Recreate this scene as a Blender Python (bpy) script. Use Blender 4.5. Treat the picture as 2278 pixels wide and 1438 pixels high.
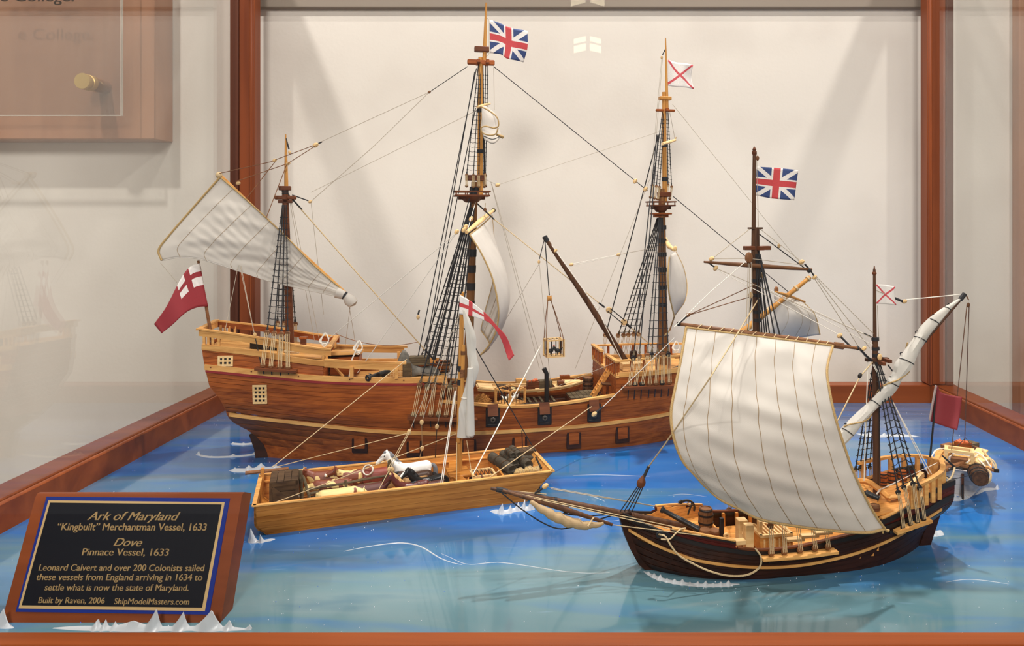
import bpy, bmesh, math, random
from mathutils import Vector, Matrix
random.seed(7)
for o in list(bpy.data.objects): bpy.data.objects.remove(o)
SC = bpy.context.scene; COL = SC.collection
# ---------------------------------------------------------------- camera
# pinhole: focal length F px, principal point (CX, CY) of the 2278x1438 frame, eye H above the water sheet
F, CX, CY, H = 1640.0, 1274.0, 489.0, 0.304
IW, IH = 2278.0, 1438.0
cd = bpy.data.cameras.new('camera'); cam = bpy.data.objects.new('camera', cd); COL.objects.link(cam)
cam.location = (0, 0, H); cam.rotation_euler = (math.pi/2, 0, 0)
cd.sensor_width = 36; cd.sensor_fit = 'HORIZONTAL'; cd.lens = F/IW*36
cd.shift_x = (IW/2-CX)/IW; cd.shift_y = (CY-IH/2)/IW
cd.clip_start = 0.01; cd.clip_end = 50
SC.camera = cam
# ---------------------------------------------------------------- world, lamps, exposure
w = bpy.data.worlds.new('room'); SC.world = w; w.use_nodes = True
w.node_tree.nodes['Background'].inputs[0].default_value = (1.0, 0.93, 0.85, 1)
w.node_tree.nodes['Background'].inputs[1].default_value = 0.37
def spot(name, loc, target, power, size, color=(1, .945, .905), ang=110, rad=.03, blend=.6):
    l = bpy.data.lights.new(name, 'SPOT'); l.energy = power; l.color = color; l.shadow_soft_size = rad
    l.spot_size = math.radians(ang); l.spot_blend = blend
    o = bpy.data.objects.new(name, l); COL.objects.link(o); o.location = loc
    o.rotation_euler = (Vector(target)-Vector(loc)).to_track_quat('-Z', 'Y').to_euler()
    return o
spot('ceiling_or_fill_spot', (-0.92, .35, 1.75), (0, 1.0, .2), 50, .03)
spot('ceiling_or_fill_spot', (0.98, .35, 1.75), (0, 1.0, .2), 41, .03)
spot('ceiling_or_fill_spot', (0.05, .62, 1.95), (0, 1.0, .1), 28, .03)
spot('ceiling_or_fill_spot', (-0.1, -1.5, 1.45), (0, 1.0, .15), 160, .08, rad=.30, ang=80)  # added soft fill behind the viewer to brighten the hull sides, no real fixture
spot('ceiling_or_fill_spot', (0.36, 1.15, 1.55), (.16, .45, 0), 90, .03, ang=75, blend=.8)
vs = SC.view_settings; SC.display_settings.display_device = 'sRGB'
vs.view_transform = 'Standard'; vs.look = 'None'; vs.gamma = 1; vs.use_curve_mapping = False; vs.exposure = 0.0
# ---------------------------------------------------------------- frames: pixel -> place
class Frame:
    def __init__(s, X, Y, deg, Z=0):
        s.o = Vector((X, Y, Z)); t = math.radians(deg); s.t = t
        s.u = Vector((math.cos(t), math.sin(t), 0)); s.v = Vector((-math.sin(t), math.cos(t), 0))
    def loc(s, p):
        d = Vector(p)-s.o; return Vector((d.dot(s.u), d.dot(s.v), d.z))
    def W(s, p): return s.o+s.u*p[0]+s.v*p[1]+Vector((0, 0, p[2]))
    def P(s, px, py, y=0.0):                     # where the sight line meets the fore-and-aft plane at y
        d = Vector(((px-CX)/F, 1, (CY-py)/F)); e = Vector((0, 0, H))
        k = (y+s.o.dot(s.v))/d.dot(s.v)
        return s.loc(e+d*k)
    def D(s, px, py, Y): return s.loc(wp(px, py, Y))
    def Zp(s, px, py, z):
        k = (H-z)*F/(py-CY); return s.loc(wp(px, py, k))
def wp(px, py, Y): return Vector(((px-CX)*Y/F, Y, H+(CY-py)*Y/F))
def lerp(a, b, t): return a+(b-a)*t
def tab(xs, ys):
    def f(x):
        if x <= xs[0]: return ys[0]
        for i in range(len(xs)-1):
            if x <= xs[i+1]:
                t = (x-xs[i])/(xs[i+1]-xs[i]); return ys[i]+(ys[i+1]-ys[i])*t
        return ys[-1]
    return f
def smooth(xs, ys):
    n = len(xs)
    m = [(ys[1]-ys[0])/(xs[1]-xs[0])]+[(ys[i+1]-ys[i-1])/(xs[i+1]-xs[i-1]) for i in range(1, n-1)]+[(ys[-1]-ys[-2])/(xs[-1]-xs[-2])]
    def f(x):
        if x <= xs[0]: return ys[0]+m[0]*(x-xs[0])
        if x >= xs[-1]: return ys[-1]+m[-1]*(x-xs[-1])
        for i in range(n-1):
            if x <= xs[i+1]:
                h = xs[i+1]-xs[i]; t = (x-xs[i])/h
                return ((2*t**3-3*t*t+1)*ys[i]+(t**3-2*t*t+t)*h*m[i]+(-2*t**3+3*t*t)*ys[i+1]+(t**3-t*t)*h*m[i+1])
    return f
def curve(pts, n):
    pts = [Vector(p) for p in pts]
    if len(pts) == 2: return [pts[0].lerp(pts[1], i/(n-1)) for i in range(n)]
    d = [0]
    for i in range(1, len(pts)): d.append(d[-1]+(pts[i]-pts[i-1]).length)
    fs = [smooth(d, [p[k] for p in pts]) for k in range(3)]
    return [Vector([f(d[-1]*i/(n-1)) for f in fs]) for i in range(n)]
# ---------------------------------------------------------------- materials
def newmat(name):
    m = bpy.data.materials.new(name); m.use_nodes = True
    return m, m.node_tree.nodes, m.node_tree.links, m.node_tree.nodes['Principled BSDF']
def lin(r, g, b):
    f = lambda c: (c/255/12.92) if c/255 <= .04045 else ((c/255+.055)/1.055)**2.4
    return (f(r), f(g), f(b), 1)
def plain(name, c, rough=.6, metal=0, spec=.4, noise=0, nscale=300, bump=0):
    m, n, l, b = newmat(name); c = lin(*c)
    b.inputs['Base Color'].default_value = c; b.inputs['Roughness'].default_value = rough
    b.inputs['Metallic'].default_value = metal; b.inputs['Specular IOR Level'].default_value = spec
    if noise or bump:
        tc = n.new('ShaderNodeTexCoord'); t = n.new('ShaderNodeTexNoise'); t.inputs['Scale'].default_value = nscale; t.inputs['Detail'].default_value = 4
        l.new(tc.outputs['Object'], t.inputs['Vector'])
        if noise:
            r = n.new('ShaderNodeValToRGB'); r.color_ramp.elements[0].position = .3; r.color_ramp.elements[1].position = .7
            r.color_ramp.elements[0].color = [max(0, x*(1-noise)) for x in c[:3]]+[1]; r.color_ramp.elements[1].color = [min(1, x*(1+noise)) for x in c[:3]]+[1]
            l.new(t.outputs[0], r.inputs[0]); l.new(r.outputs[0], b.inputs['Base Color'])
        if bump:
            bp = n.new('ShaderNodeBump'); bp.inputs['Strength'].default_value = bump; bp.inputs['Distance'].default_value = .0006
            l.new(t.outputs[0], bp.inputs['Height']); l.new(bp.outputs[0], b.inputs['Normal'])
    return m
def wood(name, dark, light, axis=0, scale=60, stretch=10, rough=.45, vary=.18, fig=0, spec=.22):
    m, n, l, b = newmat(name); dark, light = lin(*dark), lin(*light)
    tc = n.new('ShaderNodeTexCoord'); mp = n.new('ShaderNodeMapping'); oi = n.new('ShaderNodeObjectInfo')
    s = [scale]*3; s[axis] = scale/stretch; mp.inputs['Scale'].default_value = s
    l.new(tc.outputs['Object'], mp.inputs['Vector'])
    mo = n.new('ShaderNodeVectorMath'); mo.operation = 'SCALE'; mo.inputs['Scale'].default_value = 40
    cb = n.new('ShaderNodeCombineXYZ'); l.new(oi.outputs['Random'], cb.inputs[0]); l.new(oi.outputs['Random'], cb.inputs[1]); l.new(cb.outputs[0], mo.inputs[0])
    l.new(mo.outputs[0], mp.inputs['Location'])
    t = n.new('ShaderNodeTexNoise'); t.inputs['Scale'].default_value = 1; t.inputs['Detail'].default_value = 5; t.inputs['Roughness'].default_value = .62; t.inputs['Distortion'].default_value = .5
    l.new(mp.outputs[0], t.inputs['Vector'])
    r = n.new('ShaderNodeValToRGB'); r.color_ramp.elements[0].position = .33; r.color_ramp.elements[1].position = .66
    r.color_ramp.elements[0].color = dark; r.color_ramp.elements[1].color = light
    l.new(t.outputs[0], r.inputs[0])
    hs = n.new('ShaderNodeHueSaturation'); mr = n.new('ShaderNodeMapRange'); mr.inputs['To Min'].default_value = 1-vary; mr.inputs['To Max'].default_value = 1+vary
    l.new(oi.outputs['Random'], mr.inputs['Value']); l.new(mr.outputs[0], hs.inputs['Value']); l.new(r.outputs[0], hs.inputs['Color'])
    l.new(hs.outputs[0], b.inputs['Base Color']); b.inputs['Roughness'].default_value = rough; b.inputs['Specular IOR Level'].default_value = spec
    bp = n.new('ShaderNodeBump'); bp.inputs['Strength'].default_value = .15; bp.inputs['Distance'].default_value = .0008
    l.new(t.outputs[0], bp.inputs['Height']); l.new(bp.outputs[0], b.inputs['Normal'])
    return m
class NX:                                        # tiny node-expression helper for the printed flags
    def __init__(s, m): s.n = m.node_tree.nodes; s.l = m.node_tree.links
    def op(s, o, a, b=0.0, c=None):
        k = s.n.new('ShaderNodeMath'); k.operation = o
        for i, x in enumerate((a, b) if c is None else (a, b, c)):
            if isinstance(x, (int, float)): k.inputs[i].default_value = x
            else: s.l.new(x, k.inputs[i])
        return k.outputs[0]
    def mix(s, fac, a, b):
        k = s.n.new('ShaderNodeMix'); k.data_type = 'RGBA'
        s.l.new(fac, k.inputs[0])
        for i, x in ((6, a), (7, b)):
            if isinstance(x, tuple): k.inputs[i].default_value = x
            else: s.l.new(x, k.inputs[i])
        return k.outputs[2]
def flagmat(name, kind):
    m, n, l, b = newmat(name); e = NX(m); o = e.op
    uv = n.new('ShaderNodeTexCoord'); sp = n.new('ShaderNodeSeparateXYZ'); l.new(uv.outputs['UV'], sp.inputs[0])
    u, v = sp.outputs[0], sp.outputs[1]
    red, wht, blu = lin(196, 62, 66), lin(232, 226, 220), lin(44, 66, 118)
    if kind == 'ensign': red = lin(150, 38, 46)
    if kind == 'plainred': red = lin(140, 40, 48)
    if kind == 'saltire': red = lin(205, 78, 86)
    x = o('ABSOLUTE', o('SUBTRACT', u, .5)); y = o('ABSOLUTE', o('SUBTRACT', v, .5))
    diag = lambda wd: o('LESS_THAN', o('ABSOLUTE', o('SUBTRACT', x, y)), wd)
    if kind == 'union':
        c = e.mix(diag(.085), blu, wht)
        c = e.mix(o('MAXIMUM', o('LESS_THAN', x, .125), o('LESS_THAN', y, .15)), c, wht)
        c = e.mix(o('MAXIMUM', o('LESS_THAN', x, .08), o('LESS_THAN', y, .1)), c, red)
    elif kind == 'saltire':
        c = e.mix(diag(.06), wht, red)
    elif kind == 'ensign':
        can = o('MULTIPLY', o('LESS_THAN', u, .42), o('GREATER_THAN', v, .5))
        cr = o('MAXIMUM', o('LESS_THAN', o('ABSOLUTE', o('SUBTRACT', u, .21)), .05), o('LESS_THAN', o('ABSOLUTE', o('SUBTRACT', v, .76)), .06))
        c = e.mix(o('MULTIPLY', can, o('SUBTRACT', 1, cr)), red, wht)
    elif kind == 'pennant':
        can = o('LESS_THAN', u, .34)
        cr = o('MAXIMUM', o('LESS_THAN', o('ABSOLUTE', o('SUBTRACT', u, .15)), .028), o('LESS_THAN', y, .11))
        c = e.mix(o('MULTIPLY', can, o('SUBTRACT', 1, cr)), red, wht)
    else:
        c = e.mix(o('LESS_THAN', u, .12), red, lin(190, 170, 165))
    t = n.new('ShaderNodeTexNoise'); t.inputs['Scale'].default_value = 26; t.inputs['Detail'].default_value = 5; l.new(uv.outputs['UV'], t.inputs['Vector'])
    mr = n.new('ShaderNodeMapRange'); mr.inputs['From Min'].default_value = .3; mr.inputs['From Max'].default_value = .75; mr.inputs['To Min'].default_value = .90; mr.inputs['To Max'].default_value = 1.10
    l.new(t.outputs[0], mr.inputs['Value'])
    hs = n.new('ShaderNodeHueSaturation'); l.new(mr.outputs[0], hs.inputs['Value']); l.new(c, hs.inputs['Color'])
    l.new(hs.outputs[0], b.inputs['Base Color']); b.inputs['Roughness'].default_value = .7
    return m
def clothmat(name, c, tw=900):
    m, n, l, b = newmat(name); c = lin(*c)
    tc = n.new('ShaderNodeTexCoord'); wv = n.new('ShaderNodeTexWave'); wv.wave_type = 'BANDS'; wv.bands_direction = 'DIAGONAL'
    wv.inputs['Scale'].default_value = tw; l.new(tc.outputs['Object'], wv.inputs['Vector'])
    t = n.new('ShaderNodeTexNoise'); t.inputs['Scale'].default_value = 45; t.inputs['Detail'].default_value = 3; l.new(tc.outputs['Object'], t.inputs['Vector'])
    r = n.new('ShaderNodeValToRGB'); r.color_ramp.elements[0].position = .35; r.color_ramp.elements[1].position = .7
    r.color_ramp.elements[0].color = [x*.9 for x in c[:3]]+[1]; r.color_ramp.elements[1].color = c
    l.new(t.outputs[0], r.inputs[0]); l.new(r.outputs[0], b.inputs['Base Color'])
    ad = n.new('ShaderNodeMath'); ad.operation = 'MULTIPLY_ADD'; ad.inputs[1].default_value = .12; l.new(wv.outputs[1], ad.inputs[0]); l.new(t.outputs[0], ad.inputs[2])
    bp = n.new('ShaderNodeBump'); bp.inputs['Strength'].default_value = .35; bp.inputs['Distance'].default_value = .0012
    l.new(ad.outputs[0], bp.inputs['Height']); l.new(bp.outputs[0], b.inputs['Normal'])
    b.inputs['Roughness'].default_value = .85; b.inputs['Specular IOR Level'].default_value = .15
    # thin cotton: some light comes through
    tr = n.new('ShaderNodeBsdfTranslucent'); tr.inputs[0].default_value = c; mx = n.new('ShaderNodeMixShader'); mx.inputs[0].default_value = .3
    out = n['Material Output']; l.new(b.outputs[0], mx.inputs[1]); l.new(tr.outputs[0], mx.inputs[2]); l.new(mx.outputs[0], out.inputs[0])
    return m
M = {}
M['mahog'] = wood('hull_mahogany', (118, 54, 16), (172, 92, 36), 0, 210, 14, .45, .07)
M['mahogd'] = wood('dark_mahogany', (82, 42, 22), (116, 64, 34), 0, 200, 10, .5, .1)
M['maple'] = wood('pale_maple', (190, 132, 70), (224, 172, 102), 0, 170, 12, .45, .08)
M['maplel'] = wood('light_limewood', (214, 172, 112), (236, 202, 148), 0, 150, 10, .5, .08)
M['box'] = wood('yellow_boxwood', (176, 118, 52), (206, 150, 78), 2, 170, 12, .45, .06)
M['oak'] = wood('barge_oak', (148, 88, 28), (192, 128, 56), 0, 190, 16, .4, .10)
M['oakin'] = wood('barge_oak_inside', (188, 122, 58), (220, 158, 84), 0, 170, 14, .45, .08)
M['walnut'] = wood('dove_walnut', (34, 18, 13), (62, 33, 22), 0, 170, 14, .4, .12)
M['rdwal'] = wood('dove_red_walnut', (62, 18, 16), (84, 28, 22), 0, 170, 14, .4, .08)
M['blackw'] = plain('blackened_wood', (26, 20, 20), .5, noise=.2)
M['mast'] = wood('mast_walnut', (64, 40, 26), (98, 64, 40), 2, 200, 12, .5, .08)
M['mastl'] = wood('mast_brown', (98, 62, 32), (136, 92, 52), 2, 200, 12, .5, .06)
M['cherry'] = wood('case_cherry', (116, 52, 18), (144, 72, 30), 0, 30, 14, .38, .05)
M['cherryv'] = wood('case_cherry_upright', (112, 50, 20), (146, 72, 32), 2, 30, 14, .38, .05)
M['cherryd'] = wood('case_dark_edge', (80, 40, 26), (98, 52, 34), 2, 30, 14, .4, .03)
M['plaquew'] = wood('plaque_cherry', (100, 46, 18), (128, 64, 30), 0, 24, 10, .42, .03)
M['pan'] = wood('wall_board_wood', (150, 102, 76), (170, 122, 92), 2, 14, 14, .5, .02)
M['greyw'] = wood('weathered_grey_wood', (74, 62, 46), (112, 98, 74), 0, 260, 6, .8, .1)
M['darkc'] = wood('old_crate_wood', (58, 42, 30), (92, 70, 48), 0, 220, 6, .8, .12)
M['leath'] = plain('dark_canvas_bundle', (66, 58, 46), .8, noise=.35, nscale=300, bump=.5)
M['sack'] = plain('tan_sackcloth', (168, 140, 92), .85, noise=.3, nscale=400, bump=.5)
M['black'] = plain('black_iron', (22, 22, 24), .42, 0, .5)
M['blkrope'] = plain('tarred_black_rope', (30, 30, 34), .7)
M['tan'] = plain('tan_rope', (196, 172, 132), .8, noise=.2, nscale=900)
M['white'] = plain('white_rope', (226, 220, 208), .8)
M['thread'] = plain('fine_grey_thread', (176, 164, 146), .8)
M['bolt'] = plain('bolt_rope_gold', (176, 146, 96), .8, noise=.3, nscale=1500, bump=.6)
M['stitch'] = plain('brown_stitching', (150, 124, 88), .9)
M['brown'] = wood('deadeye_brown', (98, 62, 38), (134, 90, 56), 0, 260, 3, .5, .25)
M['block'] = wood('pale_pulley_block', (196, 160, 110), (222, 190, 140), 0, 300, 4, .6, .1)
M['red'] = plain('red_paint', (138, 36, 36), .5)
M['brass'] = plain('brass', (206, 172, 104), .35, .55)
M['sail'] = clothmat('sailcloth', (224, 218, 209))
M['sailw'] = clothmat('furled_sailcloth', (230, 226, 217), 1300)
M['sailt'] = clothmat('aged_sailcloth', (206, 178, 138), 1300)
M['cow'] = None
M['hay'] = plain('hay', (176, 122, 58), .9)
M['glassb'] = plain('blue_cabin_pane', (96, 112, 138), .2)
M['gold'] = plain('engraved_gold', (188, 158, 108), .45, .1)
M['navy'] = plain('navy_plate', (6, 10, 20), .5, 0, .2)
M['blue'] = plain('blue_plate_border', (18, 40, 120), .5, 0, .2)
M['ink'] = plain('dark_lettering', (92, 62, 48), .7)
M['chain'] = plain('iron_chainplate', (30, 28, 28), .5)
for k in ('union', 'saltire', 'ensign', 'pennant', 'plainred'): M['f_'+k] = flagmat('flag_'+k, k)
# ---------------------------------------------------------------- mesh building
class MB:
    def __init__(s): s.v = []; s.f = []
    def add(s, vs, fs):
        k = len(s.v); s.v += [tuple(v) for v in vs]; s.f += [tuple(i+k for i in f) for f in fs]; return s
    def box(s, c, size, R=None, ch=0.0):
        c = Vector(c); hx, hy, hz = size[0]/2, size[1]/2, size[2]/2; h = (hx, hy, hz)
        R = R or Matrix.Identity(3); ch = min(ch, .45*min(size))
        if ch <= 0:
            vs = [c+R@Vector((x*hx, y*hy, z*hz)) for x in (-1, 1) for y in (-1, 1) for z in (-1, 1)]
            return s.add(vs, [(0, 1, 3, 2), (4, 6, 7, 5), (0, 4, 5, 1), (2, 3, 7, 6), (0, 2, 6, 4), (1, 5, 7, 3)])
        vs = []; idx = {}
        for x in (-1, 1):
            for y in (-1, 1):
                for z in (-1, 1):
                    sg = (x, y, z)
                    for a in range(3):
                        p = [sg[i]*(h[i] if i == a else h[i]-ch) for i in range(3)]
                        idx[(x, y, z, a)] = len(vs); vs.append(c+R@Vector(p))
        fs = []
        for a in range(3):
            b, d = (a+1) % 3, (a+2) % 3
            for q in (-1, 1):
                f = []
                for (m, n) in ((-1, -1), (1, -1), (1, 1), (-1, 1)):
                    k = [0, 0, 0]; k[a] = q; k[b] = m; k[d] = n; f.append(idx[tuple(k)+(a,)])
                fs.append(f if q > 0 else f[::-1])
            for m in (-1, 1):
                for n in (-1, 1):
                    k0 = [0, 0, 0]; k0[a] = -1; k0[b] = m; k0[d] = n; k1 = list(k0); k1[a] = 1
                    f = [idx[tuple(k0)+(b,)], idx[tuple(k1)+(b,)], idx[tuple(k1)+(d,)], idx[tuple(k0)+(d,)]]
                    fs.append(f if m*n > 0 else f[::-1])
        for x in (-1, 1):
            for y in (-1, 1):
                for z in (-1, 1):
                    f = [idx[(x, y, z, a)] for a in range(3)]; fs.append(f if x*y*z > 0 else f[::-1])
        return s.add(vs, fs)
    def bar(s, p, q, w, h, up=(0, 0, 1), ch=0.0):
        p, q = Vector(p), Vector(q); d = (q-p); L = d.length; d = d/L; up = Vector(up)
        a = up.cross(d)
        if a.length < 1e-4: a = Vector((1, 0, 0)).cross(d)
        a.normalize(); b = d.cross(a)
        R = Matrix((d, a, b)).transposed()
        return s.box((p+q)/2, (L, w, h), R, ch)
    def tube(s, path, r, n=6, cap=True):
        P = [Vector(p) for p in path]; N = len(P)
        if not hasattr(r, '__len__'): r = [r]*N
        vs = []; a = None
        for i in range(N):
            d = (P[min(i+1, N-1)]-P[max(i-1, 0)])
            d = d.normalized() if d.length > 1e-9 else Vector((0, 0, 1))
            if a is None:
                a = d.cross(Vector((0, 0, 1)))
                if a.length < .05: a = d.cross(Vector((1, 0, 0)))
            a = a-d*a.dot(d); a.normalize(); b = d.cross(a)
            for k in range(n):
                t = 2*math.pi*k/n; vs.append(P[i]+(a*math.cos(t)+b*math.sin(t))*r[i])
        fs = [(i*n+k, i*n+(k+1) % n, (i+1)*n+(k+1) % n, (i+1)*n+k) for i in range(N-1) for k in range(n)]
        if cap: fs += [tuple(range(n))[::-1], tuple((N-1)*n+k for k in range(n))]
        return s.add(vs, fs)
    def lathe(s, prof, o=(0, 0, 0), ax=(0, 0, 1), n=12):
        o, ax = Vector(o), Vector(ax).normalized()
        return s.tube2([o+ax*h for r, h in prof], [max(r, 1e-5) for r, h in prof], ax, n)
    def tube2(s, P, r, ax, n):
        a = ax.cross(Vector((0, 0, 1)))
        if a.length < .05: a = Vector((1, 0, 0))
        a.normalize(); b = ax.cross(a); vs = []
        for p, q in zip(P, r):
            for k in range(n):
                t = 2*math.pi*k/n; vs.append(p+(a*math.cos(t)+b*math.sin(t))*q)
        N = len(P)
        fs = [(i*n+k, i*n+(k+1) % n, (i+1)*n+(k+1) % n, (i+1)*n+k) for i in range(N-1) for k in range(n)]
        fs += [tuple(range(n))[::-1], tuple((N-1)*n+k for k in range(n))]
        return s.add(vs, fs)
    def sweep(s, path, w, h, ch=0.0):            # rectangular moulding along a path, w across, h upright
        P = [Vector(p) for p in path]; N = len(P); vs = []
        for i in range(N):
            d = P[min(i+1, N-1)]-P[max(i-1, 0)]; a = Vector((-d.y, d.x, 0)); a.normalize(); u = Vector((0, 0, 1))
            for (x, z) in ((-1, -1), (1, -1), (1, 1), (-1, 1)): vs.append(P[i]+a*x*w/2+u*z*h/2)
        fs = [(i*4+k, i*4+(k+1) % 4, i*4+4+(k+1) % 4, i*4+4+k) for i in range(N-1) for k in range(4)]
        fs += [(3, 2, 1, 0), tuple((N-1)*4+k for k in range(4))]
        return s.add(vs, fs)
    def sphere(s, c, r, n=10, m=7, R=None):
        c = Vector(c); r = r if hasattr(r, '__len__') else (r, r, r); R = R or Matrix.Identity(3); vs = []
        for i in range(m+1):
            t = math.pi*i/m
            for k in range(n):
                p = 2*math.pi*k/n; vs.append(c+R@Vector((r[0]*math.sin(t)*math.cos(p), r[1]*math.sin(t)*math.sin(p), r[2]*math.cos(t))))
        return s.add(vs, [(i*n+k, (i+1)*n+k, (i+1)*n+(k+1) % n, i*n+(k+1) % n) for i in range(m) for k in range(n)])
    def prism(s, outline, d):                    # closed outline (list of Vector) pushed along d
        n = len(outline); d = Vector(d); vs = [Vector(p) for p in outline]+[Vector(p)+d for p in outline]
        return s.add(vs, [tuple(range(n))[::-1], tuple(range(n, 2*n))]+[(i, (i+1) % n, n+(i+1) % n, n+i) for i in range(n)])
    def mesh(s, name, ang=38):
        me = bpy.data.meshes.new(name); me.from_pydata(s.v, [], s.f); me.update()
        b = bmesh.new(); b.from_mesh(me); bmesh.ops.recalc_face_normals(b, faces=b.faces); b.to_mesh(me); b.free()
        me.polygons.foreach_set('use_smooth', [True]*len(me.polygons))
        me.set_sharp_from_angle(angle=math.radians(ang))
        return me
    def build(s, name, mat, parent=None, label=None, ang=38):
        return obj(name, s.mesh(name, ang), mat, parent, label)
def obj(name, me, mat, parent=None, label=None):
    if mat is not None and not me.materials: me.materials.append(M[mat] if isinstance(mat, str) else mat)
    o = bpy.data.objects.new(name, me); COL.objects.link(o)
    if parent is not None: o.parent = parent
    if label: o['label'] = label
    return o
def tag(o, label, cat, group=None, kind=None):
    if label: o['label'] = label
    if cat: o['category'] = cat
    if group: o['group'] = group
    if kind: o['kind'] = kind
    return o
def empty(name, loc=(0, 0, 0), rz=0, label=None, cat=None, group=None):
    o = bpy.data.objects.new(name, None); COL.objects.link(o); o.location = loc; o.rotation_euler = (0, 0, rz); o.empty_display_size = .01
    return tag(o, label, cat, group)
def struct(o): o['kind'] = 'structure'; return o
def dup(root, loc=None, rz=None, label=None, group=None, scale=None):
    r = root.copy(); COL.objects.link(r)
    if loc is not None: r.location = loc
    if rz is not None: r.rotation_euler = (0, 0, rz)
    if scale is not None: r.scale = (scale,)*3
    if label: r['label'] = label
    if group: r['group'] = group
    for ch in list(root.children):
        c = ch.copy(); COL.objects.link(c); c.parent = r
        for g in list(ch.children):
            d = g.copy(); COL.objects.link(d); d.parent = c
    return r
def cloth(name, rows, mat, parent=None, uvs=None, thick=.0004, label=None):
    nr, nc = len(rows), len(rows[0]); vs = [tuple(p) for r in rows for p in r]
    fs = [(i*nc+j, i*nc+j+1, (i+1)*nc+j+1, (i+1)*nc+j) for i in range(nr-1) for j in range(nc-1)]
    me = bpy.data.meshes.new(name); me.from_pydata(vs, [], fs); me.update()
    uv = me.uv_layers.new(name='UVMap')
    for p in me.polygons:
        for li in p.loop_indices:
            vi = me.loops[li].vertex_index; uv.data[li].uv = ((vi % nc)/(nc-1), 1-(vi//nc)/(nr-1))
    me.polygons.foreach_set('use_smooth', [True]*len(me.polygons))
    o = obj(name, me, mat, parent, label)
    sd = o.modifiers.new('thickness', 'SOLIDIFY'); sd.thickness = thick; sd.offset = 0
    return o
def coons(top, bottom, left, right, nr, nc, belly=None):
    T, B, L, R = curve(top, nc), curve(bottom, nc), curve(left, nr), curve(right, nr); rows = []
    for i in range(nr):
        v = i/(nr-1); row = []
        for j in range(nc):
            u = j/(nc-1)
            p = T[j]*(1-v)+B[j]*v+L[i]*(1-u)+R[i]*u-(T[0]*(1-u)*(1-v)+T[-1]*u*(1-v)+B[0]*(1-u)*v+B[-1]*u*v)
            if belly: p = p+Vector(belly(u, v))
            row.append(p)
        rows.append(row)
    return rows
def rope(parent, pts, r=.0006, mat='thread', name='rope', n=5, sag=0.0, k=None, label=None):
    pts = [Vector(p) for p in pts]
    if sag and len(pts) == 2:
        pts = [pts[0].lerp(pts[1], i/12)-Vector((0, 0, sag*4*(i/12)*(1-i/12))) for i in range(13)]
    elif k: pts = curve(pts, k)
    return MB().tube(pts, r, n).build(name, mat, parent, label)
# ================================================================ the room
m, n, l, b = newmat('wall_paint'); b.inputs['Roughness'].default_value = .85; b.inputs['Specular IOR Level'].default_value = .2
tc = n.new('ShaderNodeTexCoord'); t = n.new('ShaderNodeTexNoise'); t.inputs['Scale'].default_value = 160; t.inputs['Detail'].default_value = 5; l.new(tc.outputs['Object'], t.inputs['Vector'])
t2 = n.new('ShaderNodeTexNoise'); t2.inputs['Scale'].default_value = 7; t2.inputs['Detail'].default_value = 6; l.new(tc.outputs['Object'], t2.inputs['Vector'])
r = n.new('ShaderNodeValToRGB'); r.color_ramp.elements[0].position = .25; r.color_ramp.elements[1].position = .5
r.color_ramp.elements[0].color = lin(224, 216, 205); r.color_ramp.elements[1].color = lin(233, 226, 215)
l.new(t2.outputs[0], r.inputs[0]); l.new(r.outputs[0], b.inputs['Base Color'])
bp = n.new('ShaderNodeBump'); bp.inputs['Strength'].default_value = .12; bp.inputs['Distance'].default_value = .002; l.new(t.outputs[0], bp.inputs['Height']); l.new(bp.outputs[0], b.inputs['Normal'])
M['wall'] = m
M['floor'] = wood('floor_boards', (96, 70, 48), (128, 96, 66), 0, 12, 10, .5, 0)
M['ceil'] = plain('ceiling_white', (226, 220, 210), .9)
M['shadeg'] = plain('rail_shadow_grey', (146, 134, 120), .7)
WY = 1.30
struct(MB().box((0, WY+.05, .55), (6, .1, 3.1)).build('wall_back', 'wall'))
struct(MB().box((0, -.4, -.98), (6, 3.6, .06)).build('floor', 'floor'))
struct(MB().box((0, -.4, 2.13), (6, 3.6, .06)).build('ceiling', 'ceil'))
# grey strip on the wall in place of the rear top rail's shadow
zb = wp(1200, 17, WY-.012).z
struct(MB().box(((wp(545, 0, WY).x+wp(2082, 0, WY).x)/2, WY-.006, zb+.10), (wp(2082, 0, WY).x-wp(545, 0, WY).x, .012, .20), ch=.002).build('rail_shadow_band', 'shadeg'))
struct(MB().box((wp(2266, 0, WY-.02).x+.06, WY-.011, .55), (.12, .022, 2.9), ch=.002).build('trim_2', 'pan'))
# ================================================================ display case
XL, XR, YF, YB, RT = -.553, .5925, .492, 1.222, .029
CT = .86                                           # top of the case
def glassmat(name='clear_glass', base=.07):
    m, n, l, b = newmat(name); n.remove(b)
    g = n.new('ShaderNodeBsdfGlossy'); g.inputs['Roughness'].default_value = .0; g.inputs[0].default_value = (1, 1, 1, 1)
    tr = n.new('ShaderNodeBsdfTransparent'); tr.inputs[0].default_value = (.985, .99, .985, 1)
    lw = n.new('ShaderNodeLayerWeight'); lw.inputs['Blend'].default_value = .5
    e = NX(m); p = e.op('POWER', lw.outputs['Facing'], 4.0); fac = e.op('MULTIPLY_ADD', p, .5, base)
    mx = n.new('ShaderNodeMixShader'); l.new(fac, mx.inputs[0]); l.new(tr.outputs[0], mx.inputs[1]); l.new(g.outputs[0], mx.inputs[2])
    l.new(mx.outputs[0], n['Material Output'].inputs[0]); return m
M['glass'] = glassmat(); M['glassf'] = glassmat('low_reflection_glass', .009)
case = empty('display_case', (0, .85, -.95), 0, 'cherry wood framed glass display case holding the ship models', 'display case')
def cpart(mb, name, mat, lab=None):
    me = mb.mesh(name); me.transform(Matrix.Translation((0, -.85, .95))); return obj(name, me, mat, case, lab)
yb2 = YB+.030
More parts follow.
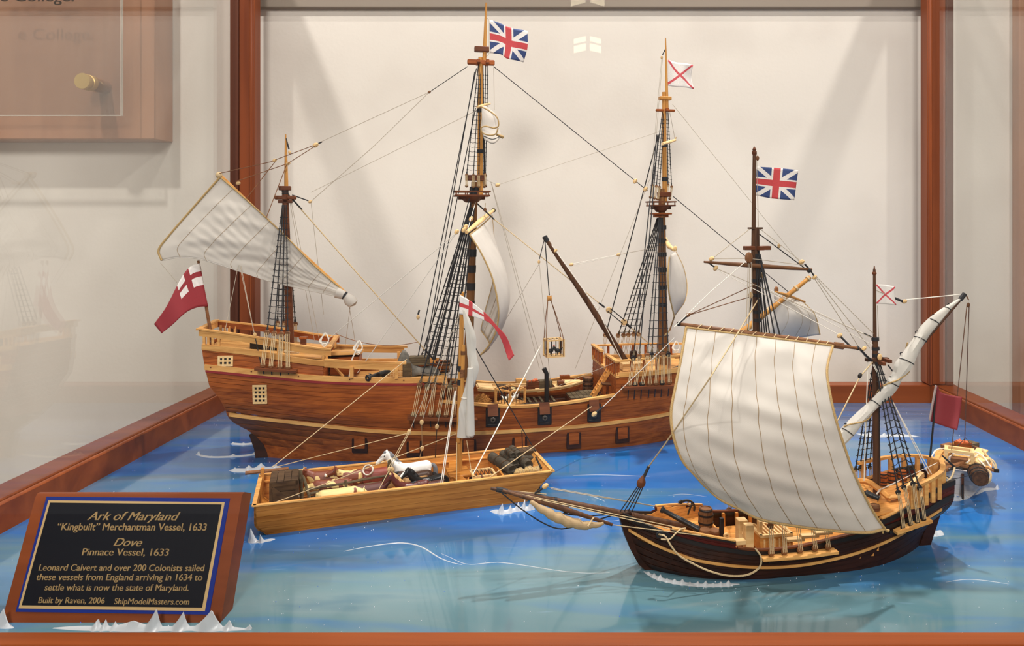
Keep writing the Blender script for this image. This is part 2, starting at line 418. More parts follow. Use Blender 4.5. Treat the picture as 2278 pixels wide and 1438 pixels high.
cpart(MB().box((0.02, (YB+yb2)/2, RT/2-.02), (XR-XL+.09, yb2-YB, RT+.04), ch=.0015), 'base_rail', 'cherry', 'rear base rail of reddish cherry')
cpart(MB().box((XL-.003, (.43+YB)/2, RT/2-.02), (.006, YB-.43, RT+.04), ch=.0015), 'base_rail', 'cherry', 'left base rail running into depth')
cpart(MB().box((XL-.026, (.43+YB)/2, RT/2-.02), (.034, YB-.43, RT+.040), ch=.0015), 'glazing_bead', 'cherry')
cpart(MB().box((XR+.003, (.43+YB)/2, RT/2-.02), (.006, YB-.43, RT+.04), ch=.0015), 'base_rail', 'cherry', 'right base rail running into depth')
cpart(MB().box((XR+.026, (.43+YB)/2, RT/2-.02), (.034, YB-.43, RT+.040), ch=.0015), 'glazing_bead', 'cherry')
cpart(MB().box((.027, YF-.008, RT/2-.02), (XR-XL+.02, .016, RT+.04), ch=.0012), 'base_rail', 'cherry', 'front base rail of reddish cherry')
cpart(MB().box((.027, YF-.033, RT/2-.02), (XR-XL+.02, .022, RT+.038), ch=.0012), 'glazing_bead', 'cherry')
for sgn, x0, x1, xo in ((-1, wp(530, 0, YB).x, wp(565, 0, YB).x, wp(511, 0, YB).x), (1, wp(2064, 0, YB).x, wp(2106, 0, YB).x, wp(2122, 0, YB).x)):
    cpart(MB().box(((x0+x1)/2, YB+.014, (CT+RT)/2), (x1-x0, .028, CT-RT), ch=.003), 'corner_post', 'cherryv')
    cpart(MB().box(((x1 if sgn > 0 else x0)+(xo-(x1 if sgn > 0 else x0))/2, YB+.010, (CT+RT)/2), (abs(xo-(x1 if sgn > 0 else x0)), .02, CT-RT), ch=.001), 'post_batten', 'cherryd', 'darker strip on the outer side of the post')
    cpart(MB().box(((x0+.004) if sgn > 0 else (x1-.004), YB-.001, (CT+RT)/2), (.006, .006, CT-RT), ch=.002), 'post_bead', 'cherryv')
for x in (XL-.02, XR+.02):
    cpart(MB().box((x, .448, (CT+RT)/2), (.04, .036, CT-RT), ch=.003), 'corner_post', 'cherryv')
    cpart(MB().box((x, .85, CT-.02), (.036, .77, .04), ch=.003), 'top_rail', 'cherry')
for y in (.448, YB+.014): cpart(MB().box((.027, y, CT-.02), (XR-XL+.07, .034, .04), ch=.003), 'top_rail', 'cherry')
cpart(MB().box((XL-.0075, (.466+YB)/2, (CT+.02)/2), (.003, YB-.466, CT-.03)), 'glass_pane', 'glass', 'left side glass pane with faint reflections')
cpart(MB().box((XR+.0075, (.466+YB)/2, (CT+.02)/2), (.003, YB-.466, CT-.03)), 'glass_pane', 'glass', 'right side glass pane')
cpart(MB().box((.027, .470, (CT+.02)/2), (XR-XL, .003, CT-.03)), 'glass_pane', 'glassf', 'front glass pane')
cpart(MB().box((.027, .85, -.055), (XR-XL+.08, .86, .03)), 'base_panel', 'cherry')
cpart(MB().box((.027, .85, -.51), (XR-XL+.02, .80, .88), ch=.003), 'pedestal', 'cherry')
# ================================================================ resin water
m, n, l, b = newmat('painted_resin_water')
tc = n.new('ShaderNodeTexCoord')
def noise(scale, sc3, det=4, dist=0.0):
    mp = n.new('ShaderNodeMapping'); mp.inputs['Scale'].default_value = sc3; l.new(tc.outputs['Object'], mp.inputs[0])
    t = n.new('ShaderNodeTexNoise'); t.inputs['Scale'].default_value = scale; t.inputs['Detail'].default_value = det; t.inputs['Distortion'].default_value = dist
    l.new(mp.outputs[0], t.inputs['Vector']); return t.outputs[0]
def ramp(src, stops):
    r = n.new('ShaderNodeValToRGB'); e = r.color_ramp.elements
    while len(e) < len(stops): e.new(.5)
    for k, (p, c) in enumerate(stops): e[k].position = p; e[k].color = c if len(c) == 4 else lin(*c)
    l.new(src, r.inputs[0]); return r.outputs[0]
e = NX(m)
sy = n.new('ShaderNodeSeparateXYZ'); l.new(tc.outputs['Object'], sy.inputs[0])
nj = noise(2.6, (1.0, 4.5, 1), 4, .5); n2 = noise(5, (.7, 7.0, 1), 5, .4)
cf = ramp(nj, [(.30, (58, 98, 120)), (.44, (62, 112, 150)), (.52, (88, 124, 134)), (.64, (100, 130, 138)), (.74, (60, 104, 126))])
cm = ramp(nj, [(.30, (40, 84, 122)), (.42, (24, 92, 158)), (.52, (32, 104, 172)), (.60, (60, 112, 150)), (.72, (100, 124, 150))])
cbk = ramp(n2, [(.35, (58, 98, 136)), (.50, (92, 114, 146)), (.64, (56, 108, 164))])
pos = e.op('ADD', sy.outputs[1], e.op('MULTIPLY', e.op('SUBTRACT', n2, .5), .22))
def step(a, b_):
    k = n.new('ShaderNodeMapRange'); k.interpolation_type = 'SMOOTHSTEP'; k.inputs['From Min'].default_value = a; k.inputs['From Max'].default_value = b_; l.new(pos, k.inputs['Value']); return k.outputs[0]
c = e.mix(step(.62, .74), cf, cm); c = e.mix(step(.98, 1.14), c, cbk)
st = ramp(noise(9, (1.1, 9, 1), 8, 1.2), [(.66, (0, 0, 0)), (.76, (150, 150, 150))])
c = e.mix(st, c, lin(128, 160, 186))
l.new(c, b.inputs['Base Color']); b.inputs['Roughness'].default_value = .12; b.inputs['Specular IOR Level'].default_value = .5
b.inputs['Coat Weight'].default_value = .35; b.inputs['Coat Roughness'].default_value = .03
bp = n.new('ShaderNodeBump'); bp.inputs['Strength'].default_value = .10; bp.inputs['Distance'].default_value = .003; l.new(noise(14, (1, 2.2, 1), 3), bp.inputs['Height']); l.new(bp.outputs[0], b.inputs['Normal'])
M['water'] = m
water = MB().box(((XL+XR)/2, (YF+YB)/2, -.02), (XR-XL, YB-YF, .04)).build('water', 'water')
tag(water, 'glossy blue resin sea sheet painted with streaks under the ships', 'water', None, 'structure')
m, n, l, b = newmat('foam_resin'); b.inputs['Base Color'].default_value = lin(232, 236, 240); b.inputs['Roughness'].default_value = .22
b.inputs['Transmission Weight'].default_value = .45; b.inputs['IOR'].default_value = 1.3; b.inputs['Subsurface Weight'].default_value = .0
M['foam'] = m
# painted white streaks in the resin, parts of the sheet
def wz(px, py, z=0.0):
    k = (H-z)*F/(py-CY); return wp(px, py, k)
for pts, r in (([(700, 1245), (760, 1228), (880, 1209), (930, 1215), (985, 1245), (1030, 1257), (1095, 1255)], .0011),
               ([(930, 1210), (1000, 1240), (1040, 1256), (1110, 1252), (1290, 1275), (1440, 1270)], .0006),
               ([(1260, 1165), (1300, 1152), (1360, 1160), (1410, 1150)], .0006), ([(1470, 1105), (1520, 1100), (1590, 1108)], .0005),
               ([(1250, 1093), (1310, 1103), (1360, 1122)], .0008), ([(1240, 1060), (1330, 1057), (1480, 1062)], .0006), ([(2080, 1300), (2160, 1290), (2278, 1305)], .0005)):
    P = curve([wz(*p) for p in pts], 40); N = len(P)
    MB().tube([p+Vector((0, 0, -.0003*r/.0006)) for p in P], [r*(.25+.75*math.sin(math.pi*i/(N-1))) for i in range(N)], 6).build('foam_streak', 'foam', water)
# glitter flakes scattered in the resin
M['glit'] = plain('glitter', (240, 246, 255), .3, 0, .6); M['glitb'] = plain('blue_glitter', (70, 120, 255), .3)
for mt, cnt, sd in (('glit', 900, 3), ('glitb', 160, 9)):
    rg = random.Random(sd); mb = MB(); cl = [(rg.uniform(XL, XR), rg.uniform(.55, YB)) for _ in range(26)]
    for i in range(cnt):
        if rg.random() < .7: c0 = rg.choice(cl); x, y = rg.gauss(c0[0], .06), rg.gauss(c0[1], .025)
        else: x, y = rg.uniform(XL, XR), rg.uniform(YF, YB)
        if not (XL+.01 < x < XR-.01 and .53 < y < YB-.01): continue
        s = rg.uniform(.0002, .00055); a = rg.uniform(0, 6)
        mb.add([(x+s*math.cos(a+k*2.1), y+s*math.sin(a+k*2.1), .0002) for k in range(3)]+[(x, y, .0008)], [(0, 1, 3), (1, 2, 3), (2, 0, 3), (2, 1, 0)])
    g = mb.build('glitter', mt, water); g['kind'] = 'stuff'
def splash(label, pts, spikes, width=.006, base=.0012, n=70, name='wave_crest', curl=.5):
    P = curve([wz(*p) for p in pts], n); rows = []
    for i, p in enumerate(P):
        t = i/(n-1); h = base*math.sin(math.pi*min(1, t*6, (1-t)*6)/2)
        for (s, hh, wd) in spikes:
            d = abs(t-s)/wd
            if d < 1: h = max(h, hh*(1-d)**1.7)
        d = P[min(i+1, n-1)]-P[max(i-1, 0)]; q = Vector((-d.y, d.x, 0)).normalized(); dd = d.normalized()
        wv = width*(.35+.65*math.sin(math.pi*min(1, t*5, (1-t)*5)/2)); off = dd*h*curl*.35
        rows.append([p-q*wv-Vector((0, 0, .0012)), p-q*wv*.4+Vector((0, 0, h*.35)), p-q*.0004+off+Vector((0, 0, h)), p+q*.0004+off+Vector((0, 0, h)), p+q*wv*.4+Vector((0, 0, h*.35)), p+q*wv-Vector((0, 0, .0012))])
    nc = 6; mb = MB(); mb.add([v for r in rows for v in r], [(i*nc+j, i*nc+(j+1) % nc, (i+1)*nc+(j+1) % nc, (i+1)*nc+j) for i in range(n-1) for j in range(nc)]+[tuple(range(nc))[::-1], tuple((n-1)*nc+j for j in range(nc))])
    return tag(mb.build(name, 'foam', ang=60), label, 'wave', 'moulded foam crests on the resin sea')
splash('long spiky white foam crest along the bottom of the plaque', [(118, 1398), (220, 1399), (330, 1400), (440, 1399), (560, 1401)], [(.22, .0080, .035), (.26, .0072, .03), (.31, .0055, .03), (.40, .0060, .2), (.505, .015, .06), (.64, .0125, .06), (.78, .014, .10), (.88, .007, .04), (.985, .0035, .03)], .005, .0018, 140)
splash('small foam peak at the lower left corner of the plaque', [(-40, 1392), (0, 1393), (30, 1398)], [(.55, .013, .4)], .004, .001)
splash('small foam peak at the barge stern corner beside the plaque', [(552, 1203), (575, 1206), (612, 1200)], [(.2, .012, .25), (.55, .007, .15)], .005, .0012, curl=-.6)
splash('spiky foam cluster at the bow of the barge', [(1090, 1138), (1120, 1142), (1150, 1136), (1190, 1133)], [(.25, .0105, .12), (.45, .007, .1), (.62, .009, .12), (.75, .0115, .08), (.9, .013, .1)], .005, .003)
splash('foam crest left of the barge under the big ship stern', [(510, 1047), (545, 1048), (590, 1045), (635, 1044)], [(.1, .004, .1), (.35, .007, .15), (.55, .0085, .2), (.8, .006, .2)], .008, .003)
splash('low wavy foam line at the far left beside the big ship rudder', [(436, 1012), (470, 1018), (530, 1016), (585, 1010)], [(.05, .006, .06), (.3, .002, .1), (.6, .004, .1), (.9, .005, .1)], .004, .0015)
splash('thin foam roll close behind the big ship stern', [(512, 988), (545, 990), (575, 986)], [(.1, .003, .1), (.5, .003, .3)], .004, .002)
splash('frilly foam skirt under the pinnace bow', [(1432, 1272), (1470, 1289), (1520, 1299), (1580, 1303), (1645, 1300)], [(.06+k*.075, .0022+.0018*((k*7) % 3)/2, .05) for k in range(12)], .0055, .0012, 110)
splash('rounded foam lump behind the pinnace stern', [(2050, 1190), (2070, 1190), (2098, 1186)], [(.5, .005, .5)], .007, .003)
splash('wide foam crest under the towed boat at the right', [(2096, 1110), (2130, 1112), (2180, 1092), (2222, 1088)], [(.1, .008, .15), (.3, .006, .1), (.62, .010, .2), (.97, .005, .05)], .006, .002)
splash('distant flat foam crest behind the pinnace rear mast', [(1905, 965), (1940, 972), (1985, 970), (2045, 972)], [(.2, .006, .12), (.45, .005, .1), (.75, .004, .15)], .007, .002)
# ================================================================ name plaque
XPL, XPR, ZT, YP0, YP1, TH = -.431, -.2655, .085, .556, .593, .018
pq = empty('name_plaque', ((XPL+XPR)/2, YP0, 0), 0, 'tilted cherry wood plaque with a navy engraved plate', 'plaque')
pd = Vector((0, YP1-YP0, ZT)).normalized(); pn = Vector((0, -pd.z, pd.y)); pr = Matrix((Vector((1, 0, 0)), pd, pn)).transposed()   # slope frame, pn faces the viewer
SL = math.hypot(YP1-YP0, ZT); pc = Vector(((XPL+XPR)/2, YP0, 0))
def plane_pt(px, py):
    d = Vector(((px-CX)/F, 1, (CY-py)/F)); e0 = Vector((0, 0, H)); k = (Vector((0, YP0, 0))-e0).dot(pn)/d.dot(pn)
    q = e0+d*k; return (q.x-pc.x, (q-Vector((0, YP0, 0))).dot(pd))
def pl(x, s, h): return Vector((x, 0, 0))+pd*s+pn*h
W2 = (XPR-XPL)/2
prof = [(-.0, 0), (SL-.004, 0), (SL-.0012, -.0012), (SL, -.004), (SL, -TH), (-.006, -TH)]
MB().prism([pl(-W2, s, h) for s, h in prof], (2*W2, 0, 0)).build('backing_board', 'plaquew', pq)
def quad(px4, h, th):
    P = [plane_pt(*p) for p in px4]; mb = MB(); vs = [pl(x, s, h) for x, s in P]+[pl(x, s, h-th) for x, s in P]
    return mb.add(vs, [(0, 1, 2, 3), (7, 6, 5, 4), (0, 4, 5, 1), (1, 5, 6, 2), (2, 6, 7, 3), (3, 7, 4, 0)])
plate = quad([(105, 1105.5), (512, 1109.5), (466, 1368), (36, 1361.5)], .0008, .0012).build('plate', 'blue', pq, 'blue bordered engraved plate')
quad([(109.5, 1114), (501, 1118), (457, 1360), (43, 1354)], .0010, .0003).build('gold_line', 'gold', plate)
quad([(113.5, 1119), (494.5, 1123), (451, 1352.5), (50.5, 1347)], .0012, .0003).build('navy_field', 'navy', plate)
def lettering(txt, frame, width, cap, mat, parent, name='lettering', shear=0.0):
    cu = bpy.data.curves.new('t', 'FONT'); cu.body = txt; cu.shear = shear;  cu.align_x = 'CENTER'
    o = bpy.data.objects.new('t', cu); COL.objects.link(o); dg = bpy.context.evaluated_depsgraph_get()
    me = bpy.data.meshes.new_from_object(o.evaluated_get(dg)); bpy.data.objects.remove(o)
    bmx = bmesh.new()                            # engraved strokes are bold: lay the outline down three times, a hair apart
    for k in (-1, 0, 1):
        n0 = len(bmx.verts); bmx.from_mesh(me); bmx.verts.ensure_lookup_table()
        for v in bmx.verts[n0:]: v.co.x += k*.014
    bmx.to_mesh(me); bmx.free()
    xs = [v.co.x for v in me.vertices]; wdt = max(xs)-min(xs); x0 = (max(xs)+min(xs))/2
    for v in me.vertices: v.co = frame((v.co.x-x0)*width/wdt, v.co.y*cap/.70)
    me.name = name; return obj(name, me, mat, parent)
for txt, lx, rx, by, cap, sh in (('Ark of Maryland', 196, 400, 1157.5, 19, .35), ('“Kingbuilt” Merchantman Vessel, 1633', 128, 460, 1180, 16, 0), ('Dove', 254, 317, 1215, 18, .35), ('Pinnace Vessel, 1633', 184, 376, 1236, 16, 0),
        ('Leonard Calvert and over 200 Colonists sailed', 88, 455, 1270, 14.5, 0), ('these vessels from England arriving in 1634 to', 82, 451, 1291, 14.5, 0), ('settle what is now the state of Maryland.', 101, 421, 1314, 14.5, 0), ('Built by Raven, 2006', 87, 234, 1342, 13.5, 0), ('ShipModelMasters.com', 255.5, 422, 1344.5, 13.5, 0)):
    (xa, sa), (xb, sb) = plane_pt(lx, by), plane_pt(rx, by+1); cp = plane_pt(lx, by-cap)[1]-sa
    def fr(x, y, xa=xa, xb=xb, sa=sa, sb=sb):
        xx = (xa+xb)/2+x; s = sa+(sb-sa)*((xx-xa)/(xb-xa)); return pl(xx, s+y, .00132)
    lettering(txt, fr, xb-xa, cp, 'gold', plate, shear=sh)
# ================================================================ board on the wall at the left
bx1, bz0 = wp(345, 310, 1.244).x, wp(345, 310, 1.244).z
wb = empty('wall_panel', (bx1-.3, WY, bz0), 0, 'wooden wall panel with clear acrylic cover on a brass standoff', 'wall panel')
def wpart(mb, name, mat, par=wb, lab=None):
    me = mb.mesh(name); me.transform(Matrix.Translation(-Vector((bx1-.3, WY, bz0)))); return obj(name, me, mat, par, lab)
wpart(MB().box((bx1-.3, 1.272, bz0+.3), (.6, .056, .6), ch=.0015), 'board', 'pan')
fx = wp(345, 270, 1.263).x; fz = wp(345, 262, 1.263).z
ax, az = wp(272, 257, 1.205).x, wp(272, 257, 1.205).z
m, n, l, b = newmat('acrylic_sheet'); n.remove(b); e = NX(m)
g = n.new('ShaderNodeBsdfGlossy'); g.inputs['Roughness'].default_value = .02; tr = n.new('ShaderNodeBsdfTransparent'); tr.inputs[0].default_value = (.97, .97, .96, 1)
mx = n.new('ShaderNodeMixShader'); mx.inputs[0].default_value = .07; l.new(tr.outputs[0], mx.inputs[1]); l.new(g.outputs[0], mx.inputs[2]); l.new(mx.outputs[0], n['Material Output'].inputs[0]); M['acryl'] = m
M['acedge'] = plain('frosted_acrylic_edge', (226, 218, 206), .4)
ac = wpart(MB().box((ax-.25, 1.205, az+.3), (.5, .004, .6)), 'acrylic_cover', 'acryl')
wpart(MB().box((ax-.0006, 1.205, az+.3), (.0012, .0052, .6)), 'cover_edge', 'acedge', ac); wpart(MB().box((ax-.25, 1.205, az-.0002), (.5, .0052, .0012)), 'cover_edge', 'acedge', ac)
sx = wp(182, 180, 1.185); c0 = Vector((sx.x, 1.185, sx.z)); R0 = wp(200, 180, 1.185).x-wp(182, 180, 1.185).x
wpart(MB().lathe([(R0*.96, 0), (R0, .001), (R0, .008), (R0*.8, .009), (R0*.8, .012), (R0, .013), (R0, .022), (R0*.95, .0225)], c0, (0, 1, 0), 28), 'standoff', 'brass', wb, 'round brass standoff')
wpart(MB().lathe([(R0*.85, 0), (R0*.85, .04)], c0+Vector((0, .0225, 0)), (0, 1, 0), 24), 'standoff_barrel', 'pan')
def frc(x, y):
    q = wp(82, 3, 1.2025); return Vector((q.x+x, 1.2028, q.z+y))-Vector((bx1-.3, WY, bz0))
lettering('e College.', frc, wp(165, 0, 1.2).x-wp(0, 0, 1.2).x, .018, 'ink', ac)
# ================================================================ box lanterns hanging in the room behind the viewer (seen mirrored in the front pane)
m, n, l, b = newmat('lit_lantern_pane'); n.remove(b); em = n.new('ShaderNodeEmission'); em.inputs[0].default_value = (1, .86, .58, 1); em.inputs[1].default_value = 17.0; l.new(em.outputs[0], n['Material Output'].inputs[0]); M['lamp'] = m
vY = 2.54; p0 = wp(1307, 103, vY); L = empty('lantern', (p0.x, .94-vY, p0.z-.072*.36), math.radians(45), 'two tier box lantern with lit panes mirrored above the tall masts', 'lantern')
for (px, py, s, up) in ((1305, 103, .072, 0), (1313, -4, .088, 1)):
    p = wp(px, py, vY); zo = p.z-s*.36-(p0.z-.072*.36); w0 = s*.5
    for k in range(4):
        a = k*math.pi/2; R = Matrix.Rotation(a, 3, 'Z')
        MB().box(R@Vector((w0*.98, 0, 0))+Vector((0, 0, zo+s*.36)), (.001, w0*1.9, s*.68), R).build('pane', 'lamp', L)
        MB().box(R@Vector((w0, w0, 0))+Vector((0, 0, zo+s*.36)), (s*.13, s*.13, s*.76), R).build('frame_post', 'blackw', L)
        MB().box(R@Vector((w0*1.01, 0, 0))+Vector((0, 0, zo+s*.40)), (.006, w0*2, s*.08), R).build('glazing_bar', 'blackw', L)
    MB().lathe([(w0*1.5, s*.72), (w0*1.5, s*.78), (.004, s*1.0), (.004, (2.09-(p0.z-.072*.36)-zo) if up else .10)], (0, 0, zo), (0, 0, 1), 4).build('cap_and_rod', 'blackw', L)
    MB().box((0, 0, zo-.003), (w0*2.2, w0*2.2, .006)).build('bottom', 'blackw', L)
# ================================================================ planked hulls
class Multi:                                     # the separate lengths of one strake line
    def __init__(s, l): s.l = l
    def build(s, *a, **k): return [m.build(*a, **k) for m in s.l]
class Hull:
    def __init__(s, xs, xb, f0, B, tm=.45, te=.62, ps=2.2, pb=2.6, qb=.75):
        s.xs, s.xb, s.f0, s.B, s.tm, s.te, s.ps, s.pb, s.qb = xs, xb, f0, B, tm, te, ps, pb, qb
    def half(s, x, z):
        a, c = s.xs(z), s.xb(z); t = min(1, max(0, (x-a)/(c-a))); B, f = s.B(z), s.f0(z)
        if t < s.tm: return f+(B-f)*(1-(1-t/s.tm)**s.ps)
        if t > s.te: return B*max(0, 1-((t-s.te)/(1-s.te))**s.pb)**s.qb
        return B
    def pt(s, x, z, side, off=0.0):
        return Vector((x, side*max(.0004, s.half(x, z)+off), z))
    def cols(s, n, steps=()):
        ts = [i/n for i in range(n+1)]
        # finer towards the bow
        ts += [1-.5/n, 1-.2/n, 1-1.5/n]
        return sorted(set(ts))
    def strake(s, lo, hi, side, top=None, steps=(), n=70, off=.0, gap=.00022, th=.0016, x0=None, x1=None):
        zr = .5*(lo(0)+hi(0)); mb = MB(); runs = []; run = []
        a, c = s.xs(zr), s.xb(zr); xl = [a+(c-a)*t for t in s.cols(n)]
        for q in steps: xl += [q-1e-4, q+1e-4]
        xl = sorted(x for x in xl if a-1e-6 <= x <= c+1e-6)
        for x in xl:
            if x0 is not None and x < x0-1e-6: continue
            if x1 is not None and x > x1+1e-6: continue
            t = (x-a)/(c-a); zl, zh = lo(x), hi(x)
            if top: zh = min(zh, top(x))
            if zh-zl < .0008:
                if len(run) > 1: runs.append(run)
                run = []; continue
            def P(z, o):
                X = s.xs(z)+t*(s.xb(z)-s.xs(z)); return s.pt(X, z, side, o)
            run.append([P(zl, off-th), P(zl, off-.0003), P(zl+gap, off), P(zh-gap, off), P(zh, off-.0003), P(zh, off-th)])
        if len(run) > 1: runs.append(run)
        out = []
        for r in runs:
            m = 6; N = len(r); mb = MB(); out.append(mb)
            mb.add([v for k in r for v in k], [(i*m+j, i*m+(j+1) % m, (i+1)*m+(j+1) % m, (i+1)*m+j) for i in range(N-1) for j in range(m)]+[tuple(range(m))[::-1], tuple((N-1)*m+j for j in range(m))])
        return Multi(out) if runs else None
    def wale(s, line, side, x0, x1, w=.0022, h=.005, n=50, off=.0):
        return MB().sweep([s.pt(x0+(x1-x0)*i/(n-1), line(x0+(x1-x0)*i/(n-1)), side, off) for i in range(n)], w, h)
def deck_planks(parent, hull, x0, x1, zf, nplank, mat, inset=.003, n=16, name='deck_plank', cut=None):
    wmax = max(hull.half(lerp(x0, x1, i/20), zf(lerp(x0, x1, i/20))) for i in range(21))-inset; pw = 2*wmax/nplank
    for k in range(nplank):
        ya, yb = -wmax+k*pw, -wmax+(k+1)*pw-.00035; pts = []
        for i in range(n):
            x = lerp(x0, x1, i/(n-1)); hb = hull.half(x, zf(x))-inset
            a, b2 = max(-hb, min(hb, ya)), max(-hb, min(hb, yb))
            pts.append((x, a, b2, zf(x)))
        pts = [p for p in pts if p[2]-p[1] > .0006]
        if len(pts) < 2: continue
        mb = MB(); vs = []
        for (x, a, b2, z) in pts: vs += [(x, a, z-.0015), (x, b2, z-.0015), (x, b2, z), (x, a, z)]
        N = len(pts); mb.add(vs, [(i*4+j, i*4+(j+1) % 4, i*4+4+(j+1) % 4, i*4+4+j) for i in range(N-1) for j in range(4)]+[(3, 2, 1, 0), tuple((N-1)*4+j for j in range(4))])
        mb.build(name, mat, parent)
MESHC = {}
def shared(key, fn):
    if key not in MESHC: MESHC[key] = fn()
    return MESHC[key]
def put(parent, key, fn, loc, name, mat, scale=1.0, rot=None):
    me = shared((key, mat), fn)
    o = obj(name, me, mat, parent); o.location = loc; o.scale = (scale,)*3
    if rot: o.rotation_euler = rot
    return o
def deadeye_mesh():
    mb = MB().lathe([(.55, -.42), (.82, -.40), (1, -.2), (.9, 0), (1, .2), (.82, .40), (.55, .42)], (0, 0, 0), (0, 1, 0), 12)
    return mb.mesh('deadeye')
def block_mesh():
    mb = MB().sphere((0, 0, 0), (1, .62, 1.35), 10, 8); mb.box((0, 0, 0), (.5, 1.36, 2.2), ch=.1); return mb.mesh('block')
def deadeye(parent, p, r=.0036, mat='brown'): return put(parent, 'deadeye', deadeye_mesh, p, 'deadeye', mat, r)
def block(parent, p, r=.003, mat='block', rot=(0, 0, 0)): return put(parent, 'block', block_mesh, p, 'pulley_block', mat, r, rot)
def shroud_gang(parent, head, uppers, lowers, rr=.0007, lr=.00042, dr=.0036, rat0=.06, nrat=16, spread=.004, mats=('brown',), rdeck=None, ratr=.00045, over=.0016):
    """shrouds from the masthead to upper deadeyes, lanyards to lower deadeyes, ratlines as rungs"""
    ends = []
    for i, (u, lo) in enumerate(zip(uppers, lowers)):
        u = Vector(u); h = Vector(head)+Vector((spread*(i/(max(1, len(uppers)-1))-.5), 0, 0))
        MB().tube([h, u], rr, 5).build('shroud', 'blkrope', parent); ends.append((h, u))
        deadeye(parent, u, dr, mats[i % len(mats)])
        MB().tube([u+(h-u).normalized()*dr*1.1, u+(h-u).normalized()*dr*2.6], [dr*.5, dr*.22], 6).build('seizing', 'greyw' if len(mats) > 1 else 'blkrope', parent)
        if lo is not None:
            lo = Vector(lo); deadeye(parent, lo, dr, mats[(i+1) % len(mats)])
            dr_ = dr
            for k in (-.55, 0, .55):
                a = Vector((k*dr, -dr*.5, 0)); MB().tube([u+a, lo+a], lr, 4).build('lanyard', 'tan', parent)
    if nrat:
        mb = MB()
        for j in range(nrat):
            t = 1-rat0-(1-rat0-.10)*j/(nrat-1) if nrat > 1 else .5
            pts = [h.lerp(u, t) for h, u in ends]; d = (pts[-1]-pts[0]).normalized()
            pts = [pts[0]-d*over]+pts+[pts[-1]+d*over]
            q = []
            for a in range(len(pts)-1):
                q += [pts[a], pts[a].lerp(pts[a+1], .5)-Vector((0, 0, .0007))]
            q.append(pts[-1]); mb.tube(q, ratr, 4)
            for p in pts[1:-1]: mb.sphere(p, .0009, 5, 4)
        o = mb.build('ratlines', 'blkrope', parent); o['kind'] = 'stuff'
def channel(parent, pts, w=.010, h=.0022, mat='mahogd', chains=None, drop=.016, hull=None):
    ch = MB().sweep([Vector(p) for p in pts], w, h).build('channel_board', mat, parent)
    for c in chains or []:
        c = Vector(c); MB().tube([c+Vector((0, 0, -.001)), c+Vector((0, .003, -drop*.6)), c+Vector((0, .005, -drop))], .0007, 5).build('chain_plate', 'chain', parent)
    return ch
def platform(parent, c, rx, ry, z, mat='mahogd', rails=True, name='mast_top'):
    mb = MB().box((c[0], c[1], z), (2*rx, 2*ry, .0022), ch=.0005)
    for s in (-1, 1): mb.bar((c[0]-rx*.75, c[1]+s*ry*.35, z-.003), (c[0]+rx*.75, c[1]+s*ry*.35, z-.003), .002, .004)
    t = mb.build(name, mat, parent)
    if rails:
        for s in (-1, 1):
            MB().bar((c[0]-rx, c[1]+s*ry, z+.0055), (c[0]+rx, c[1]+s*ry, z+.0055), .0016, .0018).build('top_rail', mat, t)
            MB().bar((c[0]+s*rx, c[1]-ry, z+.0055), (c[0]+s*rx, c[1]+ry, z+.0055), .0016, .0018).build('top_rail', mat, t)
            for q in (-.9, -.3, .3, .9): MB().bar((c[0]+q*rx, c[1]+s*ry, z), (c[0]+q*rx, c[1]+s*ry, z+.0055), .0013, .0013).build('stanchion', mat, t)
        MB().lathe([(rx*.35, -.009), (rx*.8, -.001)], (c[0], c[1], z), (0, 0, 1), 12).build('top_bracket', mat, t)
    return t
def flag(parent, corners, mat, nr=16, nc=24, amp=.003, waves=1.5, name='flag', label=None, ph=0.0, drop=0.0):
    TL, TR, BR, BL = [Vector(c) for c in corners]; nrm = (TR-TL).cross(BL-TL).normalized(); rows = []
    for i in range(nr):
        v = i/(nr-1); row = []
        for j in range(nc):
            u = j/(nc-1); p = TL*(1-u)*(1-v)+TR*u*(1-v)+BR*u*v+BL*(1-u)*v
            row.append(p+nrm*amp*math.sin(u*waves*2*math.pi+ph+v*.9)*u**.5+Vector((0, 0, drop*math.sin(u*waves*2*math.pi+ph)*u)))
        rows.append(row)
    return cloth(name, rows, mat, parent, thick=.0003, label=label)
def mast(parent, p, q, r0, r1, mat, name, n=14, parts=6):
    P = [Vector(p).lerp(Vector(q), i/parts) for i in range(parts+1)]
    return MB().tube(P, [lerp(r0, r1, (i/parts)**1.3) for i in range(parts+1)], n).build(name, mat, parent)
def bands(parent, p, q, fr, r, h, mat='blkrope', name='woolding'):
    p, q = Vector(p), Vector(q); d = (q-p)
    for t in fr:
        c = p.lerp(q, t); MB().tube([c-d.normalized()*h/2, c-d.normalized()*h/2*.98, c+d.normalized()*h/2*.98, c+d.normalized()*h/2], [r*.9, r, r, r*.9], 12).build(name, mat, parent)
def coil(c, R, r, turns=3, n=60, tilt=None, rise=.0008):
    pts = []
    for i in range(n):
        a = 2*math.pi*turns*i/n; q = Vector((R*math.cos(a), R*math.sin(a), rise*i/n*turns))
        pts.append(Vector(c)+((tilt@q) if tilt else q))
    return MB().tube(pts, r, 5)
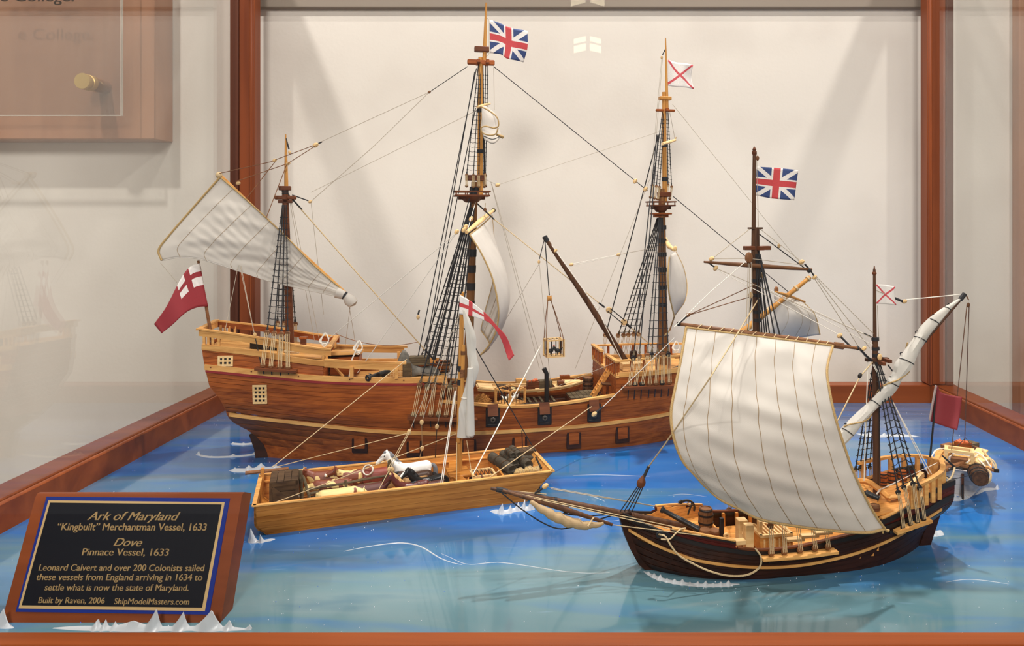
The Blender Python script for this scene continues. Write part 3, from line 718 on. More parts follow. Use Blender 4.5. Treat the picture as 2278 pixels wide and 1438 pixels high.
# ================================================================ the large merchant ship
A = Frame(-.15, .9952, 12)
ark = empty('merchant_ship', A.o, A.t, 'large three masted merchant ship model with reddish brown planked hull', 'ship model')
zs = [-.02, -.0122, -.0023, .0099, .0177, .0273, .037, .0439, .0525, .0625, .0736, .0843, .0939, .102, .1135, .1256, .1382, .1508, .18]
xsv = [-.243, -.2435, -.2446, -.2468, -.2511, -.2581, -.2667, -.2770, -.283, -.2855, -.287, -.2905, -.2965, -.3030, -.3058, -.3088, -.3113, -.3133, -.318]
ah = Hull(tab(zs, xsv), tab([-.02, 0, .03, .06, .10, .13], [.335, .345, .362, .375, .388, .392]),
          tab([-.02, .02, .035, .048, .0625, .08, .10, .126, .15, .18], [.002, .002, .006, .016, .034, .042, .045, .043, .040, .038]),
          smooth([-.02, 0, .03, .065, .10, .13, .16], [.046, .058, .066, .0685, .0665, .060, .056]))
w1 = smooth([-.33, -.312, -.25, -.21, -.17, -.077, .0], [.1535, .1510, .1425, .1345, .1285, .1220, .1215])
w2 = smooth([-.31, -.25, -.17, -.08, -.028, .1, .2, .28, .40], [.1265, .119, .1095, .1042, .1031, .100, .098, .098, .105])
w3 = smooth([-.30, -.275, -.148, -.076, .0135, .104, .2065, .2744, .36], [.0690, .0645, .0461, .0385, .0340, .0332, .0368, .0400, .046])
wr = smooth([-.03, .013, .058, .112, .158, .197], [.0760, .0705, .0650, .0648, .0685, .0725])
def atop(x):
    if x < -.170: return w1(x)
    if x < -.028: return w2(x)+.001
    if x < .198: return wr(x)
    return w2(x)+.001
STEPS = (-.170, -.028, .198)
hull_root = MB().tube([(-.243, 0, -.018), (-.10, 0, -.02), (.335, 0, -.018), (.352, 0, .01), (.372, 0, .06), (.392, 0, .12)], [.003]*6, 6).build('hull', 'mahogd', ark)
def line(a, b, t): return lambda x: a(x)+(b(x)-a(x))*t
kl = lambda x: -.016
for side in (-1, 1):
    for a, b2, nn in ((kl, w3, 7), (w3, w2, 11), (w2, w1, 4)):
        for i in range(nn):
            mb = ah.strake(line(a, b2, i/nn), line(a, b2, (i+1)/nn), side, atop, STEPS, th=.0016)
            if mb: mb.build('strake', 'mahog', hull_root)
    ah.wale(lambda x: w3(x)+.0002, side, -.283, .375, .0030, .0046, 70).build('wale', 'maple' if side < 0 else 'mahog', hull_root)
    ah.wale(w2, side, -.309, -.028, .0036, .0066, 50).build('wale', 'maple', hull_root)
    ah.wale(lambda x: w2(x)-.0046, side, -.308, -.05, .0030, .0030, 50).build('red_stripe', 'red', hull_root)
    ah.wale(lambda x: w1(x)-.001, side, -.313, -.170, .0036, .0066, 40).build('wale', 'maple', hull_root)
    ah.wale(lambda x: w2(x)+.001, side, .197, .384, .0036, .0062, 30).build('wale', 'maple', hull_root)
    ah.wale(lambda x: wr(x)+.0008, side, -.030, .196, .0060, .0030, 30).build('waist_rail', 'maple', hull_root)
    ah.wale(lambda x: w1(x)-.0020, side, -.170, -.0766, .0032, .0070, 16).build('open_rail', 'maple', hull_root)
    ah.wale(lambda x: w1(x)+.0030, side, -.170, -.0720, .0050, .0026, 16).build('open_rail', 'maple', hull_root)
    # treenail dots
    for x in (-.302, -.255, -.20, -.14, -.075): MB().lathe([(.0009, 0), (.0009, .0006)], ah.pt(x, w2(x)+.0006, side, .0018), (0, side, 0), 8).build('treenail', 'mahogd', hull_root)
# transom planks (flat stern)
for i in range(12):
    za, zb2 = .058+i*.0077, .058+(i+1)*.0077-.0003
    MB().add([(ah.xs(z)+.0006-dx, s*(ah.half(ah.xs(z), z)-.0006), z) for dx in (0, .0012) for (z, s) in ((za, -1), (za, 1), (zb2, 1), (zb2, -1))], [(0, 1, 2, 3), (7, 6, 5, 4), (0, 4, 5, 1), (1, 5, 6, 2), (2, 6, 7, 3), (3, 7, 4, 0)]).build('transom_plank', 'mahog', hull_root)
MB().prism([Vector((-.2425, -.002, -.015)), Vector((-.258, -.002, -.015)), Vector((-.262, -.002, .012)), Vector((-.268, -.002, .030)), Vector((-.262, -.002, .033)), Vector((-.247, -.002, .010))], (0, .004, 0)).build('rudder', 'walnut', ark)
# decks
deck_planks(ark, ah, -.308, -.172, lambda x: .1405+(-.24-x)*.115, 12, 'maple', .004)
deck_planks(ark, ah, -.172, -.020, lambda x: .0935, 13, 'maple', .004)
deck_planks(ark, ah, -.022, .199, lambda x: .052, 14, 'mahogd', .004)
deck_planks(ark, ah, .199, .375, lambda x: .0975, 14, 'maple', .004)
def bulkhead(x, z0, z1, n, mat, inset=.002, name='bulkhead_plank'):
    for i in range(n):
        za, zb2 = lerp(z0, z1, i/n), lerp(z0, z1, (i+1)/n)-.0003
        MB().box((x, 0, (za+zb2)/2), (.002, 2*(ah.half(x, za)-inset), zb2-za)).build(name, mat, ark)
bulkhead(-.171, .105, .128, 4, 'mahog'); bulkhead(-.024, .052, .093, 6, 'mahog'); bulkhead(.199, .052, .097, 7, 'mahog')
# poop railing
pr_z = lambda x: w1(x)+.0200-(x+.317)*.028
for side in (-1, 1):
    yy = lambda x: side*(ah.half(x, .155)-.001)
    pts = [(x, yy(x), pr_z(x)) for x in [lerp(-.3165, -.163, i/14) for i in range(15)]]
    MB().sweep(pts, .0055, .0020).build('poop_rail', 'maple', ark); MB().sweep([(p[0], p[1], p[2]-.0045) for p in pts], .0028, .0072).build('poop_rail', 'maple' if side < 0 else 'mahog', ark)
    for x in (-.311, -.306, -.301, -.294, -.225, -.172, -.168): MB().bar((x, yy(x), w1(x)), (x, yy(x), pr_z(x)-.005), .0028, .0028).build('stanchion', 'maple', ark)
    for x in (-.1375, -.084): MB().bar((x, side*(ah.half(x, .11)-.001), w2(x)+.002), (x, side*(ah.half(x, .115)-.001), w1(x)-.003), .0040, .0120).build('stanchion', 'maple', ark); 
    # forecastle railing
    fy = lambda x: side*(ah.half(x, .11)-.001)
    pts = [(x, fy(x), .1165+(x-.2)*.02) for x in [lerp(.197, .372, i/14) for i in range(15)]]
    MB().sweep(pts, .0055, .0022).build('forecastle_rail', 'maple', ark)
    for x in [lerp(.202, .368, i/9) for i in range(10)]: MB().bar((x, fy(x), w2(x)+.003), (x, fy(x), .1155+(x-.2)*.02), .0030, .0030).build('stanchion', 'mahog', ark)
MB().bar((-.3165, -.042, pr_z(-.3165)), (-.3165, .042, pr_z(-.3165)), .0060, .0022).build('taffrail', 'maple', ark)
MB().bar((-.3155, -.040, pr_z(-.3165)-.0045), (-.3155, .040, pr_z(-.3165)-.0045), .0028, .0070).build('taffrail', 'maple', ark)
MB().bar((-.166, -.046, .1445), (-.166, .046, .1445), .0055, .0035).build('poop_breast_rail', 'maple', ark)
for a, b2 in ((-.068, -.012), (.012, .068)):
    MB().bar((.1985, a, .1170), (.1985, b2, .1170), .0055, .0026).build('breast_rail', 'maple', ark)
    for i in range(6): y = lerp(a+.003, b2-.003, i/5); MB().bar((.1985, y, .098), (.1985, y, .1158), .0032, .0032).build('baluster', 'mahog', ark)
MB().bar((.1995, -.068, .0970), (.1995, .068, .0970), .0040, .0034).build('deck_beam', 'maple', ark)
# cabin under the poop break, with hatch roof and window
MB().box((-.150, .012, .1155), (.036, .056, .022)).build('cabin', 'mahog', ark)
MB().box((-.150, .012, .1285), (.040, .062, .0040), Matrix.Rotation(math.radians(-7), 3, 'X')).build('cabin_roof', 'maple', ark)
MB().box((-.146, -.0162, .1185), (.009, .001, .0055)).build('cabin_window', 'glassb', ark)
MB().bar((-.168, -.030, .126), (-.150, -.030, .105), .008, .0016, up=(1, 0, 1)).build('cabin_steps', 'maple', ark)
# stern lattice windows
def lattice(x, z, nx, nz, cw, chh, lab):
    wn = empty('lattice_window', (0, 0, 0)); wn.parent = ark; wn['label'] = lab
    W, Hh = nx*cw, nz*chh
    P = lambda dx, dz, o=.0: ah.pt(x+dx, z+dz, -1, o)
    a, b2, c, d = P(-W/2, -Hh/2, .0006), P(W/2, -Hh/2, .0006), P(W/2, Hh/2, .0006), P(-W/2, Hh/2, .0006)
    MB().add([a, b2, c, d]+[v+Vector((0, .001, 0)) for v in (a, b2, c, d)], [(0, 1, 2, 3), (7, 6, 5, 4), (0, 4, 5, 1), (1, 5, 6, 2), (2, 6, 7, 3), (3, 7, 4, 0)]).build('pane', 'blackw', wn)
    for i in range(nx+1): MB().bar(P(-W/2+i*cw, -Hh/2-.0012, .0012), P(-W/2+i*cw, Hh/2+.0012, .0012), .0026 if i in (0, nx) else .0020, .0014, up=(0, 1, 0)).build('lattice_bar', 'maplel', wn)
    for j in range(nz+1): MB().bar(P(-W/2-.0012, -Hh/2+j*chh, .0012), P(W/2+.0012, -Hh/2+j*chh, .0012), .0026 if j in (0, nz) else .0020, .0014, up=(0, 1, 0)).build('lattice_bar', 'maplel', wn)
q = A.P(501, 804, -.047); lattice(q.x, q.z, 3, 2, .0050, .0050, 'small upper lattice window near the stern')
q = A.P(577, 879, -.055); lattice(q.x, q.z, 3, 4, .0047, .0052, 'tall lower lattice window near the stern')
# closed gun ports (lower row) and open ports with guns
def box_at(px, py, y, w, h, d, mat, name, par, off=0.0, ch=0.0):
    p = A.P(px, py, y); hb = ah.half(p.x, p.z); sl = (ah.half(p.x+.01, p.z)-ah.half(p.x-.01, p.z))/.02
    return MB().box(Vector((p.x, -hb-off, p.z)), (w, d, h), Matrix.Rotation(-math.atan(sl), 3, 'Z'), ch).build(name, mat, par)
for (px, py) in ((799, 992), (922, 996), (1042, 992), (1155, 986), (1275, 976), (1384, 965)):
    fr_ = box_at(px, py, -.06, .0195, .0235, .0030, 'walnut', 'port_frame', ark, .0004, .0006)
    box_at(px, py-2, -.06, .0135, .0150, .0040, 'mahog', 'port_lid', fr_, .0010, .0005)
for k, (px, py) in enumerate(((1096, 928), (1211, 924), (1321, 918))):
    fr_ = box_at(px, py, -.067, .0180, .0235, .0036, 'blackw', 'port_frame', ark, .0004, .0006)
    box_at(px, py+2, -.067, .0125, .0160, .0042, 'black', 'port_opening', fr_, .0004)
    box_at(px, py+17, -.067, .0150, .0030, .0060, 'blackw', 'port_sill', fr_, .001, .0008)
    p = A.P(px, py-16, -.072); hb = ah.half(p.x, p.z)
    MB().box((p.x, -hb-.006, p.z), (.0130, .0014, .0150), Matrix.Rotation(math.radians(-18), 3, 'X')).build('port_lid', 'mahogd', fr_)
    p = A.P(px, py+5, -.074)
    g = empty('gun', A.W((p.x, -.060, p.z)), A.t, ('leftmost black cannon poking from an open port of the big ship', 'middle black cannon poking from an open port of the big ship', 'rightmost black cannon poking from an open port of the big ship')[k], 'cannon', 'cannons run out through the big ship side')
    MB().lathe([(.0030, 0), (.0026, .006), (.0022, .016), (.0030, .0165), (.0034, .018), (.0026, .0192), (.0013, .0192), (.0013, .012)], (0, 0, 0), (0, -1, 0), 14).build('barrel', plain('gun_bronze_grey', (78, 72, 66), .45, .2) if k == 0 else bpy.data.materials['gun_bronze_grey'], g)
# masts ------------------------------------------------------------------
def AP(px, py, y=0.0): return A.P(px, py, y)
mm = mast(ark, AP(1040, 845), AP(1056, 405), .0062, .0046, 'mastl', 'main_mast'); bands(mm, AP(1040, 845), AP(1056, 405), (.38, .47, .56, .64, .72), .0060, .010); bands(mm, AP(1040, 845), AP(1056, 405), (.945,), .0066, .016)
tm_ = mast(mm, AP(1068, 440), AP(1069, 128), .0042, .0030, 'box', 'topmast'); bands(mm, AP(1068, 440), AP(1069, 128), (.14, .33, .62), .0044, .005)
mast(mm, AP(1077.5, 138), AP(1081.5, 6), .0028, .0012, 'box', 'topgallant_pole')
q = AP(1049, 436); platform(mm, (q.x, 0), .0235, .019, q.z)
q = AP(1056, 396); MB().box((q.x, 0, q.z), (.0250, .012, .0075), ch=.0006).build('mast_cap', 'mahogd', mm)
q = AP(1070, 139); MB().box((q.x, 0, q.z), (.0370, .006, .0070), ch=.0012).build('crosstree', 'mahog', mm); MB().bar(q-Vector((.004, .013, 0)), q+Vector((-.004, .013, 0)), .004, .004).build('crosstree', 'mahog', mm); MB().bar(q-Vector((-.008, .013, 0)), q+Vector((.008, .013, 0)), .004, .004).build('crosstree', 'mahog', mm)
q = AP(1071.5, 110); MB().box((q.x, 0, q.z), (.0195, .008, .0070), ch=.0006).build('mast_cap', 'mahogd', mm)
fm = mast(ark, AP(1476, 850), AP(1472, 420), .0068, .0046, 'mastl', 'fore_mast'); bands(fm, AP(1476, 850), AP(1472, 420), (.22, .31, .40, .49, .58, .66, .73, .80), .0063, .006)
mast(fm, AP(1479, 450), AP(1477, 205), .0036, .0026, 'box', 'topmast'); bands(fm, AP(1479, 450), AP(1477, 205), (.21, .52), .0042, .006)
mast(fm, AP(1484, 245), AP(1480.5, 85), .0024, .0009, 'box', 'topgallant_pole')
q = AP(1470, 458); platform(fm, (q.x, 0), .0175, .015, q.z); q2 = AP(1470, 476); platform(fm, (q2.x, 0), .0135, .010, q2.z, 'mahog', False, 'trestle')
q = AP(1477, 433); MB().box((q.x, 0, q.z), (.0180, .011, .0070), ch=.0006).build('mast_cap', 'mahogd', fm)
q = AP(1480, 246); MB().box((q.x, 0, q.z), (.0280, .005, .0035), ch=.0008).build('crosstree', 'mahog', fm); MB().bar(q-Vector((0, .011, 0)), q+Vector((0, .011, 0)), .004, .0035).build('crosstree', 'mahog', fm)
q = AP(1479.5, 219); MB().box((q.x, 0, q.z), (.0175, .008, .0050), ch=.0006).build('mast_cap', 'box', fm)
zm = mast(ark, AP(646, 790), AP(634, 415), .0052, .0038, 'mahogd', 'mizzen_mast')
mast(zm, AP(637, 425), AP(635.5, 299), .0026, .0008, 'box', 'topmast_pole')
q = AP(635, 440); MB().box((q.x, 0, q.z), (.0265, .005, .0050), ch=.0010).build('crosstree', 'mahogd', zm); MB().bar(q-Vector((0, .012, 0)), q+Vector((0, .012, 0)), .005, .005).build('crosstree', 'mahogd', zm); MB().box(q-Vector((0, 0, .005)), (.017, .008, .004)).build('trestle', 'mahogd', zm)
q = AP(634, 419); MB().box((q.x, 0, q.z), (.0145, .008, .0055), ch=.0006).build('mast_cap', 'mahogd', zm)
bands(zm, AP(635, 436), AP(634, 421), (.35, .7), .0042, .002)
# shrouds ------------------------------------------------------------------
nu = [AP(px, py, -.071) for px, py in ((933, 858), (951, 860), (965, 860), (986, 864), (1001, 862), (1012, 861))]
nl = [AP(px, py, -.078) for px, py in ((920, 924), (938, 924), (958, 922), (975, 922), (992, 923), (1008, 922))]
shroud_gang(ark, AP(1050, 462, -.006), nu, nl, .00085, .00045, .0037, .02, 19, .006, ('brown', 'greyw', 'brown'))
a, b2 = AP(906, 929, -.078), AP(1062, 934, -.078); channel(ark, [a, a.lerp(b2, .5), b2], .016, .0030, 'mahogd', nl, .017)
fu = [Vector((p.x, .071, p.z)) for p in nu]; fl = [Vector((p.x, .078, p.z)) for p in nl]
shroud_gang(ark, AP(1050, 462, .006), fu, fl, .00085, .00045, .0037, .02, 19, .006, ('brown', 'greyw')); channel(ark, [Vector((a.x, .078, a.z)), Vector((b2.x, .078, b2.z))], .016, .0030)
nu = [AP(px, py, -.070) for px, py in ((1409, 797), (1422, 793), (1440, 791), (1450, 790), (1463, 790), (1475, 789), (1487, 789))]
nl = [AP(px, py, -.077) for px, py in ((1399, 857), (1413, 856), (1428, 855), (1445, 853), (1459, 852), (1473, 852), (1489, 850))]
shroud_gang(ark, AP(1470, 485, -.005), nu[2:], nl[2:], .0008, .00045, .0036, .02, 17, .005, ('brown', 'blackw', 'brown'))
shroud_gang(ark, AP(1463, 300, -.003), nu[:2], nl[:2], .0008, .00045, .0036, .02, 0, .002, ('blackw', 'brown'))
a, b2 = AP(1385, 863, -.077), AP(1502, 859, -.077); channel(ark, [a, b2], .014, .0034, 'mahogd', nl, .020)
fu = [AP(px, py, .070) for px, py in ((1347, 746), (1375, 747), (1387, 746), (1398, 745), (1409, 744), (1420, 744))]; fl = [Vector((p.x-.006, .078, .080)) for p in fu]
shroud_gang(ark, AP(1466, 485, .005), fu[1:], fl[1:], .0008, .00045, .0036, .03, 17, .005, ('brown', 'brown')); shroud_gang(ark, AP(1466, 300, .003), fu[:1], fl[:1], .0008, .00045, .0036, .02, 0, .002)
channel(ark, [fl[0], fl[-1]+Vector((.03, 0, 0))], .014, .0034)
nu = [AP(px, py, -.052) for px, py in ((594, 740), (610, 742), (626, 744), (640, 743))]; nl = [AP(px, py, -.060) for px, py in ((585, 812), (603, 814), (623, 816), (641, 817))]
shroud_gang(ark, AP(633, 456, -.011), nu, nl, .0007, .0005, .0034, .06, 19, .005, ('brown',)); a, b2 = AP(568, 820, -.060), AP(660, 826, -.060); channel(ark, [a, b2], .013, .0028, 'mahogd', nl, .012)
fu = [AP(px, py, .050) for px, py in ((617, 719), (631, 719), (645, 720), (657, 721))]; shroud_gang(ark, AP(633, 456, .005), fu, [Vector((p.x, .057, .118)) for p in fu], .0007, .0005, .0034, .06, 19, .005, ('brown',))
# topmast shrouds
for hx, hy, pts, y0 in ((1067, 142, ((1038, 390), (1053, 391), (1065, 391)), -.012), (1072, 142, ((1069, 391), (1077, 391), (1078, 388)), .012)):
    shroud_gang(mm, AP(hx, hy, y0*.15), [AP(px, py, y0) for px, py in pts], [AP(px, py+24, y0) for px, py in pts], .0006, .0004, .0022, .05, 22, .003, ('brown',), ratr=.0003, over=.001)
shroud_gang(mm, AP(1083, 142, .008), [AP(1076, 392, .012), AP(1080, 391, .016)], [AP(1076, 414, .012), AP(1080, 414, .016)], .0006, .0004, .0022, .05, 22, .003, ('brown',), ratr=.0003, over=.001)
for pts, y0, h in ((((1451, 413), (1460, 415), (1467, 417)), -.010, (1476, 250)), (((1480, 410), (1486, 412), (1494, 416)), .010, (1484, 250))):
    shroud_gang(fm, AP(h[0], h[1], y0*.15), [AP(px, py, y0) for px, py in pts], [AP(px-4, py+26, y0) for px, py in pts], .0006, .0004, .0022, .05, 18, .003, ('brown',), ratr=.0003, over=.001)
# backstays and stays
for p in (((1060, 152, -.002), (930, 793, -.07)), ((1056, 160, -.002), (944, 797, -.07)), ((1058, 240, -.002), (946, 796, .06)), ((1052, 410, -.01), (953, 800, -.06)), ((1050, 440, -.01), (960, 795, .06)), ((1048, 455, -.01), (968, 800, .06))):
    rope(ark, [AP(*q) for q in p], .00065, 'blkrope', 'backstay')
def stay(pts, r, mat, hearts=(), name='stay'):
    P = [AP(*q) for q in pts]; rope(ark, P, r, mat, name)
    for (px, py, y, rr, mt) in hearts: block(ark, AP(px, py, y), rr, mt, (0, math.radians(35), 0))
stay([(1098, 148, 0), (1441, 425, 0)], .0006, 'blkrope', ((1413, 403, 0, .0030, 'block'), (1436, 421, 0, .0030, 'block')))
stay([(1058, 450, 0), (1100, 489, 0)], .0010, 'blkrope'); rope(ark, [AP(1098, 487), AP(1336, 677)], .0007, 'tan', 'stay'); rope(ark, [AP(1332, 674), AP(1345, 684)], .0013, 'blkrope', 'stay_collar')
deadeye(ark, AP(1355, 690), .0046, 'block'); deadeye(ark, AP(1388, 717), .0046, 'block')
for d in (-3, 3): rope(ark, [AP(1355+d, 690-d, -.003), AP(1388+d, 717-d, -.003)], .0007, 'blkrope', 'lanyard')
rope(ark, [AP(1390, 718), AP(1404, 730)], .0016, 'blkrope', 'stay_collar'); rope(ark, [AP(1404, 730), AP(1455, 775)], .0007, 'tan', 'stay')
stay([(1497, 437, 0), (1760, 655, 0)], .0006, 'blkrope'); stay([(1496, 232, 0), (1800, 610, 0)], .00035, 'thread')
stay([(640, 432, 0), (948, 782, 0)], .0008, 'tan'); rope(ark, [AP(640, 432), AP(672, 467)], .0011, 'blkrope', 'stay_collar'); rope(ark, [AP(945, 778), AP(965, 800)], .0014, 'blkrope', 'stay_collar')
rope(ark, [AP(1040, 148), AP(957, 204)], .0005, 'blkrope', 'crowfoot'); block(ark, AP(955, 205), .0018, 'brown', (0, .9, 0))
for q in ((700, 322), (832, 325)): rope(ark, [AP(955, 205), AP(*q)], .00038, 'thread', 'crowfoot')
rope(ark, [AP(832, 325), AP(692, 448)], .0004, 'thread', 'crowfoot'); rope(ark, [AP(1062, 245), AP(692, 428)], .00032, 'thread', 'brace')
block(ark, AP(702, 323, -.005), .0030, 'block', (0, 1, 0)); rope(ark, [AP(705, 321), AP(716, 316)], .001, 'blkrope', 'seizing')
for p, q in (((700, 323), (612, 356)), ((700, 326), (640, 364)), ((612, 358), (488, 386)), ((612, 360), (548, 442)), ((640, 364), (525, 404)), ((638, 366), (592, 486))): rope(ark, [AP(p[0], p[1], -.006), AP(q[0], q[1], -.014)], .0005, 'brown', 'peak_line')
block(ark, AP(611, 357, -.01), .0022, 'block', (0, 1, 0)); block(ark, AP(641, 364, -.008), .0022, 'block', (0, 1, 0)); block(ark, AP(530, 408, -.01), .0022, 'block', (0, 1.3, 0))
rope(ark, [AP(636, 308), AP(643, 332)], .0010, 'blkrope', 'seizing'); block(ark, AP(644, 339), .0017, 'block')
block(ark, AP(690, 449), .0020, 'block', (0, 1.1, 0)); rope(ark, [AP(650, 434), AP(686, 447)], .0008, 'blkrope', 'seizing')
# lateen yard and mizzen sail ------------------------------------------------
Y = -.009
rope(ark, [AP(484, 385, Y), AP(640, 535, Y), AP(790, 672, Y)], .0022, 'box', 'lateen_yard', 8)
MB().sphere(AP(487, 390, Y-.002), .0042, 8, 6).build('peak_lashing', 'tan', ark)
Ys = Y-.003
top = [AP(490, 394, Ys), AP(560, 455, Ys), AP(640, 530, Ys), AP(700, 592, Ys), AP(762, 645, Ys)]
bot = [AP(360, 580, Ys-.006), AP(400, 573, Ys-.008), AP(445, 577, Ys-.010), AP(520, 600, Ys-.008), AP(600, 626, Ys-.002), AP(680, 645, Ys-.001), AP(752, 660, Ys-.001)]
lft = [AP(490, 394, Ys), AP(425, 468, Ys), AP(375, 526, Ys-.002), AP(353, 557, Ys-.004), AP(360, 580, Ys-.006)]
rgt = [AP(762, 645, Ys), AP(757, 652, Ys-.003), AP(752, 660, Ys-.002)]
rg = random.Random(5)
def lat_b(u, v):
    s = math.sin(math.pi*u)**.8*math.sin(math.pi*v); wr_ = .0007*math.sin(9*u+14*v)+.0007*math.sin(33*u+27*v+1)*math.sin(5*v+3*u)+.0005*math.sin(61*v-36*u)*math.sin(7*u)
    return (0, -.012*s*max(0, 1-u*1.7)+wr_*min(1, 6*u*(1-u))*min(1, 6*v*(1-v)), 0)
rows = coons(top, bot, lft, rgt, 44, 70, lat_b)
ls = cloth('lateen_sail', rows, 'sail', ark)
MB().tube([r[0]+Vector((0, -.0008, 0)) for r in rows], .0013, 6).build('bolt_rope', 'bolt', ls); MB().tube([p+Vector((0, -.0008, 0)) for p in rows[0]], .0010, 6).build('bolt_rope', 'bolt', ls); MB().tube(rows[-1], .0006, 5).build('bolt_rope', 'sail', ls)
for j in (7, 17, 27, 37, 47, 57, 63): MB().tube([rows[i][j]+Vector((0, -.0004, 0)) for i in range(44)], .00022, 4).build('seam', 'stitch', ls)
gp = [AP(748, 651, Ys-.002), AP(762, 656, Ys-.002), AP(768, 658, Ys-.002), AP(778, 668, Ys-.002), AP(786, 676, Ys-.002), AP(788, 680, Ys-.002)]
MB().tube(gp, [.0070, .0058, .0048, .0080, .0068, .002], 12).build('gathered_tack', 'sail', ls); MB().tube([AP(764, 656, Ys-.002), AP(768, 659, Ys-.002)], .0055, 10).build('tack_lashing', 'blkrope', ls)
# ensign -------------------------------------------------------------------
mast(ark, AP(478, 795, -.012), AP(441, 580, -.012), .0021, .0016, 'brown', 'ensign_staff', 8)
es = ark.children[-1] if False else None
flag(ark, (AP(443, 588, -.014), AP(397, 640, -.022), AP(341, 722, -.03), AP(462, 683, -.014)), 'f_ensign', 18, 26, .0025, 1.1, 'ensign', 'red ensign with a white canton and red cross')
o = ark.children
rows = coons([AP(444, 586, -.014), AP(425, 592, -.018), AP(405, 615, -.024), AP(372, 680, -.028), AP(341, 722, -.03)], [AP(463, 682, -.014), AP(440, 684, -.02), AP(415, 695, -.026), AP(385, 722, -.028), AP(358, 743, -.030)],
             [AP(444, 586, -.014), AP(463, 682, -.014)], [AP(341, 722, -.03), AP(358, 743, -.030)], 16, 28, lambda u, v: (0, .0025*math.sin(8*u)*u, 0))
for k in list(ark.children):
    if k.name.startswith('ensign') and not k.name.startswith('ensign_staff'): bpy.data.objects.remove(k)
cloth('ensign', rows, 'f_ensign', ark, thick=.0003, label='red ensign with a white canton and red cross')
# main-top flag, fore-top flag
rows = coons([AP(1089, 44), AP(1110, 50), (AP(1140, 64)), AP(1174, 68)], [AP(1090, 118), AP(1115, 121), AP(1128, 131), AP(1165, 138)], [AP(1089, 44), AP(1090, 118)], [AP(1174, 68), AP(1174, 105), AP(1165, 138)], 18, 26, lambda u, v: (0, .004*math.sin(7*u)*u, 0))
cloth('flag', rows, 'f_union', ark, thick=.0003, label='union flag at the main topmast'); rope(ark, [AP(1083, 40), AP(1088, 44), AP(1088, 120), AP(1078, 130)], .0003, 'thread', 'halyard')
rows = coons([AP(1486, 133), AP(1510, 140), AP(1544, 143)], [AP(1479, 190), AP(1510, 194), AP(1546, 197)], [AP(1486, 133), AP(1484, 165), AP(1479, 190)], [AP(1544, 143), AP(1540, 170), AP(1546, 197)], 16, 22, lambda u, v: (0, .004*math.sin(8*u)*u, 0))
cloth('flag', rows, 'f_saltire', ark, thick=.0003, label='white flag with a red saltire at the fore topmast')
rope(ark, [AP(1481, 108), AP(1474, 122)], .0008, 'blkrope', 'seizing'); block(ark, AP(1472, 128), .0018, 'block'); rope(ark, [AP(1472, 130), AP(1448, 400)], .0003, 'thread', 'halyard'); rope(ark, [AP(1474, 130), AP(1452, 400)], .0003, 'thread', 'halyard')
# main course ----------------------------------------------------------------
y0 = A.D(1038, 517, .885); y1 = A.D(1098, 468, 1.09)
MB().tube([y0, y0.lerp(y1, .5), y1], [.0022, .0038, .0020], 10).build('main_yard', 'maplel', ark); MB().sphere(y1, .0034, 8, 6).build('yard_lashing', 'greyw', ark)
for q in ((1032, 512, .885), (1036, 505, .89), (1048, 487, .93), (1016, 516, .88)): block(ark, A.D(*q), .0026, 'maplel', (0, .6, 0))
top = [A.D(1045, 522, .89), A.D(1070, 503, .98), A.D(1095, 480, 1.085)]
bot = [A.D(1067, 792, .90), A.D(1090, 770, .97), A.D(1070, 735, 1.08)]
lft = [A.D(1045, 522, .89), A.D(1072, 566, .89), A.D(1097, 625, .89), A.D(1109, 690, .89), A.D(1104, 735, .895), A.D(1088, 768, .90), A.D(1067, 792, .90)]
rgt = [A.D(1095, 480, 1.085), A.D(1100, 560, 1.08), A.D(1098, 620, 1.08), A.D(1080, 690, 1.08), A.D(1070, 735, 1.08)]
rows = coons(top, bot, lft, rgt, 30, 20, lambda u, v: (.012*math.sin(math.pi*u)*math.sin(math.pi*v), 0, 0))
ms = cloth('main_course_sail', rows, 'sail', ark)
for pts, r, mt in (([r[0] for r in rows], .0011, 'bolt'), (rows[-1], .0009, 'bolt'), ([r[-1] for r in rows], .0010, 'bolt'), (rows[0], .0009, 'bolt')): MB().tube(pts, r, 6).build('bolt_rope', mt, ms)
for j in (4, 8, 12, 16): MB().tube([r[j]+Vector((-.0004, 0, 0)) for r in rows], .0002, 4).build('seam', 'stitch', ms)
rope(ark, [AP(1058, 450, -.004), A.D(1040, 512, .885)], .0004, 'white', 'lift'); rope(ark, [A.D(1016, 518, .88), AP(730, 755, -.045)], .0005, 'white', 'brace'); rope(ark, [A.D(1014, 520, .88), AP(795, 830, -.055)], .0005, 'white', 'brace')
rope(ark, [AP(1080, 452), AP(1078, 482)], .0004, 'tan', 'lift'); block(ark, AP(1079, 467), .0022, 'brown')
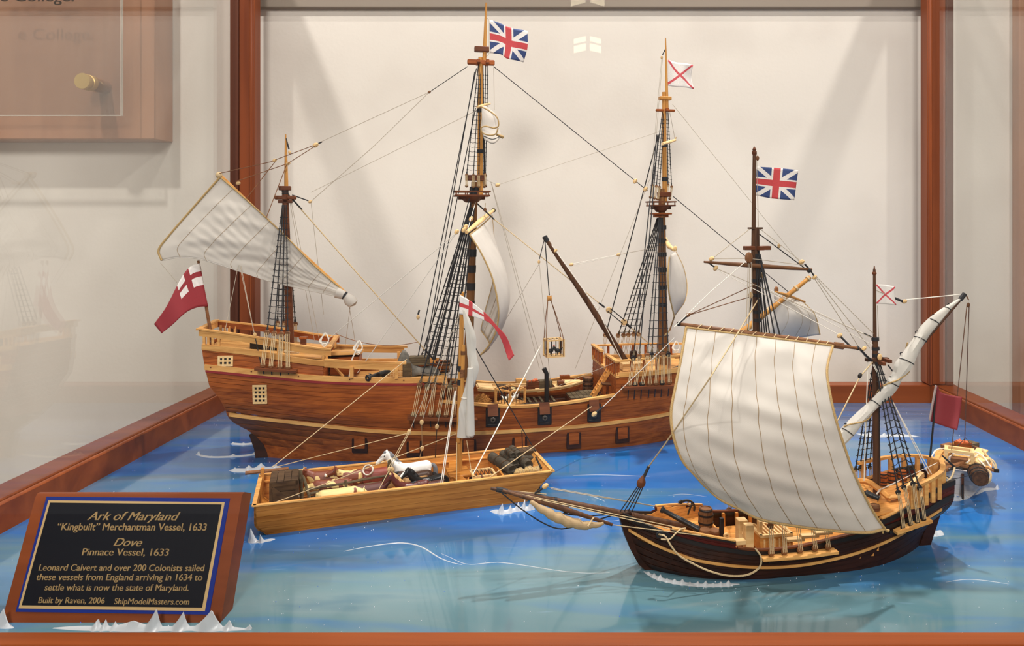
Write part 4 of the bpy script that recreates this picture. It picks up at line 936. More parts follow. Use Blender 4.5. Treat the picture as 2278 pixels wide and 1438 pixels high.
# main topsail hanging folded from its yard
y0 = A.D(1066, 240, .95); y1 = A.D(1118, 303, 1.02)
MB().tube([A.D(1062, 238, .94), A.D(1080, 233, 1.0), A.D(1090, 231, 1.06)], [.0014, .002, .0014], 8).build('topsail_yard', 'maplel', ark)
rows = coons([A.D(1071, 236, .96), A.D(1080, 236, .99), A.D(1086, 240, 1.02)], [A.D(1078, 312, .96), A.D(1096, 322, .98), A.D(1116, 302, 1.02)], [A.D(1071, 236, .96), A.D(1072, 262, .96), A.D(1070, 285, .96), A.D(1078, 312, .96)], [A.D(1086, 240, 1.02), A.D(1104, 256, 1.02), A.D(1109, 278, 1.02), A.D(1116, 302, 1.02)], 20, 16, lambda u, v: (0, -.012*math.sin(math.pi*u)*v, 0))
ts = cloth('main_topsail', rows, 'sail', ark)
loopp = [A.D(*q) for q in ((1068, 236, .955), (1090, 248, .955), (1106, 262, .955), (1109, 280, .955), (1100, 285, .955), (1080, 281, .955), (1070, 285, .955), (1074, 296, .955), (1090, 301, .955), (1103, 298, .955), (1108, 285, .955))]
MB().tube(curve(loopp, 40), .0010, 6).build('bolt_rope', 'bolt', ts); MB().tube(curve([A.D(*q) for q in ((1076, 303, .95), (1095, 310, .95), (1112, 304, .96))], 10), .0006, 5).build('gasket', 'blkrope', ts)
MB().tube([A.D(1106, 300, .96), A.D(1118, 305, .97)], [.0016, .0024], 8).build('clew', 'bolt', ts)
# fore course, furled fore topsail yard
y0 = A.D(1490, 553, .95); y1 = A.D(1476, 540, 1.15)
MB().tube([A.D(1500, 556, .96), A.D(1488, 548, 1.0), A.D(1480, 530, 1.10)], [.0024, .0034, .002], 10).build('fore_yard', 'maplel', ark); block(ark, A.D(1502, 553, .96), .0026, 'maplel')
top = [A.D(1489, 572, .96), A.D(1494, 566, 1.0), A.D(1503, 560, 1.06)]; bot = [A.D(1500, 704, .97), A.D(1501, 702, .98), A.D(1502, 700, 1.0)]
lft = [A.D(1489, 572, .96), A.D(1486, 610, .95), A.D(1488, 650, .95), A.D(1494, 680, .96), A.D(1500, 704, .97)]; rgt = [A.D(1503, 560, 1.06), A.D(1520, 595, 1.06), A.D(1528, 635, 1.05), A.D(1523, 670, 1.02), A.D(1502, 700, 1.0)]
rows = coons(top, bot, lft, rgt, 26, 14, lambda u, v: (.004*math.sin(math.pi*u)*math.sin(math.pi*v), 0, 0))
fs = cloth('fore_course_sail', rows, 'sail', ark)
for pts in ([r[0] for r in rows], [r[-1] for r in rows]): MB().tube(pts, .0010, 6).build('bolt_rope', 'bolt', fs)
for j in (4, 8): MB().tube([r[j]+Vector((-.0004, 0, 0)) for r in rows], .0002, 4).build('seam', 'stitch', fs)
rope(ark, [A.D(1501, 702, .99), AP(1490, 735, -.03), AP(1478, 748, -.05)], .0011, 'bolt', 'sheet')
MB().tube([A.D(1474, 320, .98), A.D(1490, 316, 1.04), A.D(1502, 312, 1.08)], [.0020, .0024, .0018], 8).build('fore_topsail_yard', 'maplel', ark); rope(ark, [A.D(1502, 312, 1.08), A.D(1504, 305, 1.08)], .0008, 'tan', 'lashing')
# bowsprit and spritsail
MB().tube([(.330, 0, .088), AP(1660, 732), AP(1802, 617)], [.0052, .0046, .0030], 12).build('bowsprit', 'box', ark); bands(ark, AP(1660, 732), AP(1802, 617), (.35, .78, .97), .0045, .003, 'tan', 'bowsprit_lashing')
spr = [AP(1722, 640, -.01), AP(1760, 660, 0), AP(1790, 680, .01)]
MB().tube([AP(1725, 650, -.03), AP(1752, 657, 0), AP(1790, 672, .04)], [.0016, .0024, .0016], 8).build('spritsail_yard', 'box', ark); block(ark, AP(1727, 645, -.02), .0036, 'brown')
rows = coons([AP(1722, 655, .0), AP(1750, 662, .01), AP(1788, 674, .03)], [AP(1708, 745, 0), AP(1765, 752, .02), AP(1824, 745, .03)], [AP(1722, 655, 0), AP(1722, 700, 0), AP(1708, 745, 0)], [AP(1788, 674, .03), AP(1812, 700, .03), AP(1824, 745, .03)], 18, 18, lambda u, v: (0, -.02*math.sin(math.pi*u)*math.sin(math.pi*v), 0))
sp = cloth('spritsail', rows, 'sail', ark); MB().tube([r[-1] for r in rows], .0011, 6).build('bolt_rope', 'bolt', sp)
for j in (4, 9, 13): MB().tube([r[j]+Vector((0, -.0005, 0)) for r in rows], .0002, 4).build('seam', 'stitch', sp)
# derrick boom with the slung cage
MB().tube([AP(1397, 812, -.01), AP(1305, 668, -.01), AP(1213, 530, -.01)], [.0044, .0040, .0026], 12).build('derrick_boom', 'mast', ark); MB().tube([AP(1217, 537, -.01), AP(1211, 526, -.01)], [.0036, .0036], 8).build('boom_lashing', 'blkrope', ark)
block(ark, AP(1236, 558, -.014), .0022, 'block', (0, .7, 0)); block(ark, AP(1199, 583, -.01), .0019, 'block'); rope(ark, [AP(1211, 533, -.01), AP(1200, 577, -.01)], .0006, 'blkrope', 'guy')
rope(ark, [AP(1227, 545, -.014), AP(1330, 690, -.014), AP(1385, 806, -.02)], .0006, 'white', 'boom_tackle'); rope(ark, [AP(1212, 533, -.01), AP(1222, 657, -.01)], .0007, 'blkrope', 'hoist_rope')
rope(ark, [AP(1455, 552, 0), AP(1376, 567, -.01)], .0004, 'thread', 'topping_lift')
for a_, b_ in (((1374, 567), (1276, 587)), ((1374, 569), (1278, 590))): rope(ark, [AP(*a_), AP(*b_)], .0004, 'white', 'topping_lift')
block(ark, AP(1376, 567, 0), .0024, 'block', (0, 1.4, 0)); block(ark, AP(1271, 589, 0), .0024, 'block', (0, 1.4, 0))
# assorted running rigging
for p in (((1092, 405, 0), (1200, 820, .05)), ((1094, 410, 0), (1215, 840, .05)), ((1106, 412, 0), (1072, 395, 0)), ((1106, 412, 0), (1476, 290, 0)), ((1098, 150, 0), (1100, 245, 0)), ((1199, 588, -.01), (1090, 770, .05)), ((1200, 588, -.01), (1225, 860, .0)),
          ((1445, 400, 0), (1280, 820, .06)), ((1370, 806, -.06), (1240, 860, -.02)), ((645, 450, 0), (700, 760, .03)), ((648, 450, 0), (712, 765, .03)), ((530, 590, -.02), (500, 740, -.04)), ((533, 590, -.02), (566, 745, -.045)), ((536, 592, -.02), (567, 748, -.045)), ((775, 672, -.01), (790, 760, .03)), ((780, 674, -.01), (768, 770, .03)), ((357, 585, -.02), (395, 630, -.02)), ((692, 452, 0), (720, 700, .03)), ((1502, 312, .02), (1490, 250, 0))):
    rope(ark, [AP(*q) for q in p], .00030, 'thread', 'running_line')
rope(ark, [AP(745, 742, .04), AP(930, 761, .05)], .0005, 'brown', 'slack_line', sag=.010)
block(ark, AP(1107, 412), .0026, 'block', (0, 1.2, 0)); block(ark, AP(930, 706, -.06), .0022, 'block'); rope(ark, [AP(933, 690, -.06), AP(930, 700, -.06)], .0011, 'blkrope', 'seizing'); block(ark, AP(567, 745, -.046), .0020, 'maplel'); rope(ark, [AP(567, 748, -.047), AP(580, 808, -.05)], .0005, 'blkrope', 'tackle')
# rope hanks on the rails
for (px, py, y) in ((722, 748, -.045), (797, 765, -.05), (1503, 765, .02)):
    p = AP(px, py, y)
    for k in range(3): MB().tube(curve([p+Vector((.001*k, 0, .004)), p+Vector((-.004-.001*k, -.002, -.006)), p+Vector((.001*k, -.003, -.013+.002*k)), p+Vector((.005, -.002, -.005)), p+Vector((.002, 0, .003))], 16), .0008, 5).build('rope_hank', 'white', ark)
rope(ark, [AP(797, 768, -.055), AP(783, 800, -.057), AP(776, 845, -.058)], .0009, 'white', 'hanging_rope')
# channel of the deck ladder to the forecastle
lad = empty('ladder', A.W((.178, -.028, .0525)), A.t, 'small wooden deck ladder leaning on the forecastle of the big ship', 'ladder')
for s in (-1, 1): MB().bar((-.010, s*.006, 0), (.020, s*.006, .046), .0016, .0042, up=(1, 0, -.6)).build('side_rail', 'oakin', lad)
for i in range(8): t = (i+.6)/8; MB().box((-.010+.030*t, 0, .046*t), (.0050, .0110, .0012)).build('step', 'oakin', lad)
# ================================================================ the small dark pinnace
D = Frame(.18, .6631, 10)
dv = empty('pinnace', D.o, D.t, 'small dark hulled pinnace model with one big set square sail', 'ship model')
def DP(px, py, y=0.0): return D.P(px, py, y)
class PHull(Hull):
    def half(s, x, z):
        a, c = s.xs(z), s.xb(z); t = min(1, max(0, (x-a)/(c-a))); B, f = s.B(z), s.f0(z)
        if t < .42: return B*(1-(1-t/.42)**2.3)**.85
        if t > .60: return f+(B-f)*(1-((t-.60)/.40)**2.2)
        return B
dh = PHull(tab([-.012, 0, .0042, .0166, .0327, .0466, .06], [-.108, -.116, -.1225, -.1300, -.1355, -.1395, -.142]), tab([-.012, 0, .0086, .0348, .0401, .049, .0597, .07], [.141, .1430, .1455, .1570, .1605, .1650, .1660, .1655]),
           tab([-.012, .012, .025, .036, .045, .06, .07], [.002, .003, .008, .018, .022, .022, .022]), smooth([-.012, 0, .02, .04, .06], [.028, .0365, .0415, .0415, .036]))
mo = smooth([-.14, -.1154, -.091, -.0805, -.0267, .0067, .037, .0738, .1057, .131, .16], [.0390, .0280, .0205, .0178, .0119, .0111, .0143, .0205, .0272, .0360, .0470])
shr = smooth([-.142, -.116, -.089, -.0528, -.0276, .0059, .0396, .0815, .12, .16], [.0505, .0411, .0342, .0277, .0248, .0258, .0305, .0365, .0430, .0520])
ft = smooth([-.105, -.0863, -.052], [.0440, .0414, .0358]); qt = smooth([.08, .0918, .1225, .1452, .165], [.0420, .0446, .0545, .0622, .0660])
def dtop(x):
    if x < -.108: return shr(x)+.0004
    if x < -.101: return lerp(shr(x), ft(x), (x+.108)/.007)
    if x < -.051: return ft(x)
    if x < .080: return shr(x)+.0025
    return qt(x)
DST = (-.108, -.101, -.051, .080); dk = lambda x: -.011
dhr = MB().tube([(-.105, 0, -.011), (.02, 0, -.0125), (.14, 0, -.011), (.144, 0, .004), (.155, 0, .030)], .0022, 6).build('hull', 'walnut', dv)
up = lambda x: shr(x)+.030
for side in (-1, 1):
    for a, b2, nn, mt in ((dk, mo, 6, 'walnut'), (mo, shr, 4, 'walnut')):
        for i in range(nn):
            mb = dh.strake(line(a, b2, i/nn), line(a, b2, (i+1)/nn), side, dtop, DST, 60, gap=.0001, th=.0012)
            if mb: mb.build('strake', mt, dhr)
    for i in range(6):
        for xr in ((-.108, -.051), (-.051, .080), (.080, .17)):
            mb = dh.strake(lambda x: shr(x)+i*.0042, lambda x: shr(x)+(i+1)*.0042, side, dtop, DST, 60, gap=.0001, th=.0012, x0=xr[0], x1=xr[1])
            if mb: mb.build('strake', 'rdwal' if i < 4 else 'walnut', dhr)
    dh.wale(mo, side, -.134, .150, .0022, .0022, 60).build('moulding', 'maple', dhr)
    dh.wale(lambda x: shr(x), side, -.139, .158, .0026, .0034, 60).build('black_wale', 'blackw', dhr)
    dh.wale(lambda x: ft(x)+.0004, side, -.102, -.052, .0024, .0012, 16).build('cap_rail', 'maple', dhr)
    dh.wale(lambda x: ft(x)-.0012, side, -.102, -.052, .0022, .0014, 16).build('black_wale', 'blackw', dhr)
    dh.wale(lambda x: shr(x)+.0028, side, -.050, .080, .0034, .0014, 20).build('cap_rail', 'mahogd', dhr)
    dh.wale(lambda x: qt(x)-.0004, side, .080, .1655, .0030, .0044, 20).build('black_wale', 'blackw', dhr)
    dh.wale(lambda x: qt(x)-.0120, side, .090, .164, .0026, .0030, 20).build('black_wale', 'blackw', dhr)
    # inner lining of the bow and frames of the waist
    for i in range(6): 
        mb = dh.strake(lambda x: .0265+i*.0034, lambda x: .0297+i*.0034, side, lambda x: dtop(x)-.0004, DST, 40, off=-.0014, th=.0010, x0=-.130, x1=-.053)
        if mb: mb.build('inner_plank', 'oakin', dv)
    for x in [lerp(-.045, .075, i/9) for i in range(10)]: MB().bar((x, side*(dh.half(x, .02)-.003), .012), (x, side*(dh.half(x, .027)-.003), shr(x)+.0018), .0024, .0030).build('frame_timber', 'oakin', dv)
# transom
for i in range(7):
    za, zb2 = .026+i*.0052, .026+(i+1)*.0052-.0003; vs = []
    for dx in (-.0008, .0004):
        for (z, s) in ((za, -1), (za, 1), (zb2, 1), (zb2, -1)): vs.append((dh.xb(z)+dx, s*max(.001, dh.half(dh.xb(z), z)-.0004), z))
    MB().add(vs, [(0, 1, 2, 3), (7, 6, 5, 4), (0, 4, 5, 1), (1, 5, 6, 2), (2, 6, 7, 3), (3, 7, 4, 0)]).build('transom_plank', 'rdwal' if i in (3, 4, 5) else 'walnut', dhr)
stem = [(1377, 1146), (1404, 1140), (1409, 1152), (1414, 1180), (1436, 1232), (1464, 1268), (1442, 1274), (1421, 1257), (1404, 1226), (1389, 1190)]
MB().prism([DP(px, py, -.0035) for px, py in stem], (0, .007, 0)).build('stem_piece', 'walnut', dhr); MB().box(DP(1392, 1146), (.0130, .0085, .0022), Matrix.Rotation(.12, 3, 'Y')).build('stem_cap', 'mast', dhr)
MB().prism([Vector((.141, -.0016, -.010)), Vector((.153, -.0016, -.010)), Vector((.170, -.0016, .036)), Vector((.160, -.0016, .036))], (0, .0032, 0)).build('rudder', 'walnut', dv)
deck_planks(dv, dh, -.132, -.053, lambda x: .0265+(-.05-x)*.03, 9, 'oakin', .0026, 12)
deck_planks(dv, dh, -.053, .082, lambda x: .0150, 10, 'oakin', .003, 12)
qd = lambda x: .0475+(x-.08)*.10
deck_planks(dv, dh, .079, .163, qd, 11, 'oakin', .0015, 14)
for i in range(4): MB().box((.080, 0, .016+i*.0064+.003), (.0018, .074, .0060)).build('bulkhead_plank', 'oakin', dv); MB().box((-.0535, 0, .016+i*.0042), (.0016, .070, .0040)).build('bulkhead_plank', 'oakin', dv)
# quarterdeck rail
qr = [(.104, .0345, .0676), (.120, .034, .0702), (.1356, .031, .0729), (.150, .025, .0755), (.160, .014, .0775), (.1640, 0, .0785), (.1605, -.013, .0785), (.151, -.0245, .0765), (.138, -.0305, .0738), (.124, -.034, .0705), (.111, -.0355, .0680)]
cq = curve([Vector(p) for p in qr], 50); MB().sweep(cq, .0042, .0026).build('quarter_rail', 'maple', dv)
for i in (2, 7, 11, 15, 19, 23, 27, 31, 34, 37, 40, 43, 46, 48): p = cq[i]; MB().bar((p.x, p.y, qd(p.x)-.001), p, .0030, .0038).build('rail_stanchion', 'maple', dv)
for side in (-1, 1): dh.wale(lambda x: qt(x)+.0020, side, .082, .135, .0040, .0018, 16, -.001).build('deck_edge', 'maple', dv)
for x in [lerp(.088, .118, i/5) for i in range(6)]: MB().box((x, -dh.half(x, .048)+.0010, qt(x)-.0008), (.0028, .0030, .0032)).build('scupper_block', 'maplel', dv)
MB().bar((.118, -.021, .0605), (.145, -.006, .0685), .0034, .0044).build('bench_plank', 'maplel', dv); MB().box((.1560, -.006, .0700), (.0050, .0055, .0240), Matrix.Rotation(.15, 3, 'Y')).build('stern_timber', 'maple', dv)
MB().tube(curve([(.088, .010, .0600), (.094, .0, .0620), (.100, -.008, .0575), (.104, -.016, .0530)], 12), [.0026]*12, 6).build('breast_rail_arm', 'oakin', dv); 
pinr = MB().box((.1085, -.017, .0535), (.0125, .0055, .0022), ch=.0008).build('pin_rail', 'maple', dv)
for k in (-1, 1): MB().bar((.1085+k*.0045, -.017, qd(.108)), (.1085+k*.0045, -.017, .0525), .0025, .0025).build('pin_rail_leg', 'oakin', dv)
# masts
mk = mast(dv, (-.0150, 0, .012), DP(1681, 508), .0044, .0034, 'mast', 'main_mast'); bands(mk, DP(1684, 740), DP(1681, 508), (.12, .2, .36, .5), .0044, .003)
mast(mk, DP(1676, 568), DP(1678, 333), .0020, .0014, 'mast', 'topmast_pole'); MB().lathe([(.0014, 0), (.0022, .001), (.0022, .003), (.0014, .0038), (.0018, .005), (.0004, .0075)], DP(1678, 345), (0, 0, 1), 10).build('mast_truck', 'mahogd', mk)
q = DP(1684, 552); MB().box((q.x, 0, q.z), (.0245, .006, .0036), ch=.0004).build('crosstree', 'mahogd', mk); MB().bar(q-Vector((0, .011, 0)), q+Vector((0, .011, 0)), .004, .0032).build('crosstree', 'mahogd', mk)
q = DP(1680, 508); MB().box((q.x, 0, q.z), (.0118, .006, .0016)).build('mast_cap', 'mast', mk)
zk = mast(dv, (.1020, 0, qd(.10)), DP(1947, 755), .0030, .0026, 'mast', 'mizzen_mast'); mast(zk, DP(1946.5, 800), DP(1945, 600), .0018, .0012, 'mast', 'topmast_pole'); bands(zk, DP(1949, 800), DP(1947, 752), (.2, .5, .95), .0034, .003)
MB().lathe([(.0012, 0), (.0020, .001), (.0020, .002), (.0012, .003), (.0004, .0085)], DP(1945, 612), (0, 0, 1), 10).build('mast_truck', 'mahogd', zk)
q = DP(1951, 800); MB().box((q.x, 0, q.z), (.0230, .0040, .0030), ch=.0004).build('crosstree', 'mast', zk); MB().bar(q-Vector((0, .012, .002)), q+Vector((0, .012, -.002)), .003, .003).build('crosstree', 'mahogd', zk); MB().bar(q-Vector((-.006, .012, 0)), q+Vector((.006, .012, 0)), .003, .003).build('crosstree', 'mahogd', zk)
# shrouds and deadeyes
nl = [DP(px, py, -.046) for px, py in ((1716, 1231), (1745, 1228), (1780, 1224), (1813, 1220), (1842, 1217))]; nu = [DP(px, py, -.042) for px, py in ((1714, 1170), (1742, 1160), (1772, 1156), (1803, 1152), (1832, 1148))]
shroud_gang(dv, DP(1686, 565, -.004), nu, nl, .0006, .00036, .0028, .05, 0, .004, ('brown', 'brown'))
fu = [Vector((p.x, -p.y, p.z)) for p in nu]; fl2 = [Vector((p.x, -p.y, p.z)) for p in nl]; shroud_gang(dv, DP(1686, 565, .004), fu, fl2, .0006, .00036, .0028, .05, 0, .004, ('brown',))
a, b2 = DP(1694, 1243, -.046), DP(1860, 1226, -.046); channel(dv, [a, a.lerp(b2, .5)-Vector((0, .002, 0)), b2], .0085, .0022, 'maple', nl, .011); channel(dv, [Vector((a.x, .046, a.z)), Vector((b2.x, .046, b2.z))], .0085, .0022, 'maple')
nu = [DP(px, py, -.038) for px, py in ((1998, 1096), (2011, 1085), (2031, 1077), (2046, 1086))]; nl = [DP(px, py, -.041) for px, py in ((2009, 1175), (2026, 1167), (2041, 1161), (2055, 1155))]
shroud_gang(dv, DP(1952, 806, -.003), nu, nl, .0006, .00036, .0024, .03, 17, .004, ('blackw',), ratr=.0004)
a, b2 = DP(1990, 1184, -.041), DP(2068, 1157, -.041); channel(dv, [a, b2], .0085, .0022, 'maple', nl[1:3], .010)
fu = [DP(px, py, .036) for px, py in ((1903, 1045), (1913, 1044), (1924, 1042), (1935, 1040))]; shroud_gang(dv, DP(1948, 806, .003), fu, [Vector((p.x+.003, .040, .042)) for p in fu], .0006, .00036, .0022, .03, 17, .004, ('blackw',), ratr=.0004)
# bowsprit, spritsail yard and its furled sail
bs = MB().tube([DP(1585, 1186), DP(1400, 1147), DP(1240, 1115), DP(1092, 1087)], [.0034, .0032, .0026, .0013], 12).build('bowsprit', 'mast', dv); MB().tube([DP(1128, 1094), DP(1104, 1089)], [.0024, .0022], 8).build('bowsprit_lashing', 'blkrope', dv); MB().tube([DP(1238, 1115), DP(1232, 1114)], .0031, 8).build('bowsprit_lashing', 'blkrope', dv); MB().tube([DP(1262, 1121), DP(1258, 1142, -.008)], .0018, 8).build('bowsprit_lashing', 'blkrope', dv)
MB().tube([DP(1118, 1092, -.006), DP(1240, 1128, -.008), DP(1362, 1168, -.010)], [.0012, .0024, .0013], 10).build('spritsail_yard', 'mast', dv)
P = curve([DP(*q) for q in ((1180, 1117, -.012), (1205, 1133, -.012), (1240, 1152, -.012), (1290, 1168, -.012), (1320, 1169, -.012), (1343, 1165, -.012))], 30)
MB().tube([p+Vector((0, 0, .0004*math.sin(i*1.1))) for i, p in enumerate(P)], [.0009+.0038*math.sin(math.pi*min(1, max(.03, i/29)*.97+.02))**.8*(.9+.12*math.sin(i*1.7)) for i in range(30)], 10).build('furled_spritsail', 'sailt', dv)
rope(dv, [DP(1308, 1172, -.017), DP(1316, 1158, -.014), DP(1321, 1152, -.012)], .0007, 'tan', 'gasket')
rope(dv, [DP(1115, 1096, -.004), DP(1160, 1133, -.006), DP(1210, 1165, -.008), DP(1245, 1177, -.009), DP(1280, 1172, -.010)], .0006, 'blkrope', 'bob_line', k=20); rope(dv, [DP(1252, 1143, -.008), DP(1300, 1148, -.006), DP(1345, 1146, 0)], .0006, 'blkrope', 'bob_line', k=10); rope(dv, [DP(1330, 1157, -.006), DP(1366, 1146, 0)], .0006, 'blkrope', 'bob_line')
for a_, b_ in (((1125, 1095, -.004), (1570, 1195, -.03)), ((1130, 1094, -.004), (1520, 1177, -.02)), ((1362, 1168, -.01), (1560, 1192, -.036)), ((1225, 1088, 0), (1475, 1130, .03)), ((1125, 1091, 0), (1215, 1100, .02))): rope(dv, [DP(*a_), DP(*b_)], .00042, 'tan' if a_[0] != 1225 else 'thread', 'fore_line')
block(dv, DP(1213, 1082, 0), .0023, 'maplel', (0, 1.0, 0)); rope(dv, [DP(1208, 1087, 0), DP(1190, 1098, 0)], .0009, 'blkrope', 'seizing'); rope(dv, [DP(1218, 1084), DP(1480, 1130, .03)], .0003, 'thread', 'fore_line')
# forestay with its heart
hb_ = put(dv, 'heart', lambda: MB().sphere((0, 0, -.2), (.95, .6, 1.1), 12, 8).lathe([(.8, 0), (.4, 1.0), (.15, 1.5)], (0, 0, 0), (0, 0, 1), 10).mesh('heart_block'), DP(1427, 1073), 'heart_block', 'mahogd', .0042, (0, .3, 0))
for k in range(4): rope(dv, [DP(1421+k*4, 1079), DP(1378+k*8, 1141+k*2, -.002+k*.001)], .0005, 'blkrope', 'heart_lanyard')
rope(dv, [DP(1432, 1062), DP(1443, 1038)], .0014, 'blkrope', 'stay_collar')
# upper bare yard
MB().tube([DP(1566, 583, -.006), DP(1620, 587, -.006), DP(1684, 592, -.006), DP(1760, 597, -.006), DP(1806, 600, -.006)], [.0010, .0018, .0022, .0018, .0011], 10).build('topsail_yard', 'brown', dv)
block(dv, DP(1666, 574, -.008), .0038, 'brown'); block(dv, DP(1583, 576, -.006), .0020, 'block', (0, 1.2, 0)); block(dv, DP(1592, 597, -.006), .0020, 'block', (0, .8, 0)); block(dv, DP(1783, 583, -.006), .0022, 'block', (0, 1.2, 0)); block(dv, DP(1733, 547, 0), .0016, 'block'); block(dv, DP(1812, 617, -.006), .0019, 'block', (0, .9, 0)); block(dv, DP(1695, 613, 0), .0020, 'block'); block(dv, DP(1670, 657, -.005), .0022, 'block'); rope(dv, [DP(1790, 588, -.006), DP(1799, 598, -.006)], .0009, 'blkrope', 'seizing')
MB().sphere(DP(1800, 602, -.006), .0022, 7, 5).build('yard_lashing', 'blkrope', dv)
for pts, r, mt in ((((1676, 503, 0), (1588, 573, -.006)), .0004, 'thread'), (((1586, 576, -.006), (1660, 575, -.008)), .0003, 'thread'), (((1685, 518, 0), (1790, 597, -.006)), .0005, 'blkrope'), (((1685, 505, 0), (1780, 580, -.006)), .0003, 'thread'), (((1664, 575, -.008), (1788, 590, -.006)), .0003, 'thread'),
                   (((1592, 597, -.006), (1665, 628, -.01), (1940, 752, -.003)), .0003, 'thread'), (((1592, 599, -.006), (1700, 655, -.015), (1868, 746, -.03)), .0003, 'white'), (((1688, 636, -.004), (1942, 768, -.003)), .0003, 'white'), (((1815, 618, -.006), (1935, 775, 0)), .00035, 'thread'), (((1812, 620, -.006), (1928, 800, 0)), .00035, 'thread'), (((1805, 605, -.006), (1945, 745, 0)), .00035, 'thread'),
                   (((1665, 580, -.008), (1660, 735, -.02)), .0004, 'thread'), (((1668, 580, -.008), (1666, 735, -.02)), .0004, 'thread'), (((1672, 580, -.008), (1674, 735, -.02)), .0004, 'thread'), (((1687, 560, -.003), (1735, 745, -.03)), .0006, 'blkrope'), (((1688, 560, -.003), (1722, 742, -.03)), .0006, 'blkrope'), (((1683, 340, 0), (1687, 505, 0)), .0003, 'thread'), (((1666, 576, -.008), (1580, 650, -.02), (1500, 728, -.040)), .0003, 'white')):
    rope(dv, [DP(*q) for q in pts], r, mt, 'running_line')
block(dv, DP(1685, 352), .0017, 'brown')
for q in ((1680, 633), (1678, 658)): rope(dv, [D.D(1530, 702, .645), DP(q[0], q[1], -.004)], .0004, 'brown', 'running_line')
block(dv, D.D(1531, 701, .645), .0018, 'brown', (0, .9, 0)); rope(dv, [DP(1576, 585, -.006), DP(1590, 595, -.006)], .0007, 'blkrope', 'seizing'); rope(dv, [DP(1803, 602, -.006), DP(1811, 615, -.006)], .0007, 'blkrope', 'seizing')
# flags
rows = coons([DP(1683, 371), DP(1720, 373), DP(1775, 379)], [DP(1681, 435), DP(1720, 442), DP(1766, 446)], [DP(1683, 371), DP(1681, 435)], [DP(1775, 379), DP(1766, 446)], 16, 24, lambda u, v: (0, .002*math.sin(6*u)*u, 0)); cloth('flag', rows, 'f_union', dv, thick=.0003, label='union flag at the pinnace main mast')
rows = coons([DP(1949, 633), DP(1970, 634), DP(1990, 638)], [DP(1949, 676), DP(1970, 677), DP(1993, 679)], [DP(1949, 633), DP(1949, 676)], [DP(1990, 638), DP(1990, 658), DP(1993, 679)], 14, 18, lambda u, v: (0, .002*math.sin(6*u)*u, 0)); cloth('flag', rows, 'f_saltire', dv, thick=.0003, label='small white flag with a red saltire at the pinnace mizzen')
rope(dv, [DP(1952, 680), DP(1955, 760)], .0003, 'thread', 'halyard')
rope(dv, [DP(2069, 1018, -.004), DP(2077, 935, -.004), DP(2082, 860, -.004)], .0009, 'black', 'ensign_staff', 7)
rows = coons([DP(2080, 857, -.006), DP(2090, 861, -.006), DP(2100, 876, -.006), DP(2131, 880, -.010)], [DP(2066, 936, -.006), DP(2085, 944, -.006), DP(2120, 954, -.012)], [DP(2080, 857, -.006), DP(2072, 900, -.006), DP(2066, 936, -.006)], [DP(2131, 880, -.010), DP(2126, 920, -.010), DP(2120, 954, -.012)], 16, 22, lambda u, v: (0, .006*math.sin(5*u)*u**.5, 0)); cloth('ensign', rows, 'f_plainred', dv, thick=.0003, label='plain dark red ensign on the pinnace stern')
# big square sail ---------------------------------------------------------------
yd = [D.D(*q) for q in ((1506, 720, .648), (1560, 728, .642), (1680, 744, .634), (1800, 759, .632), (1912, 776, .640))]
MB().tube(curve(yd, 20), [.0011+.0013*math.sin(math.pi*min(1, max(0, (i+2)/22))) for i in range(20)], 10).build('main_yard', 'brown', dv)
for c, d_ in (((1510, 721, .646), 0), ((1908, 775, .640), 0)): MB().sphere(D.D(*c), .0020, 8, 6).build('yard_lashing', 'blkrope', dv)
MB().tube([D.D(1856, 768, .636), D.D(1876, 771, .637)], .0028, 8).build('yard_lashing', 'brown', dv)
sd = lambda L, dz=0: [D.D(*q) for q in L]
top = sd([(1526, 728, .640), (1600, 738, .632), (1700, 750, .626), (1780, 760, .625), (1852, 769, .630)])
lft = sd([(1526, 728, .640), (1514, 800, .622), (1502, 860, .610), (1492, 920, .600), (1498, 973, .594), (1518, 1025, .592), (1548, 1060, .592), (1566, 1080, .594)])
bot = sd([(1566, 1080, .594), (1600, 1110, .590), (1641, 1131, .586), (1690, 1155, .582), (1780, 1172, .580), (1855, 1181, .582), (1931, 1185, .590), (1968, 1177, .598)])
rgt = sd([(1852, 769, .630), (1839, 823, .610), (1846, 879, .598), (1859, 935, .592), (1878, 995, .590), (1897, 1048, .590), (1923, 1104, .592), (1946, 1146, .595), (1968, 1177, .598)])
def mb_(u, v):
    s = math.sin(math.pi*u)*math.sin(math.pi*v)
    return (0, -.014*s+.0013*math.sin(v*38+4*u+2*math.sin(5*u))*s**.5*max(0, 1.1-u)+.0006*math.sin(57*v-9*u)*s**.5, 0)
rows = coons(top, bot, lft, rgt, 60, 56, mb_)
sl = cloth('main_sail', rows, 'sail', dv, thick=.0005)
off = Vector((0, -.0006, 0))
for pts, r in (([r[0]+off for r in rows], .0012), ([r[-1]+off for r in rows], .0011), ([p+off for p in rows[-1]], .0011), ([p+off for p in rows[0]], .0009)): MB().tube(pts, r, 6).build('bolt_rope', 'bolt', sl)
for j in (4, 11, 18, 26, 33, 40, 48): MB().tube([rows[i][j]+off*.6 for i in range(60)], .00026, 4).build('seam', 'stitch', sl)
for j in range(3, 54, 4):                                        # robands lacing the sail to the yard
    p = rows[0][j]; t = j/55; yp = curve(yd, 60)[int(6+t*46)]
    MB().tube([p+Vector((0, -.0006, -.002)), p.lerp(yp, .5)+Vector((0, -.0026, .001)), yp+Vector((0, -.0006, .0026))], .0004, 4).build('roband', 'tan', sl)
